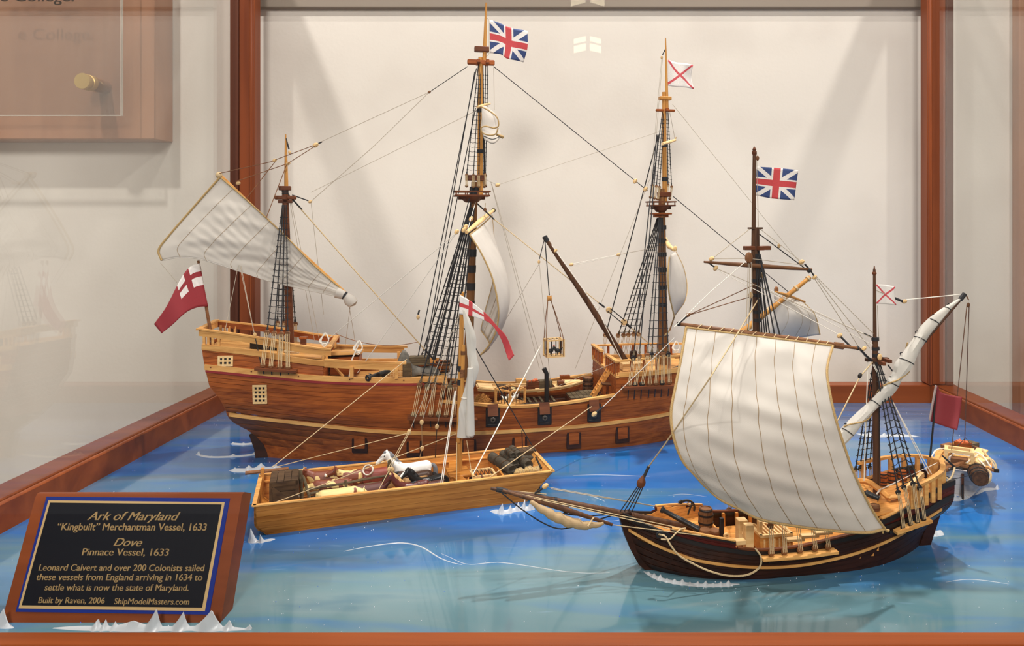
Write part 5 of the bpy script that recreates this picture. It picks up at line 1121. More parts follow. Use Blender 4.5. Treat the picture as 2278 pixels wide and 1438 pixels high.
for k in range(8): MB().tube([rows[-1][-1]+Vector((-.002, 0, 0)), rows[-1][-1]+Vector((.004*math.cos(k), -.002*math.sin(k*2), -.002+.0016*math.sin(k*3)))], .0007, 4).build('clew_rope', 'bolt', sl)
rope(dv, [D.D(1912, 776, .640), DP(1930, 795, -.006), DP(1940, 803, -.003)], .0011, 'blkrope', 'yard_sling'); rope(dv, [D.D(1512, 718, .645), D.D(1530, 702, .645)], .0009, 'blkrope', 'seizing'); block(dv, DP(1868, 747, -.03), .0021, 'block', (0, 1.1, 0)); rope(dv, [DP(1868, 747, -.03), D.D(1894, 773, .638)], .0009, 'blkrope', 'seizing')
rope(dv, [DP(1688, 664, -.004), D.D(1652, 724, .615), D.D(1580, 840, .572), D.D(1482, 985, .598), DP(1442, 1040)], .0006, 'tan', 'forestay')
# mizzen lateen yard with furled sail ----------------------------------------
ly0, ly1 = DP(1855, 990, -.006), DP(2147, 655, -.006); MB().tube([ly0, ly0.lerp(ly1, .5), ly1], [.0016, .0022, .0012], 8).build('lateen_yard', 'mast', dv)
C = curve([DP(*q) for q in ((1862, 985, -.010), (1890, 955, -.010), (1925, 918, -.010), (1965, 880, -.010), (1992, 845, -.010), (2008, 815, -.010), (2030, 780, -.010), (2060, 735, -.010), (2095, 697, -.010), (2138, 664, -.010))], 60)
rad = tab([0, .2, .42, .46, .52, .62, .75, .88, 1], [.0052, .0050, .0052, .0040, .0066, .0064, .0050, .0030, .0010])
nn = 12; vs = []
for i, p in enumerate(C):
    d = (C[min(i+1, 59)]-C[max(i-1, 0)]).normalized(); a = d.cross(Vector((0, 1, 0))).normalized(); b2 = d.cross(a)
    for k in range(nn):
        t = 2*math.pi*k/nn; r = rad(i/59)*(1+.16*math.cos(2*t+i*.28)+.07*math.cos(3*t-i*.4)); vs.append(p+(a*math.cos(t)+b2*math.sin(t))*r)
ff = MB().add(vs, [(i*nn+k, i*nn+(k+1) % nn, (i+1)*nn+(k+1) % nn, (i+1)*nn+k) for i in range(59) for k in range(nn)]+[tuple(range(nn))[::-1], tuple(59*nn+k for k in range(nn))]).build('furled_lateen_sail', 'sailw', dv)
for t0 in (.10, .30, .44, .57, .70, .82, .92):
    i = int(t0*59); p = C[i]; d = (C[i+1]-C[i-1]).normalized(); a = d.cross(Vector((0, 1, 0))).normalized(); b2 = d.cross(a); R = rad(t0)*1.14
    MB().tube([p+(a*math.cos(k*math.pi/8)+b2*math.sin(k*math.pi/8))*R+d*.003*(k/8-1) for k in range(17)], .0005, 4).build('gasket', 'blkrope', ff)
hx = []
for k in range(60):
    t = .08+.56*k/59; i = int(t*59); p = C[i].lerp(C[i+1], t*59-i); d = (C[min(59, i+1)]-C[max(0, i-1)]).normalized(); a = d.cross(Vector((0, 1, 0))).normalized(); b2 = d.cross(a); an = k*.20; hx.append(p+(a*math.cos(an)+b2*math.sin(an))*rad(t)*1.12)
MB().tube(hx, .0007, 5).build('bolt_rope', 'bolt', ff)
MB().tube([DP(2136, 667, -.01), DP(2146, 654, -.01)], .0022, 8).build('yard_lashing', 'blkrope', dv)
for pts, r, mt in ((((1946, 645, 0), (2010, 671, 0)), .0003, 'thread'), (((2016, 667, 0), (2140, 655, -.006)), .0005, 'white'), (((2148, 655, -.006), (2155, 668, -.006)), .0006, 'brown'), (((1948, 755, 0), (1921, 742, 0)), .0008, 'blkrope'), (((1700, 640, -.004), (1921, 742, 0)), .0003, 'white'),
                   (((1941, 806, -.003), (1913, 838, -.010), (1836, 990, -.024)), .0006, 'tan'), (((1931, 800, 0), (1922, 1070, -.02)), .0005, 'white'), (((1955, 820, 0), (1958, 1075, -.01)), .0005, 'blkrope'), (((1975, 812, 0), (2000, 845, -.012)), .0007, 'blkrope'), (((1942, 812, -.004), (2072, 1055, -.029)), .0004, 'white'), (((1944, 810, -.004), (2066, 1056, -.030)), .0004, 'white'), (((1953, 1092, -.016), (2085, 1030, -.02)), .0003, 'white'), (((1953, 1092, -.016), (2000, 1072, -.036)), .0004, 'white'), (((1950, 1100, -.016), (1960, 1088, -.016)), .0007, 'white')):
    rope(dv, [DP(*q) for q in pts], r, mt, 'running_line')
rope(dv, [DP(1984, 661, 0), DP(2008, 671, 0)], .0012, 'blkrope', 'seizing'); block(dv, DP(2012, 671, 0), .0020, 'block', (0, 1.4, 0)); block(dv, DP(2154, 679, -.006), .0018, 'brown'); block(dv, DP(1922, 776, -.004), .0020, 'maplel', (0, .9, 0)); block(dv, DP(1957, 795, -.006), .0023, 'maplel'); block(dv, DP(1913, 836, -.01), .0020, 'blackw', (0, .5, 0))
# anchor rope looping down the bow, cathead, windlass posts ---------------------
rope(dv, [DP(1465, 1189, -.036), DP(1480, 1194, -.040), DP(1492, 1214, -.043), DP(1510, 1236, -.044), DP(1540, 1254, -.045), DP(1580, 1272, -.046), DP(1625, 1282, -.046), DP(1665, 1279, -.046), DP(1690, 1262, -.046), DP(1693, 1240, -.046), DP(1680, 1221, -.045)], .0008, 'tan', 'mooring_rope', k=50)
for (px, py) in ((1467, 1189),): MB().tube(curve([DP(px, py, -.036)+Vector((.0024*math.cos(k), -.001, .0022*math.sin(k))) for k in [i*.8 for i in range(9)]], 20), .0009, 5).build('mooring_ring', 'blkrope', dv)
rope(dv, [DP(1470, 1200, -.034), DP(1490, 1200, -.036), DP(1503, 1187, -.036), DP(1515, 1178, -.03), DP(1525, 1176, -.025)], .0007, 'tan', 'deck_rope', k=16)
def dbox(px, py, y, size, mat, name, par=dv, R=None, ch=.0004): return MB().box(DP(px, py, y), size, R, ch).build(name, mat, par)
wl = dbox(1650, 1187, -.018, (.0085, .0080, .0250), 'maplel', 'windlass_post'); dbox(1665, 1194, -.026, (.0075, .0065, .0215), 'maplel', 'windlass_post'); MB().tube([DP(1645, 1182, -.016), DP(1672, 1192, -.028)], .0030, 10).build('windlass_drum', 'maplel', dv); dbox(1690, 1190, -.018, (.0035, .0050, .0250), 'maplel', 'windlass_post'); MB().lathe([(.0026, 0), (.0026, .002), (.0014, .002), (.0014, 0)], DP(1615, 1192, -.026), (0, -1, 0), 12).build('windlass_ring', 'maplel', dv)
dbox(1640, 1206, -.030, (.014, .006, .004), 'maplel', 'windlass_base'); dbox(1605, 1181, -.02, (.0035, .0035, .022), 'blackw', 'bitt_post')
# hatch with grating
hx0 = DP(1718, 1186, -.018)
hatch = MB().box(hx0+Vector((0, .004, -.006)), (.0300, .0260, .0130), ch=.0005).build('hatch_coaming', 'oakin', dv)
for k in range(8): MB().box(hx0+Vector((-.0125+k*.0036, .004, .0014)), (.0016, .0230, .0016)).build('grating_bar', 'maplel', hatch)
for k in (-1, 1): MB().box(hx0+Vector((0, .004+k*.012, .0014)), (.0300, .0024, .0022)).build('grating_frame', 'maplel', hatch); MB().box(hx0+Vector((k*.0140, .004, .0014)), (.0024, .0260, .0022)).build('grating_frame', 'maplel', hatch)
for k in range(6): MB().box(hx0+Vector((-.0115+k*.0046, -.0092, -.006)), (.0014, .0010, .0095)).build('coaming_slat', 'maplel', hatch)
for (px, py) in ((1768, 1200), (1800, 1192), (1830, 1185)): dbox(px, py, -.03, (.016, .006, .0026), 'maplel', 'deck_thwart')
# loose gear standing on the pinnace -------------------------------------------
def barrel(loc, r, h, lab, grp, rot=None, mat='mahog', name='barrel'):
    o = empty(name, loc, 0, lab, 'barrel', grp)
    if rot: o.rotation_euler = rot
    N = 12
    for k in range(N):                                # staves
        a0, a1 = 2*math.pi*k/N+.015, 2*math.pi*(k+1)/N-.015; vs = []
        for (f, z) in ((.84, 0), (.96, .25), (1, .5), (.96, .75), (.84, 1)):
            for a in (a0, a1): vs.append((r*f*math.cos(a), r*f*math.sin(a), h*z))
            for a in (a1, a0): vs.append((r*(f-.14)*math.cos(a), r*(f-.14)*math.sin(a), h*z))
        MB().add(vs, [(i*4+j, i*4+(j+1) % 4, i*4+4+(j+1) % 4, i*4+4+j) for i in range(4) for j in range(4)]+[(3, 2, 1, 0), (16, 17, 18, 19)]).build('stave', mat, o)
    for z, f in ((.08, .885), (.32, .985), (.68, .985), (.92, .885)): MB().lathe([(r*f, h*(z-.045)), (r*(f+.035), h*(z-.04)), (r*(f+.035), h*(z+.04)), (r*f, h*(z+.045))], (0, 0, 0), (0, 0, 1), 18).build('hoop', 'blackw', o)
    MB().lathe([(r*.76, h*.93), (r*.76, h*.97)], (0, 0, 0), (0, 0, 1), 18).build('head', mat, o); MB().lathe([(r*.76, h*.03), (r*.76, h*.07)], (0, 0, 0), (0, 0, 1), 18).build('head', mat, o)
    return o
barrel(D.W(DP(1570, 1177, -.004)), .0066, .0185, 'upright dark barrel on the pinnace foredeck', 'barrels on the pinnace', mat='brown')
def lowtub(px, py, y, r, h, lab): 
    o = empty('tub', D.W(DP(px, py, y)), 0, lab, 'tub', 'low tubs on the pinnace'); MB().lathe([(r*.9, 0), (r, h*.2), (r, h*.8), (r*.92, h), (r*.5, h)], (0, 0, 0), (0, 0, 1), 18).build('body', 'brown', o); MB().lathe([(r*.98, h*.4), (r*1.04, h*.42), (r*1.04, h*.58), (r*.98, h*.6)], (0, 0, 0), (0, 0, 1), 18).build('hoop', 'mahogd', o)
lowtub(1569, 1190, -.022, .0050, .0046, 'low round tub beside the barrel foot on the pinnace foredeck'); lowtub(1590, 1190, -.016, .0050, .0042, 'low round tub between barrel and windlass on the pinnace'); lowtub(1946, 1136, -.028, .0044, .0050, 'low round tub at the corner of the pinnace quarterdeck')
for k, (px, py, lab) in enumerate(((1964, 1078, 'left of three small barrels on the pinnace quarterdeck'), (1984, 1074, 'middle of three small barrels on the pinnace quarterdeck'), (2007, 1072, 'right of three small barrels on the pinnace quarterdeck'))): barrel(D.W(D.Zp(px, py+2, qd(.115)+.0008)), .0043, .0118, lab, 'barrels on the pinnace', mat='mahog')
def cannon(fr_, p, q, r, lab, mat='black', wheels=False, grp=None):
    p, q = Vector(p), Vector(q); L = (q-p).length; base = fr_.W(p); o = empty('cannon', base, fr_.t, lab, 'cannon', grp); d = (q-p).normalized()
    MB().lathe([(r*.3, -r*1.6), (r*.5, -r*1.2), (r*.3, -r*.7), (r*1.15, -r*.3), (r*1.2, 0), (r*1.05, L*.1), (r*1.0, L*.45), (r*1.08, L*.47), (r*.95, L*.5), (r*.78, L*.90), (r*1.15, L*.94), (r*1.2, L*.98), (r*.9, L), (r*.45, L), (r*.45, L*.8)], (0, 0, 0), d, 16).build('barrel', mat, o); return o
cannon(D, DP(1553, 1178, -.018), DP(1470, 1133, -.004), .0024, 'long black cannon barrel propped on the pinnace foredeck'); cannon(D, DP(1928, 1098, -.020), DP(1956, 1110, -.026), .0026, 'short black cannon at the break of the pinnace quarterdeck')
an = empty('anchor', D.W(DP(1520, 1128, .034)), D.t, 'black iron anchor hung over the far bow rail of the pinnace', 'anchor')
b0 = DP(1520, 1128, .034); R_ = lambda px, py: DP(px, py, .034)-b0
MB().tube(curve([R_(1512, 1117), R_(1528, 1114), R_(1540, 1118), R_(1545, 1128), R_(1544, 1137)], 14), [.0010]*14, 7).build('arms', 'black', an); MB().prism([R_(1508, 1118)+Vector((0, -.001, 0)), R_(1516, 1113)+Vector((0, -.001, 0)), R_(1522, 1117)+Vector((0, -.001, 0)), R_(1514, 1121)+Vector((0, -.001, 0))], (0, .002, 0)).build('fluke', 'black', an); MB().tube([R_(1540, 1118), R_(1530, 1145)], .0009, 6).build('shank', 'black', an)
MB().tube(curve([R_(1530, 1120), R_(1535, 1114), R_(1541, 1120), R_(1533, 1124), R_(1528, 1121)], 14), .0007, 5).build('lashing', 'tan', an)
# ================================================================ the open cargo barge
G = Frame(-.175, .798, 19)
bg = empty('barge', G.o, G.t, 'open flat barge of golden oak planks loaded with livestock', 'barge')
def GP(px, py, y=0.0): return G.P(px, py, y)
TZ, HW, NP = .0302, .0465, 6
bx0 = lambda z: -.153+.014*max(0, 1-z/.012)**2
bx1f = lambda z: lerp(.1185, .147, z/TZ)
byf = lambda z: lerp(.0435, HW, z/TZ)
def slab(P4, d):
    vs = [Vector(p) for p in P4]+[Vector(p)+Vector(d) for p in P4]
    return MB().add(vs, [(0, 1, 2, 3), (7, 6, 5, 4), (0, 4, 5, 1), (1, 5, 6, 2), (2, 6, 7, 3), (3, 7, 4, 0)])
for s in (-1, 1):
    for i in range(NP):
        za, zb2 = lerp(-.004, TZ, i/NP), lerp(-.004, TZ, (i+1)/NP)-.00022
        slab([(bx0(max(0, za)), s*byf(za), za), (bx1f(za), s*byf(za), za), (bx1f(zb2), s*byf(zb2), zb2), (bx0(max(0, zb2)), s*byf(zb2), zb2)], (0, -s*.0018, 0)).build('side_plank', 'oak', bg)
    for i in range(4):
        za, zb2 = lerp(.004, TZ-.001, i/4), lerp(.004, TZ-.001, (i+1)/4)-.0002
        slab([(-.150, s*(byf(za)-.0022), za), (bx1f(za)-.002, s*(byf(za)-.0022), za), (bx1f(zb2)-.002, s*(byf(zb2)-.0022), zb2), (-.150, s*(byf(zb2)-.0022), zb2)], (0, -s*.0010, 0)).build('lining_plank', 'oakin', bg)
    MB().bar((-.154, s*(HW-.0012), TZ), (.1475, s*(HW-.0012), TZ), .0042, .0014).build('gunwale', 'maple', bg)
    MB().bar((-.150, s*(HW-.0055), TZ-.0065), (.140, s*(HW-.0055), TZ-.0065), .0030, .0016).build('inwale', 'oakin', bg)
for i in range(5):
    za, zb2 = lerp(-.003, TZ, i/5), lerp(-.003, TZ, (i+1)/5)-.0003
    slab([(bx0(max(0, za)), -byf(za), za), (bx0(max(0, za)), byf(za), za), (bx0(max(0, zb2)), byf(zb2), zb2), (bx0(max(0, zb2)), -byf(zb2), zb2)], (.002, 0, 0)).build('stern_plank', 'oak', bg)
    slab([(bx1f(za), -byf(za), za), (bx1f(za), byf(za), za), (bx1f(zb2), byf(zb2), zb2), (bx1f(zb2), -byf(zb2), zb2)], (-.002, 0, 0)).build('bow_plank', 'oakin', bg)
MB().bar((.1465, -HW, TZ), (.1465, HW, TZ), .0040, .0014).build('gunwale', 'maple', bg); MB().bar((-.153, -HW, TZ), (-.153, HW, TZ), .0040, .0014).build('gunwale', 'maple', bg)
for k in range(11):
    y = lerp(-.0375, .0375, k/10); MB().box((-.012, y, .0035), (.268, .0072, .0016)).build('floor_plank', 'oakin', bg)
MB().tube([GP(546, 1053, .038), GP(642, 1043, .036)], [.0021, .0018], 8).build('tiller', 'brown', bg); MB().bar((-.151, .036, .004), (-.151, .036, .040), .0035, .0035).build('stern_post', 'oakin', bg)
# mast, step, furled sail, pennant
mastb = mast(bg, GP(1020, 1095), GP(1028, 655), .0036, .0022, 'box', 'mast'); bands(mastb, GP(1020, 1090), GP(1028, 655), (.55, .62), .0036, .006)
st_ = [(-.018, .0), (.018, .0), (.018, .012), (.009, .020), (-.009, .020), (-.018, .012)]
bx_ = GP(1020, 1080).x
MB().prism([Vector((bx_+a, -.012, .005+b_)) for a, b_ in ((-.008, 0), (-.008, .018), (.008, .018), (.008, 0))], (0, .024, 0)).build('mast_step', 'oak', bg)
MB().box((bx_, 0, .0245), (.0240, .030, .0030), ch=.0006).build('mast_partner', 'oak', bg)
for s in (-1, 1): MB().bar((bx_-.004, s*.010, .0240), (bx_+.001, s*.040, .0235), .0100, .0022).build('mast_thwart', 'oak', bg); MB().bar((bx_-.010, s*.012, .005), (bx_-.010, s*.012, .024), .004, .004).build('step_post', 'oakin', bg)
MB().tube([GP(1031, 768, -.006), GP(1028, 880, -.006), GP(1020, 985, -.006)], [.0020, .0022, .0018], 8).build('sprit', 'box', bg); bands(bg, GP(1031, 768, -.006), GP(1022, 985, -.006), (.08, .27, .31, .8), .0027, .004, 'brown', 'sprit_lashing')
Cb = curve([GP(px, py, -.008) for px, py in ((1032, 690), (1040, 720), (1047, 750), (1049, 785), (1054, 820), (1046, 855), (1036, 886), (1034, 910), (1036, 940), (1036, 972))], 50)
rb = tab([0, .1, .22, .32, .45, .6, .70, .78, .9, 1], [.0012, .0036, .0050, .0045, .0064, .0058, .0044, .0066, .0072, .0078])
vs = []; nn = 14
for i, p in enumerate(Cb):
    for k in range(nn):
        t = 2*math.pi*k/nn; r = rb(i/49)*(1+.15*math.cos(2*t+i*.12)+.10*math.cos(5*t+i*.2)); vs.append(p+Vector((math.cos(t)*r, math.sin(t)*r*.8, 0)))
fsb = MB().add(vs, [(i*nn+k, i*nn+(k+1) % nn, (i+1)*nn+(k+1) % nn, (i+1)*nn+k) for i in range(49) for k in range(nn)]+[tuple(range(nn)), tuple(49*nn+k for k in range(nn))]).build('furled_sail', 'sailw', bg)
rl = GP(1046, 972, -.014); MB().tube([rl+Vector((0, 0, .075)), rl+Vector((0, 0, .02)), rl+Vector((0, 0, .002)), rl+Vector((0, 0, 0)), rl+Vector((0, 0, .006))], [.0030, .0046, .0050, .0040, .0036], 14).build('sail_roll', 'sailw', fsb)
MB().tube([GP(1036+9*math.cos(a), 885+2*math.sin(a), -.008-.006*math.sin(a)) for a in [i*.55 for i in range(13)]], .0008, 5).build('gasket', 'white', fsb); rope(fsb, [GP(1043, 886, -.014), GP(1050, 905, -.014)], .0008, 'white', 'gasket_end')
P0 = lambda L: [GP(px, py, -.004) for px, py in L]
rows = coons(P0([(1023, 656), (1044, 668), (1062, 682), (1086, 703), (1104, 724), (1128, 751), (1145, 792)]), P0([(1021, 699), (1045, 703), (1062, 708), (1086, 717), (1100, 731), (1118, 762), (1133, 804)]), P0([(1023, 656), (1021, 699)]), P0([(1145, 792), (1133, 804)]), 12, 40, lambda u, v: (0, .004*math.sin(9*u)*u, 0))
cloth('pennant', rows, 'f_pennant', bg, thick=.0003, label='long red pennant with a white and red cross hoist')
MB().sphere(GP(1030, 652), .0016, 6, 5).build('mast_truck', 'box', bg); rope(bg, [GP(1024, 655, -.003), GP(1021, 700, -.003)], .0003, 'thread', 'halyard')
# barge lines
for pts, r, mt in ((((1032, 730, -.003), (1165, 960, .03), (1200, 1020, .02)), .0006, 'blkrope'), (((1161, 958, .036), (1162, 995, .042)), .0006, 'blkrope'), (((1016, 965, 0), (875, 1020, -.035), (608, 1120, -.044)), .0004, 'tan'), (((912, 955, -.02), (862, 1045, -.03)), .0004, 'tan'), (((915, 955, -.02), (840, 1095, -.044)), .0004, 'tan'), (((905, 965, .04), (612, 1040, .036)), .0004, 'tan'), (((1012, 870, -.01), (980, 1080, -.045)), .0005, 'white'), (((1014, 870, -.01), (984, 1080, -.045)), .0005, 'white'), (((1038, 980, 0), (1052, 1075, -.03)), .0004, 'tan'), (((939, 998, .04), (932, 1025, .045)), .0003, 'tan'), (((972, 952, .02), (968, 1022, .045)), .0005, 'blkrope'), (((1026, 690, -.002), (912, 958, -.02)), .0003, 'thread'), (((1026, 692, .002), (938, 940, 0)), .0003, 'thread'), (((1027, 694, .003), (972, 950, .02)), .0003, 'thread'), (((938, 942, 0), (939, 998, .04)), .0003, 'tan'), (((1016, 985, -.006), (1016, 1085, -.03)), .0004, 'tan')):
    rope(bg, [GP(*q) for q in pts], r, mt, 'barge_line')
for (px, py, y) in ((910, 962, -.02), (938, 940, .0), (972, 950, .02), (939, 998, .04), (866, 1045, -.03), (872, 1046, -.03)): block(bg, GP(px, py, y), .0022, 'block')
def line_thing(a, b_, r, mat, lab):
    a, b_ = Vector(a), Vector(b_); o = MB().tube([a-b_, (a-b_)*.5, Vector((0, 0, 0))], r, 6).build('mooring_rope', mat); o.location = b_; return tag(o, lab, 'rope', 'taut ropes between the vessels')
line_thing(A.W(AP(1205, 765, -.012)), G.W(GP(1050, 1060, -.01)), .0007, 'white', 'white guy rope running from the hanging cage down to the barge')
# lines leading from the big ship to the barge / water
line_thing(A.W(AP(905, 800, -.07)), G.W(GP(606, 1040, .03)), .0005, 'tan', 'tan rope from the barge stern up to the quarterdeck rail of the big ship'); line_thing(A.W(AP(1316, 905, -.085)), G.W((GP(1090, 1065, -.044).x, -.0450, TZ+.0012)), .0005, 'tan', 'tan rope from the barge bow up to the right cannon port')
block(ark, AP(1322, 922, -.085), .0030, 'block', (0, .9, 0)); rope(ark, [AP(1324, 919, -.085), AP(1342, 905, -.08)], .0012, 'blkrope', 'seizing'); rope(ark, [AP(1342, 905, -.08), AP(1500, 752, -.08)], .0005, 'white', 'sheet_line')
# ================================================================ animals: one continuous body each
def capsule(mb, p, q, r0, r1, n=10, m=5):
    p, q = Vector(p), Vector(q); mb.tube([p, p.lerp(q, .5), q], [r0, (r0+r1)/2, r1], n); mb.sphere(p, r0, n, m+1); mb.sphere(q, r1, n, m+1)
def body_mesh(key, build, vox=.03, sm=6):
    def f():
        mb = MB(); build(mb); me = mb.mesh(key); o = bpy.data.objects.new('tmp', me); COL.objects.link(o)
        md = o.modifiers.new('r', 'REMESH'); md.mode = 'VOXEL'; md.voxel_size = vox; s = o.modifiers.new('s', 'SMOOTH'); s.factor = .5; s.iterations = sm
        dg = bpy.context.evaluated_depsgraph_get(); out = bpy.data.meshes.new_from_object(o.evaluated_get(dg)); bpy.data.objects.remove(o)
        out.polygons.foreach_set('use_smooth', [True]*len(out.polygons)); out.name = key; return out
    return shared(key, f)
def legs(mb, hx, fx, wy, top, hoof=.055, thick=.085):
    for s in (-1, 1):
        capsule(mb, (fx, s*wy, top), (fx+.02, s*wy, .40), thick*1.25, thick*.75); capsule(mb, (fx+.02, s*wy, .40), (fx, s*wy, .05), thick*.75, hoof)
        capsule(mb, (hx, s*wy, top), (hx+.10, s*wy, .52), thick*1.6, thick*.9); capsule(mb, (hx+.10, s*wy, .52), (hx-.08, s*wy, .34), thick*.85, thick*.65); capsule(mb, (hx-.08, s*wy, .34), (hx-.05, s*wy, .05), thick*.65, hoof)
def cow_b(head):
    def b(mb):
        capsule(mb, (-.52, 0, .74), (0, 0, .70), .25, .29); capsule(mb, (0, 0, .70), (.45, 0, .74), .29, .27); mb.sphere((-.05, 0, .60), (.42, .27, .24)); legs(mb, -.55, .45, .16, .62)
        if head == 'up': n1, m1 = (.85, 0, 1.05), (1.18, 0, .92)
        else: n1, m1 = (.92, 0, .72), (1.18, 0, .48)
        capsule(mb, (.55, 0, .82), n1, .20, .13); capsule(mb, n1, m1, .135, .085); mb.sphere(m1, (.095, .09, .085))
        h = Vector(n1)
        for s in (-1, 1): capsule(mb, h+Vector((-.02, s*.10, .06)), h+Vector((-.06, s*.24, .08)), .05, .035); capsule(mb, h+Vector((.0, s*.07, .10)), h+Vector((.03, s*.13, .22)), .035, .02)
        capsule(mb, (-.74, 0, .90), (-.80, 0, .45), .04, .05)
    return b
def horse_b(head):
    def b(mb):
        capsule(mb, (-.48, 0, .84), (0, 0, .79), .21, .22); capsule(mb, (0, 0, .79), (.40, 0, .82), .22, .22); legs(mb, -.52, .42, .13, .70, .05, .075)
        if head == 'up': n0, n1, m1 = (.62, 0, 1.10), (.80, 0, 1.38), (1.10, 0, 1.12)
        else: n0, n1, m1 = (.72, 0, .86), (1.0, 0, .74), (1.22, 0, .48)
        capsule(mb, (.42, 0, .90), n0, .20, .145); capsule(mb, n0, n1, .145, .11); capsule(mb, n1, m1, .115, .06); mb.sphere(m1, (.07, .06, .06))
        h = Vector(n1)
        for s in (-1, 1): capsule(mb, h+Vector((-.02, s*.05, .09)), h+Vector((.0, s*.06, .20)), .035, .012)
    return b
def animalmat(name, c1, c2, thr, scale=60, rough=.5):
    m, n, l, b = newmat(name); tc = n.new('ShaderNodeTexCoord'); oi = n.new('ShaderNodeObjectInfo'); ad = n.new('ShaderNodeVectorMath'); ad.operation = 'ADD'
    ml = n.new('ShaderNodeMath'); ml.operation = 'MULTIPLY'; ml.inputs[1].default_value = 17; l.new(oi.outputs['Random'], ml.inputs[0]); cb = n.new('ShaderNodeCombineXYZ')
    for i in range(3): l.new(ml.outputs[0], cb.inputs[i])
    l.new(tc.outputs['Object'], ad.inputs[0]); l.new(cb.outputs[0], ad.inputs[1])
    t = n.new('ShaderNodeTexNoise'); t.inputs['Scale'].default_value = scale; t.inputs['Detail'].default_value = 1; l.new(ad.outputs[0], t.inputs['Vector'])
    r = n.new('ShaderNodeValToRGB'); r.color_ramp.elements[0].position = thr; r.color_ramp.elements[1].position = thr+.02; r.color_ramp.elements[0].color = lin(*c1); r.color_ramp.elements[1].color = lin(*c2)
    l.new(t.outputs[0], r.inputs[0]); l.new(r.outputs[0], b.inputs['Base Color']); b.inputs['Roughness'].default_value = rough; return m
AM = {'cow': animalmat('brown_cream_cow', (120, 60, 38), (226, 196, 130), .56, 2.6), 'cowp': animalmat('cream_brown_cow', (228, 204, 140), (126, 68, 46), .60, 3.0), 'cowd': animalmat('dark_red_cow', (84, 40, 34), (222, 196, 140), .68, 2.6), 'cowr': plain('red_brown_cow', (134, 62, 50), .4),
      'hw': animalmat('dappled_white_horse', (236, 232, 226), (176, 172, 168), .66, 5), 'hb': plain('bay_horse', (72, 46, 32), .35), 'hc': plain('chestnut_horse', (88, 36, 30), .35), 'ht': plain('tan_horse', (186, 140, 84), .45), 'hk': plain('black_horse', (22, 20, 22), .3), 'hr': plain('dark_red_horse', (78, 40, 32), .35), 'blonde': plain('blonde_mane', (206, 164, 104), .6), 'greym': plain('grey_mane', (112, 112, 116), .7), 'blackm': plain('black_mane', (18, 16, 18), .6), 'blaze': plain('white_blaze', (236, 232, 226), .5), 'dogw': animalmat('black_white_dog', (236, 232, 226), (26, 26, 28), .52, 4), 'hen': plain('white_hen', (228, 222, 206), .6), 'henb': plain('black_hen', (28, 30, 34), .5), 'comb': plain('red_comb', (176, 44, 36), .5), 'pig': plain('pink_pig', (206, 150, 124), .5), 'calf': plain('dark_brown_calf', (86, 50, 36), .4)}
def animal(kind, head, fr_, px, py, z, zbase, face, sc, mat, lab, cat, grp, turn=0.0, mane=None, blaze=False):
    p = fr_.Zp(px, py, z); p.z = zbase; p.y = max(-.0345, min(.0345, p.y))
    o = empty(kind, fr_.W(p), fr_.t+(math.pi if face < 0 else 0)+turn, lab, cat, grp); o.scale = (sc,)*3
    me = body_mesh(kind+head, (cow_b if kind == 'cow' else horse_b)(head)).copy(); obj('body', me, AM[mat], o)
    up = head == 'up'
    if kind == 'horse':
        C_ = [(.88, 0, 1.46), (.72, 0, 1.40), (.60, 0, 1.28), (.48, 0, 1.15), (.36, 0, 1.06)] if up else [(1.04, 0, .86), (.92, 0, .90), (.78, 0, .98), (.62, 0, 1.04), (.48, 0, 1.06)]
        P = curve([Vector(q) for q in C_], 14)
        MB().tube([q+Vector((0, .03*math.sin(i*1.4), -.01)) for i, q in enumerate(P)], [.05+.035*math.sin(math.pi*i/13) for i in range(14)], 7).build('mane', AM[mane or 'blackm'], o)
        MB().tube(curve([Vector((-.66, 0, .92)), Vector((-.78, 0, .80)), Vector((-.80, 0, .50)), Vector((-.78, 0, .25))], 10), [.04, .06, .07, .075, .08, .08, .075, .07, .05, .02], 7).build('tail', AM[mane or 'blackm'], o)
        if blaze: MB().tube([(.90, 0, 1.385), (1.0, 0, 1.30), (1.10, 0, 1.20)], [.03, .04, .045], 6).build('blaze', AM['blaze'], o)
        e0 = Vector((.88, 0, 1.36)) if up else Vector((1.05, 0, .74))
        for s in (-1, 1): MB().sphere(e0+Vector((0, s*.095, -.01)), .022, 6, 5).build('eye', 'black', o)
    else:
        e0 = Vector((.93, 0, 1.07)) if up else Vector((.98, 0, .70))
        for s in (-1, 1): MB().sphere(e0+Vector((0, s*.115, 0)), .022, 6, 5).build('eye', 'black', o)
        mz = Vector((1.22, 0, .92)) if up else Vector((1.22, 0, .48)); MB().sphere(mz, (.06, .085, .07), 8, 6).build('muzzle', AM['blaze' if mat != 'cowd' else 'hr'], o)
    return o
cg = 'model cattle penned in the barge'; hg = 'model horses standing in the barge'; ZB = .0044
animal('cow', 'up', G, 728, 1060, .0255, ZB, -1, .0275, 'cow', 'brown and cream cow at the barge rear, next to the far side', 'cow', cg)
animal('cow', 'down', G, 738, 1082, .0235, ZB, -1, .0265, 'cow', 'brown cow with cream spots just behind the pen rail', 'cow', cg)
animal('cow', 'up', G, 795, 1056, .0255, ZB, -1, .0270, 'cow', 'reddish cow raising its head beside the far barge wall', 'cow', cg, .1)
animal('cow', 'down', G, 842, 1056, .0235, ZB, 1, .0265, 'cowr', 'plain red brown cow below the white coil of rope', 'cow', cg)
animal('cow', 'down', G, 752, 1103, .0245, ZB, 1, .0275, 'cowp', 'mostly cream cow with brown stripe at the near barge side', 'cow', cg)
animal('cow', 'up', G, 822, 1094, .0215, ZB, 1, .0255, 'cowd', 'dark brown cow with cream rump facing the horses', 'cow', cg)
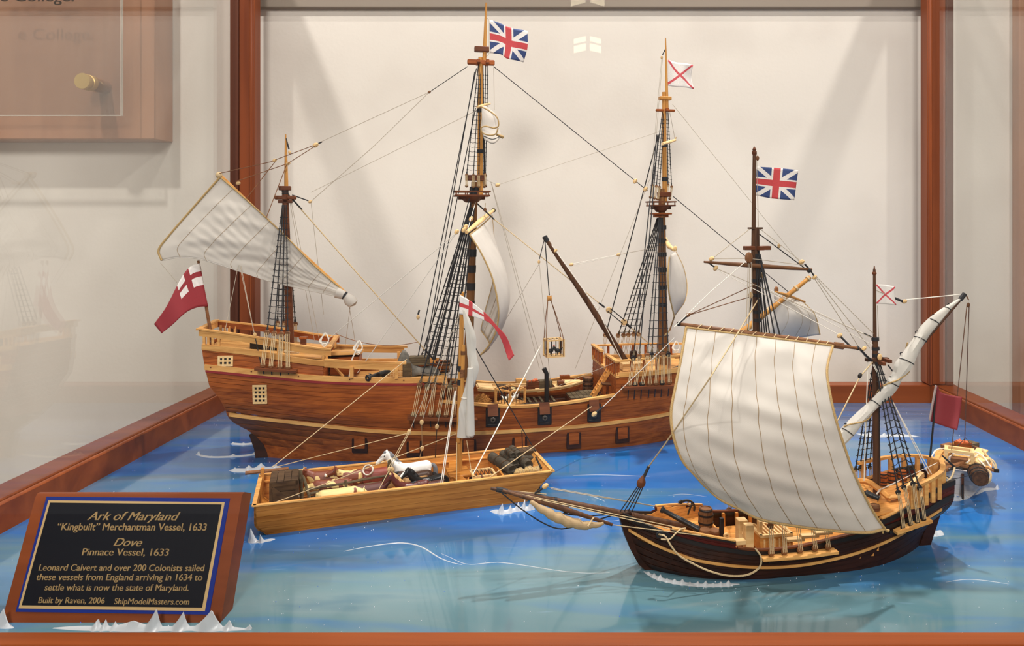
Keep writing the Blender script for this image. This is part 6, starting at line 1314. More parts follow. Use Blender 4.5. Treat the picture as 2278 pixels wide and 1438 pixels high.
animal('horse', 'up', G, 915, 1046, .0300, ZB, -1, .0330, 'hw', 'white horse with grey mane holding its head highest', 'horse', hg, 0, 'greym')
animal('horse', 'down', G, 920, 1062, .0300, ZB, -1, .0305, 'hb', 'dark bay horse in front of the white horse, head lowered', 'horse', hg, 0, 'blackm')
animal('horse', 'up', G, 920, 1096, .0240, ZB, -1, .0270, 'hc', 'chestnut horse with blonde mane next to the near barge side', 'horse', hg, .1, 'blonde')
animal('horse', 'down', G, 918, 1072, .0270, ZB, -1, .0270, 'ht', 'tan horse squeezed between the bay and the chestnut', 'horse', hg, 0, 'blonde')
animal('horse', 'up', G, 952, 1076, .0250, ZB, -1, .0275, 'hk', 'black horse with a white blaze on its face', 'horse', hg, .25, 'blackm', True)
animal('horse', 'down', G, 958, 1096, .0245, ZB, -1, .0255, 'hr', 'dark red horse lowest at the near barge side', 'horse', hg, 0, 'blackm')
animal('cow', 'down', G, 990, 1068, .0175, ZB, -1, .0150, 'calf', 'small dark brown calf beside the barge mast step', 'calf', None, .3)
# ================================================================ barge cargo
def crate(fr_, c, size, lab, mat='darkc', cat='crate', grp=None, rz=0, brace=True, name='crate', n=4, lid=True):
    o = empty(name, fr_.W(c), fr_.t+rz, lab, cat, grp); sx, sy, sz = size
    MB().box((0, 0, sz/2), (sx*.94, sy*.94, sz*.94)).build('box_core', mat, o)
    for i in range(n):
        z = sz*(i+.5)/n
        for s in (-1, 1): MB().box((0, s*sy/2*.97, z), (sx, .05*sy, sz/n*.92)).build('plank', mat, o); MB().box((s*sx/2*.97, 0, z), (.05*sx, sy*.98, sz/n*.92)).build('plank', mat, o)
    if lid:
        for i in range(n): MB().box((-sx/2+sx*(i+.5)/n, 0, sz), (sx/n*.92, sy*1.04, sz*.05)).build('lid_plank', mat, o)
    if brace:
        for s in (-1, 1):
            MB().box((s*sx*.46, -sy*.515, sz/2), (sx*.10, sy*.04, sz)).build('batten', mat, o); MB().box((0, -sy*.515, sz/2+s*sz*.45), (sx, sy*.04, sz*.10)).build('batten', mat, o)
        MB().bar((-sx*.42, -sy*.515, sz*.86), (sx*.3, -sy*.515, sz*.36), sy*.04, sz*.12).build('brace', mat, o)
    return o
c0 = GP(630, 1110, -.012); crate(G, (c0.x+.001, -.004, ZB), (.0265, .034, .0375), 'big old slatted crate with diagonal brace at the barge stern')
crate(G, (GP(640, 1105, -.03).x, -.030, ZB), (.016, .010, .008), 'flat pale parcel before the big crate at the barge stern', 'greyw', 'parcel', None, 0, False, 'parcel', 3)
pen = empty('livestock_pen', G.W((-.10, -.008, ZB)), G.t, 'weathered rail fence penning the cattle in the barge', 'fence')
b0 = Vector((-.10, -.008, ZB)); q_ = lambda px, py, y: GP(px, py, y)-b0
def knot(a, b, r): 
    P = [Vector(a).lerp(Vector(b), i/6)+Vector((0, .0004*math.sin(i*2.1), .0003*math.sin(i*1.7))) for i in range(7)]; return MB().tube(P, [r*(1+.15*math.sin(i*1.9)) for i in range(7)], 7)
for a, b_, r in (((671, 1112, -.010), (669, 1046, -.010), .0019), ((690, 1112, -.020), (674, 1058, -.012), .0014), ((771, 1092, -.012), (769, 1068, -.012), .0016), ((864, 1075, -.014), (867, 1023, -.014), .0019), ((876, 1080, -.014), (874, 1045, -.014), .0016)): knot(q_(*a), q_(*b_), r).build('post', 'greyw', pen)
for a, b_ in (((684, 1090, -.012), (864, 1058, -.012)), ((688, 1099, -.014), (866, 1071, -.014)), ((684, 1108, -.012), (868, 1085, -.014))): knot(q_(*a), q_(*b_), .0013).build('rail', 'greyw', pen)
cl = tag(coil((0, 0, 0), .0052, .0007, 5, 90, Matrix.Rotation(1.1, 3, 'X')).build('rope_coil', 'white'), 'white coil of rope lying on the red brown cow', 'rope'); cl.location = G.W(GP(820, 1047, .022))
def open_crate(fr_, c, size, lab, rz=0, mat='maplel', bars=6, name='cage', cat='cage', dark=True, grp=None):
    o = empty(name, fr_.W(c), fr_.t+rz, lab, cat, grp); sx, sy, sz = size; t = min(size)*.10
    for s in (-1, 1):
        for z in (t/2, sz-t/2): MB().box((0, s*(sy/2-t/2), z), (sx, t, t)).build('frame_rail', mat, o); MB().box((s*(sx/2-t/2), 0, z), (t, sy, t)).build('frame_rail', mat, o)
        for s2 in (-1, 1): MB().box((s*(sx/2-t/2), s2*(sy/2-t/2), sz/2), (t*1.15, t*1.15, sz)).build('corner_post', mat, o)
    MB().box((0, 0, t*.4), (sx*.95, sy*.95, t*.5)).build('bottom', mat, o)
    for k in range(1, bars):
        f = k/bars
        for s in (-1, 1): MB().tube([(-sx/2+f*sx, s*(sy/2-t/2), 0), (-sx/2+f*sx, s*(sy/2-t/2), sz)], t*.22, 5).build('bar', 'blackw' if dark else mat, o); MB().tube([(s*(sx/2-t/2), -sy/2+f*sy, 0), (s*(sx/2-t/2), -sy/2+f*sy, sz)], t*.22, 5).build('bar', 'blackw' if dark else mat, o)
    for k in range(1, bars): MB().tube([(-sx/2+k/bars*sx, -sy/2, sz-t*.3), (-sx/2+k/bars*sx, sy/2, sz-t*.3)], t*.2, 5).build('bar', 'blackw' if dark else mat, o)
    return o
pc_ = G.Zp(1074, 1052, .0245); pc_.y += .004; open_crate(G, (pc_.x, pc_.y-.004, ZB), (.0260, .0240, .0210), 'pale open crate holding a pig in the barge')
def pig_b(mb): capsule(mb, (-.5, 0, .5), (.4, 0, .5), .3, .3); capsule(mb, (.5, 0, .52), (.85, 0, .42), .22, .12); legs(mb, -.45, .42, .15, .35, .06, .08); [capsule(mb, (.62, s*.12, .68), (.70, s*.2, .82), .07, .04) for s in (-1, 1)]
def hen_b(mb): mb.sphere((0, 0, .55), (.42, .27, .28)); capsule(mb, (.28, 0, .62), (.46, 0, 1.0), .16, .11); mb.sphere((.50, 0, 1.04), (.13, .11, .12)); capsule(mb, (-.32, 0, .66), (-.62, 0, .95), .13, .08); [capsule(mb, (.02, s*.1, .35), (.04, s*.1, .02), .045, .04) for s in (-1, 1)]
def dog_b(mb): capsule(mb, (-.4, 0, .62), (.4, 0, .62), .17, .19); legs(mb, -.42, .40, .10, .5, .05, .06); capsule(mb, (.45, 0, .7), (.68, 0, .95), .13, .11); capsule(mb, (.70, 0, .97), (.95, 0, .88), .12, .06); capsule(mb, (-.55, 0, .7), (-.85, 0, .95), .05, .03); [capsule(mb, (.62, s*.09, 1.05), (.60, s*.12, 1.17), .05, .02) for s in (-1, 1)]
def small(kind, build, loc, rz, sc, mat, lab, cat, grp=None):
    o = empty(kind, loc, rz, lab, cat, grp); o.scale = (sc,)*3; obj('body', body_mesh(kind, build, .035, 4).copy(), AM[mat], o)
    if kind == 'hen': MB().sphere((.55, 0, 1.16), (.09, .02, .07), 6, 5).build('comb', AM['comb'], o); MB().lathe([(.05, 0), (.005, .12)], (.60, 0, 1.02), (1, 0, -.1), 6).build('beak', 'gold', o)
    return o
small('pig', pig_b, G.W((pc_.x, pc_.y-.004, ZB+.001)), G.t+2.9, .0160, 'pig', 'pink pig lying inside the pale open crate', 'pig')
MB().bar((GP(1126, 1070, -.041).x, -.041, .0150), (GP(1126, 1070, -.041).x, .041, .0150), .0022, .0210).build('divider_board', 'oak', bg)
hen0 = small('hen', hen_b, G.W(GP(1073, 1070, -.032)), G.t+1.6, .0055, 'calf', 'tiny brown hen in front of the pale pig crate', 'hen')
gg = 'dark bundles heaped in the barge bow'
def roll(a, b_, r, lab, mat='leath', cat='bundle', name='bundle', swell=.12, straps=2, grp=gg):
    a, b_ = Vector(a), Vector(b_); o = empty(name, G.W(a), G.t, lab, cat, grp); N = 12; P = [(b_-a)*i/N for i in range(N+1)]; d = (b_-a).normalized()
    MB().tube([P[0]]+P+[P[-1]], [r*.45]+[r*(.92+swell*math.sin(i*2.3)*.5+.08*math.sin(math.pi*i/N)) for i in range(N+1)]+[r*.45], 12).build('roll', mat, o)
    for k in range(straps): c = (b_-a)*(k+1)/(straps+1); MB().tube([c-d*r*.12, c+d*r*.12], r*1.1, 12).build('strap', 'leath' if mat == 'sack' else 'darkc', o)
    return o
def GZ(px, py, z): return G.Zp(px, py, z)
x0_ = GP(1126, 1070, -.041).x
for k in range(3): crate(G, (x0_+.009+k*.0120, .0-.004*k, ZB), (.0115, .060, .0180), ('dark box under the bundles, nearest the divider board', 'middle dark box under the bundles in the barge bow', 'dark box under the bundles, nearest the bow end')[k], 'darkc', 'box', 'boxes in the barge bow', 0, False, 'box')
roll(GZ(1094, 1017, .0285), GZ(1140, 1048, .0265), .0062, 'longest lumpy dark bundle beside the divider board')
roll(GZ(1118, 1010, .030), GZ(1146, 1033, .029), .0048, 'flat folded dark bundle between the long one and the rolls')
roll(GZ(1128, 1003, .0360), GZ(1142, 1015, .0355), .0040, 'small dark bedroll on top of the heap, left one')
roll(GZ(1138, 998, .0370), GZ(1155, 1015, .0360), .0044, 'strapped dark bedroll on top of the heap, right one')
roll(GZ(1160, 1022, .0300), GZ(1176, 1036, .0285), .0058, 'short dark cask shaped bundle low on the right of the heap', straps=1)
crate(G, G.Zp(1172, 1014, .024), (.020, .017, .0075), 'flat dark chest at the far bow corner of the barge', 'darkc', 'chest', None, 0, False, 'chest'); crate(G, G.Zp(1186, 1026, .021), (.018, .012, .0060), 'dark ribbed chest by the barge bow end', 'leath', 'chest', None, 0, False, 'chest', 5)
def sackb(px, py, z, r, lab):
    o = empty('sack', G.W(G.Zp(px, py, z)), G.t+.3, lab, 'sack', 'tan sacks along the near barge side'); mb = MB()
    N, K = 10, 12; vs = []
    for i in range(N+1):
        t = math.pi*i/N
        for k in range(K): p = 2*math.pi*k/K; f = 1+.10*math.sin(3*p+i)*math.sin(t); vs.append((r*1.15*f*math.sin(t)*math.cos(p), r*.9*f*math.sin(t)*math.sin(p), r*.8*math.cos(t)))
    mb.add(vs, [(i*K+k, (i+1)*K+k, (i+1)*K+(k+1) % K, i*K+(k+1) % K) for i in range(N) for k in range(K)]).build('bag', 'sack', o)
    for s in (-.35, .35): MB().tube([(r*s, r*.95*math.cos(a), r*.82*math.sin(a)) for a in [i*.5 for i in range(14)]], r*.06, 5).build('cord', 'tan', o)
sackb(1156, 1052, .0262, .0060, 'left tan sack at the near side of the barge bow'); sackb(1177, 1048, .0262, .0060, 'middle tan sack at the near side of the barge bow'); sackb(1195, 1047, .0262, .0055, 'right tan sack at the near side of the barge bow')
MB().tube([G.W(GZ(1192, 1018, .034)), G.W(GZ(1204, 1042, .030))], [.0010, .0012], 7).build('boat_hook', 'black'); tag(bpy.data.objects['boat_hook'], 'short black iron rod leaning on the barge bow corner', 'rod')
# ================================================================ gear on the big ship
AZ = .0535
# ship's boat on the waist
B0 = A.P(1175, 880, .015); sb = empty('ships_boat', A.W((B0.x, .012, AZ+.001)), A.t, 'pale open rowing boat stowed on the deck of the big ship', 'boat')
bh = Hull(tab([0, .02], [-.066, -.072]), tab([0, .02], [.066, .078]), tab([0, .02], [.006, .014]), smooth([0, .008, .02], [.006, .017, .0205]), .45, .55, 2.0, 2.2, .8)
bz = lambda x: .0165+.0055*(x/.075)**2
for s in (-1, 1):
    for i in range(5):
        mb = bh.strake(lambda x: bz(x)*i/5, lambda x: bz(x)*(i+1)/5, s, None, (), 30, th=.0010); mb.build('strake', 'mahog' if i < 4 else 'maplel', sb)
    bh.wale(lambda x: bz(x), s, -.070, .074, .0030, .0016, 30).build('gunwale', 'maplel', sb)
for x in (-.045, -.02, .012, .04): MB().box((x, 0, bz(x)-.003), (.006, 2*bh.half(x, .014), .0014)).build('thwart', 'maplel', sb)
MB().prism([Vector((.050, -.014, bz(.06)+.0004)), Vector((.050, .014, bz(.06)+.0004)), Vector((.072, .004, bz(.07)+.0004)), Vector((.074, -.004, bz(.07)+.0004))], (0, 0, .0012)).build('fore_deck', 'maplel', sb); MB().prism([Vector((-.050, -.016, bz(.05)+.0002)), Vector((-.050, .016, bz(.05)+.0002)), Vector((-.070, .011, bz(.07)+.0002)), Vector((-.070, -.011, bz(.07)+.0002))], (0, 0, .0012)).build('stern_deck', 'maplel', sb)
for k, (px, py, sz, mt, lab) in enumerate(((1186, 852, (.017, .012, .011), 'mahogd', 'red brown box heaped with fruit in the stowed rowing boat'), (1213, 853, (.018, .013, .012), 'greyw', 'grey chest behind the black chimney in the stowed rowing boat'), (1116, 858, (.012, .010, .008), 'darkc', 'dark low box at the stern of the stowed rowing boat'), (1250, 850, (.012, .010, .010), 'mahogd', 'small red brown tub box at the bow of the stowed rowing boat'))):
    crate(A, (A.P(px, py, .018).x, .018, AZ+.0125), sz, lab, mt, 'box', 'boxes in the stowed rowing boat', 0, False, 'box', 3)
rgf = random.Random(2); fb = A.P(1186, 852, .018)
for k in range(12): o = tag(MB().sphere((0, 0, 0), .0017, 7, 5).build('fruit', plain('orange_fruit', (206, 104, 58), .5) if k == 0 else bpy.data.materials['orange_fruit']), 'one of the orange fruits heaped in the red brown box', 'fruit', 'orange fruits in the box'); o.location = A.W((fb.x+rgf.uniform(-.006, .006), .018+rgf.uniform(-.004, .004), AZ+.0250))
for k in range(2): crate(A, (A.P((1158, 1256)[k], 842, .06).x, .058, (.067, .069)[k]-.004), (.014, .008, .010), ('little pale crate on the far waist rail, left one', 'little red crate on the far waist rail, right one')[k], ('maple', 'mahog')[k], 'crate', None, 0, False, 'crate', 3)
# galley chimney
ch_ = A.P(1216, 888, -.035); cm = empty('galley_chimney', A.W((ch_.x, -.035, AZ)), A.t, 'bent black stove pipe rising from the deck of the big ship', 'chimney')
tp = A.P(1216, 832, -.035); MB().tube([(0, 0, 0), (0, 0, tp.z-AZ), A.P(1210, 820, -.035)-Vector((ch_.x, -.035, AZ))], [.0030, .0030, .0032], 12).build('pipe', 'black', cm); MB().box((0, 0, .003), (.012, .012, .006), ch=.001).build('base', 'blackw', cm)
# poultry cage on deck with hens
cc = A.P(1137, 903, -.045); crz = math.radians(38)
open_crate(A, (cc.x, -.036, AZ+.0085), (.0290, .0290, .0200), 'pale cage of white hens on the deck of the big ship', crz, 'maple', 5); crate(A, (cc.x+.002, -.036, AZ), (.030, .024, .0085), 'low dark platform under the hen cage on the big ship', 'darkc', 'platform', None, 0, False, 'platform', 2)
for k in range(4): small('hen', hen_b, A.W((cc.x-.007+.005*k, -.040+.007*(k % 2), AZ+.0110)), k*1.3, .0090, 'hen', 'one of the white hens in the pale deck cage', 'hen', 'white hens in the deck cage')
# hanging cage
hc = A.P(1232, 793, -.012); cage = open_crate(A, (hc.x, -.012, hc.z), (.0250, .0200, .0240), 'pale cage of black birds hanging from the derrick boom', .12, 'maplel', 4)
ring = A.P(1222, 664, -.010); lo = lambda v: Vector(v)
MB().lathe([(.0030, -.003), (.0042, -.0028), (.0034, -.0005), (.0034, .0005), (.0042, .0028), (.0030, .003)], (0, 0, 0), (1, 0, 0), 14).build('sling_ring', 'box', ark).location = ring
for sx, sy in ((-1, -1), (1, -1), (-1, 1), (1, 1)):
    e_ = Vector((hc.x+sx*.0118, -.012+sy*.0095, hc.z+.0235)); rope(ark, [ring+Vector((sx*.002, 0, -.002)), ring.lerp(e_, .5)+Vector((sx*.0015, 0, 0)), e_, e_-Vector((0, 0, .022))], .00055, 'brown', 'sling_rope', k=14)
for k in range(2): small('hen', hen_b, A.W((hc.x-.005+.010*k, -.014, hc.z+.0022)), k*2.5+.4, .0105, 'henb', ('left black bird inside the hanging cage', 'right black bird inside the hanging cage')[k], 'bird', 'black birds in the hanging cage')
# hay heap
hy = A.P(1072, 893, -.045); rgh = random.Random(4); mb = MB(); mb.sphere((0, 0, .010), (.0105, .010, .0115), 10, 7)
for k in range(420):
    a, e1, L = rgh.uniform(0, 6.28), rgh.uniform(-.2, 1.4), rgh.uniform(.004, .010); p = Vector((.0112*math.cos(a)*math.cos(e1), .0105*math.sin(a)*math.cos(e1), .010+.0120*math.sin(e1))); d = Vector((rgh.gauss(0, 1), rgh.gauss(0, 1), rgh.gauss(0, .8))).normalized(); mb.tube([p-d*L/2, p+d*.2*L+Vector((0, 0, .0008)), p+d*L/2], .00022, 3, False)
h_ = tag(mb.build('hay_heap', 'hay'), 'brown tangle of hay against the rail of the big ship', 'hay', None, 'stuff'); h_.location = A.W((hy.x, -.046, AZ))
# hatch, barrels, capstan, bitts on the waist
hk_ = empty('hatch_cover', A.W((A.P(1290, 890, 0).x, -.010, AZ)), A.t, 'grey plank hatch cover beside the deck ladder', 'hatch'); MB().box((0, 0, .004), (.040, .044, .008), ch=.0008).build('coaming', 'mahogd', hk_)
for k in range(6): MB().box((-.0165+k*.0066, 0, .0088), (.0060, .042, .0016)).build('plank', 'greyw', hk_)
hk2 = empty('hatch_cover', A.W((A.P(1180, 895, -.03).x, -.018, AZ)), A.t, 'dark hatch cover behind the hen cage', 'hatch'); MB().box((0, 0, .003), (.075, .030, .006), ch=.0008).build('coaming', 'walnut', hk2)
for k in range(9): MB().box((-.033+k*.0082, 0, .0068), (.0030, .028, .0014)).build('plank', 'greyw', hk2)
for k in range(4): barrel(A.W((A.P(1310, 860, .02).x, .026, AZ+k*.0062)), .0078, .0060, ('lowest flat sack tub in the stack behind the ladder', 'second flat tub from the bottom behind the ladder', 'third flat tub from the bottom behind the ladder', 'topmost flat tub in the stack behind the ladder')[k], 'stacked tubs behind the ladder', mat='brown', name='tub')
barrel(A.W((A.P(1335, 893, -.02).x-.004, -.020, AZ+.006)), .0068, .014, 'barrel lying on its side below the deck ladder', None, (0, math.pi/2, A.t), 'mahog')
bt = empty('bitt_post', A.W((A.P(1350, 885, -.035).x, -.036, AZ)), A.t, 'wooden bitt with a broad cap beside the ladder', 'bitt'); 
for s in (-1, 1): MB().box((s*.0042, 0, .0135), (.0040, .0055, .027)).build('post', 'mahog', bt)
MB().box((0, 0, .0280), (.0160, .0110, .0026), Matrix.Rotation(.12, 3, 'Y'), .0006).build('cap', 'brown', bt)
# quarterdeck: gun, dog, lattice coop, tarpaulin heap
qc = cannon(A, A.P(862, 828, -.03), A.P(817, 842, -.066), .0034, 'black cannon on the quarterdeck pointing over the side')
for (px, py) in ((840, 836), (854, 836)):
    for y_ in (-.040, -.052): MB().lathe([(.0030, -.0008), (.0030, .0008)], A.P(px, py, y_)-A.P(862, 828, -.03), (.6, -.8, 0), 12).build('carriage_wheel', 'blackw', qc)
small('dog', dog_b, A.W((A.P(808, 838, -.03).x, -.034, .0945)), A.t+.2, .0125, 'dogw', 'black and white spotted dog on the quarterdeck', 'dog')
cp = A.P(880, 838, .01); coop = empty('poultry_coop', A.W((cp.x, .010, .0945)), A.t, 'pale lattice coop on the quarterdeck', 'coop'); MB().box((0, 0, .005), (.042, .012, .0096)).build('box_core', 'maple', coop)
for k in range(10): MB().box((-.0195+k*.0043, -.0064, .005), (.0012, .0012, .0098)).build('lattice_bar', 'maplel', coop)
for k in range(4): MB().box((0, -.0064, .0008+k*.0029), (.042, .0014, .0009)).build('lattice_bar', 'maplel', coop)
tz = .0945; hp = A.P(930, 840, .02)
crate(A, (hp.x+.002, .022, tz+.012), (.027, .016, .011), 'grey crate on top of the covered heap at the main shrouds', 'greyw', 'crate', None, 0, False, 'crate', 3)
rows = []; rgq = random.Random(8)
for i in range(16):
    row = []
    for j in range(20):
        u, v = i/15, j/19; x = -.030+.060*v; y = -.014+.028*u; z = .026*math.exp(-((v-.18)/.16)**2)*math.sin(math.pi*min(1, max(.0, u)))**.6+.010*math.sin(math.pi*u)**.5*math.sin(math.pi*v)**.4+.0012*math.sin(14*v+5*u)
        row.append(Vector((x, y, z)))
    rows.append(row)
tarp = cloth('tarpaulin', rows, plain('grey_tarpaulin', (104, 100, 92), .85, noise=.3, nscale=200, bump=.4), None, thick=.0006); tag(tarp, 'grey tarpaulin draped over the heap on the quarterdeck', 'tarpaulin'); tarp.location = A.W((hp.x, .020, tz)); tarp.rotation_euler = (0, 0, A.t)
crate(A, (A.P(905, 840, .0).x, .002, tz), (.010, .006, .018), 'upright plain board box beside the tarpaulin heap', 'greyw', 'box', None, .25, False, 'box', 2)
for k, (px, mt) in enumerate(((978, 'mahog'), (992, 'brown'))): barrel(A.W((A.P(px, 838, .02).x, .022, tz)), .0062, .0160, ('left barrel behind the main shrouds on the quarterdeck', 'right barrel behind the main shrouds on the quarterdeck')[k], 'barrels behind the main shrouds', mat=mt)
# poop: gratings, rope coil, hatch post; forecastle gear
for k, (px, w_) in enumerate(((578, .020), (618, .018))):
    p = A.P(px, 780, -.015); g_ = empty('deck_grating', A.W((p.x, -.016, .1440-.02*k*.12)), A.t, ('left dark grating box on the poop deck', 'right dark grating box on the poop deck')[k], 'grating', 'grating boxes on the poop'); MB().box((0, 0, .004), (w_, .016, .009), ch=.0006).build('coaming', 'blackw', g_)
    for j in range(5): MB().box((-w_*.4+j*w_*.2, -.0005, .0088), (.0012, .015, .0012)).build('bar', 'chain', g_)
p = A.P(650, 795, -.025); c_ = tag(coil((0, 0, 0), .0085, .0009, 6, 110).build('rope_coil', 'tan'), 'flat coil of rope on the poop deck beside the mizzen', 'rope'); c_.location = A.W((p.x, -.028, .1350))
b_ = empty('bitt_post', A.W((A.P(678, 790, 0).x, -.012, .1325)), A.t, 'short square post with cap on the poop deck', 'bitt'); MB().box((0, 0, .010), (.0065, .0065, .020)).build('post', 'mahogd', b_); MB().box((0, 0, .0205), (.0095, .0095, .0030), ch=.0006).build('cap', 'mahog', b_)
p = A.P(1398, 833, -.02); crate(A, (p.x+.002, -.030, .0985), (.030, .020, .009), 'pale low box inside the forecastle rail', 'maplel', 'box', None, 0, False, 'box', 3); cannon(A, A.P(1520, 815, -.02), A.P(1483, 828, -.05), .0030, 'black cannon on the forecastle behind the fore shrouds')
barrel(A.W((A.P(1412, 800, .02).x, .025, .0985)), .0058, .0145, 'dark barrel behind the derrick boom on the forecastle', None, mat='walnut')
# ================================================================ towed boat at the right
SY = .815; S0 = wp(2146, 1104, .800)
S = Frame(S0.x, S0.y+.004, 62)
tb = empty('towed_boat', S.o, S.t, 'small white clinker boat heaped with gear behind the pinnace', 'boat')
sh = Hull(tab([-.004, .03], [.006, .0]), tab([-.004, .03], [.088, .104]), tab([-.004, .010, .03], [.004, .014, .0205]), smooth([-.004, .012, .03], [.012, .025, .0285]), .45, .55, 2, 2.2, .8)
M['pale'] = plain('whitewashed_planks', (206, 200, 196), .6, noise=.06); sz_ = lambda x: .0265+.006*((x-.05)/.05)**2
for s in (-1, 1):
    for i in range(7):
        mb = sh.strake(lambda x: -.003+(sz_(x)+.003)*i/7, lambda x: -.003+(sz_(x)+.003)*(i+1)/7, s, None, (), 24, off=.0004*(i % 2), th=.0010); mb.build('strake', 'pale' if i < 6 else 'mahog', tb)
    sh.wale(lambda x: sz_(x), s, .0, .103, .0028, .0018, 24).build('gunwale', 'maple', tb)
for i in range(6):
    za, zb2 = -.003+i*.0055, -.003+(i+1)*.0055-.0003; slab([(sh.xs(za)-.0004, -sh.half(sh.xs(za), za), za), (sh.xs(za)-.0004, sh.half(sh.xs(za), za), za), (sh.xs(zb2)-.0004, sh.half(sh.xs(zb2), zb2), zb2), (sh.xs(zb2)-.0004, -sh.half(sh.xs(zb2), zb2), zb2)], (.001, 0, 0)).build('transom_plank', 'pale', tb)
MB().box((-.0016, 0, .012), (.0024, .0026, .030)).build('stern_post', 'mahogd', tb); MB().box((-.004, 0, .006), (.0024, .0018, .020)).build('rudder', 'blackw', tb)
MB().bar((0, -.021, .0325), (0, .021, .0325), .003, .0024).build('transom_cap', 'mahog', tb)
for x in (.02, .045, .07): MB().box((x, 0, sz_(x)-.002), (.006, 2*sh.half(x, .024), .0014)).build('thwart', 'maple', tb)
def SD(px, py, Y): return wp(px, py, Y)
def wthing(name, lab, cat, at, grp=None): return empty(name, at, 0, lab, cat, grp)
def wtube(o, pts, r, mat, name, n=8): b0 = o.location; MB().tube([Vector(p)-b0 for p in pts], r, n).build(name, mat, o)
# spars lying across the boat
o = wthing('spar', 'brown flat oar lying across the towed boat', 'oar', SD(2155, 1036, .790)); P0_, P1_ = SD(2091, 1030, .795)-o.location, SD(2214, 1047, .785)-o.location; MB().bar(P0_, P1_, .0045, .0022).build('blade_and_loom', 'brown', o); MB().bar(P0_.lerp(P1_, .96), P1_+Vector((.003, 0, 0)), .0052, .0034).build('tip_lashing', 'blackw', o)
o = wthing('spar', 'round brown spar poking out towards the pinnace stern', 'spar', SD(2120, 1040, .785)); wtube(o, [SD(2090, 1050, .770), SD(2150, 1028, .80)], [.0030, .0026], 'brown', 'pole')
o = wthing('anchor', 'small black grapnel leaning across the towed boat', 'anchor', SD(2118, 1038, .775)); wtube(o, [SD(2096, 1014, .775), SD(2124, 1040, .775)], [.0007, .0014], 'black', 'shank'); wtube(o, curve([SD(2110, 1045, .775), SD(2123, 1041, .775), SD(2140, 1044, .775)], 8), .0010, 'black', 'arms')
# barrel lashed alongside
br = barrel(SD(2184, 1078, .775)+Vector((0, 0, 0)), .0094, .024, 'dark barrel lashed to the right side of the towed boat', None, mat='mast'); br.rotation_euler = (math.radians(-84), 0, math.radians(-18)); br.location = SD(2181, 1066, .770)
# pale frames and planks
fr0 = SD(2134, 1015, .80); fo = empty('wooden_frame', fr0-Vector((0, 0, .012)), S.t-math.pi/2, 'pale open timber frame standing in the towed boat', 'frame')
for s in (-1, 1):
    for y in (-.006, .008): MB().box((s*.0125, y, .008), (.0032, .0032, .018)).build('leg', 'maplel', fo)
    MB().box((0, .001+s*.007, .0180), (.0290, .0036, .0030)).build('top_bar', 'maplel', fo); MB().box((s*.0125, .001, .0180), (.0036, .0170, .0028)).build('top_bar', 'maplel', fo)
MB().box((0, .001, .0050), (.017, .010, .009)).build('chest_inside', 'brown', fo)
q = SD(2142, 1000, .835); crate(Frame(q.x, q.y, 12), (0, 0, q.z-.003), (.0145, .011, .0110), 'slatted brown crate with orange load at the top of the towed boat heap', 'mahog', 'crate', None, 0, False, 'crate', 4)
q = SD(2160, 998, .850); crate(Frame(q.x, q.y, 25), (0, 0, q.z-.005), (.012, .012, .0120), 'grey crate behind the brown slatted crate in the towed boat', 'greyw', 'crate', None, 0, False, 'crate', 3)
mb = MB(); rf = random.Random(6)
for k in range(26): mb.sphere((rf.uniform(-.006, .006), rf.uniform(-.0045, .0045), rf.uniform(-.001, .0022)), .0016, 7, 5)
o = tag(mb.build('fruit_load', bpy.data.materials['orange_fruit']), 'orange heap filling the slatted crate in the towed boat', 'load', None, 'stuff'); o.location = SD(2142, 986, .835)
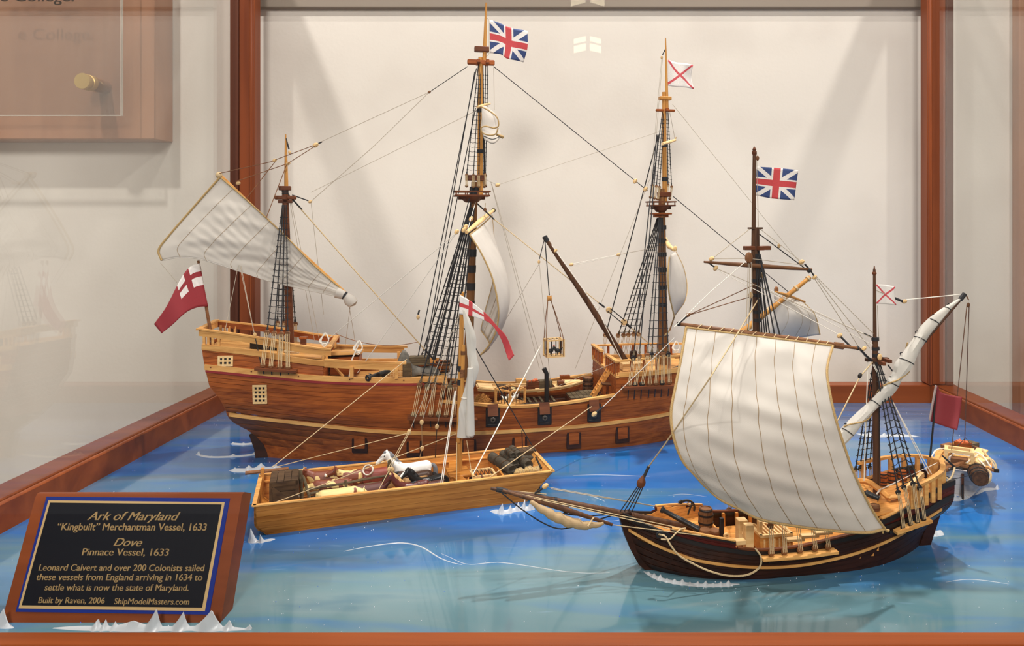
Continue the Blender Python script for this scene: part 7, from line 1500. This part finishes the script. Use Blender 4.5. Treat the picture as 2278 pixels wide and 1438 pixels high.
for k, (a, b2, w_, h_, mt, lab) in enumerate((((2158, 1034, .79), (2186, 1000, .815), .012, .0022, 'maplel', 'pale plank tilted up at the right of the timber frame'), ((2168, 1032, .79), (2192, 1022, .80), .012, .006, 'maplel', 'pale wedge block leaning by the tilted plank'), ((2085, 1030, .80), (2105, 1005, .82), .012, .003, 'maple', 'pale board at the left side of the towed boat'), ((2098, 996, .835), (2118, 992, .84), .008, .006, 'brown', 'brown box end at the far left of the towed boat'), ((2165, 1000, .83), (2182, 1006, .83), .010, .008, 'brown', 'brown case behind the tilted plank'))):
    mid = (SD(*a)+SD(*b2))/2; o = MB().bar(SD(*a)-mid, SD(*b2)-mid, w_, h_, ch=.0006).build('board', mt); o.location = mid; tag(o, lab, 'board', 'timber heaped in the towed boat')
# ropes of the towed boat
for pts, r, mt in (([(2124, 1040, .772), (2118, 1060, .768), (2108, 1072, .768), (2104, 1085, .770), (2098, 1092, .775)], .0011, 'tan'), ([(2104, 1048, .775), (2103, 1058, .772), (2108, 1066, .770)], .0011, 'tan'), ([(2198, 1045, .775), (2204, 1055, .770), (2203, 1068, .768), (2198, 1076, .770)], .0011, 'tan'), ([(2068, 1030, .79), (2080, 1004, .80), (2100, 998, .82)], .0008, 'white'), ([(2105, 1020, .80), (2140, 1004, .82), (2180, 1010, .80), (2205, 1040, .78)], .0007, 'white'), ([(2150, 1030, .79), (2175, 1012, .80)], .0007, 'white'), ([(2175, 1020, .79), (2192, 1038, .78)], .0007, 'white'), ([(2185, 1000, .81), (2208, 1030, .79), (2215, 1045, .785)], .0008, 'tan'), ([(2196, 1016, .80), (2212, 1028, .79), (2218, 1046, .785)], .0008, 'tan'), ([(2094, 1055, .772), (2108, 1061, .770), (2120, 1066, .770), (2168, 1055, .778)], .0004, 'blkrope')):
    MB().tube(curve([S.loc(SD(*q)) for q in pts], 18), r, 5).build('boat_rope', mt, tb)
rope(tb, [S.loc(SD(2112, 1010, .80)), S.loc(SD(2148, 975, .835)), S.loc(SD(2170, 1000, .82))], .0004, 'blkrope', 'boat_rope')
line_thing(D.W(DP(2151, 680, -.006)), SD(2116, 1010, .80), .0004, 'brown', 'left thin brown line from the raised yard end down to the towed boat'); line_thing(D.W(DP(2156, 680, -.006)), SD(2146, 985, .835), .0004, 'brown', 'right thin brown line from the raised yard end down to the towed boat crate')
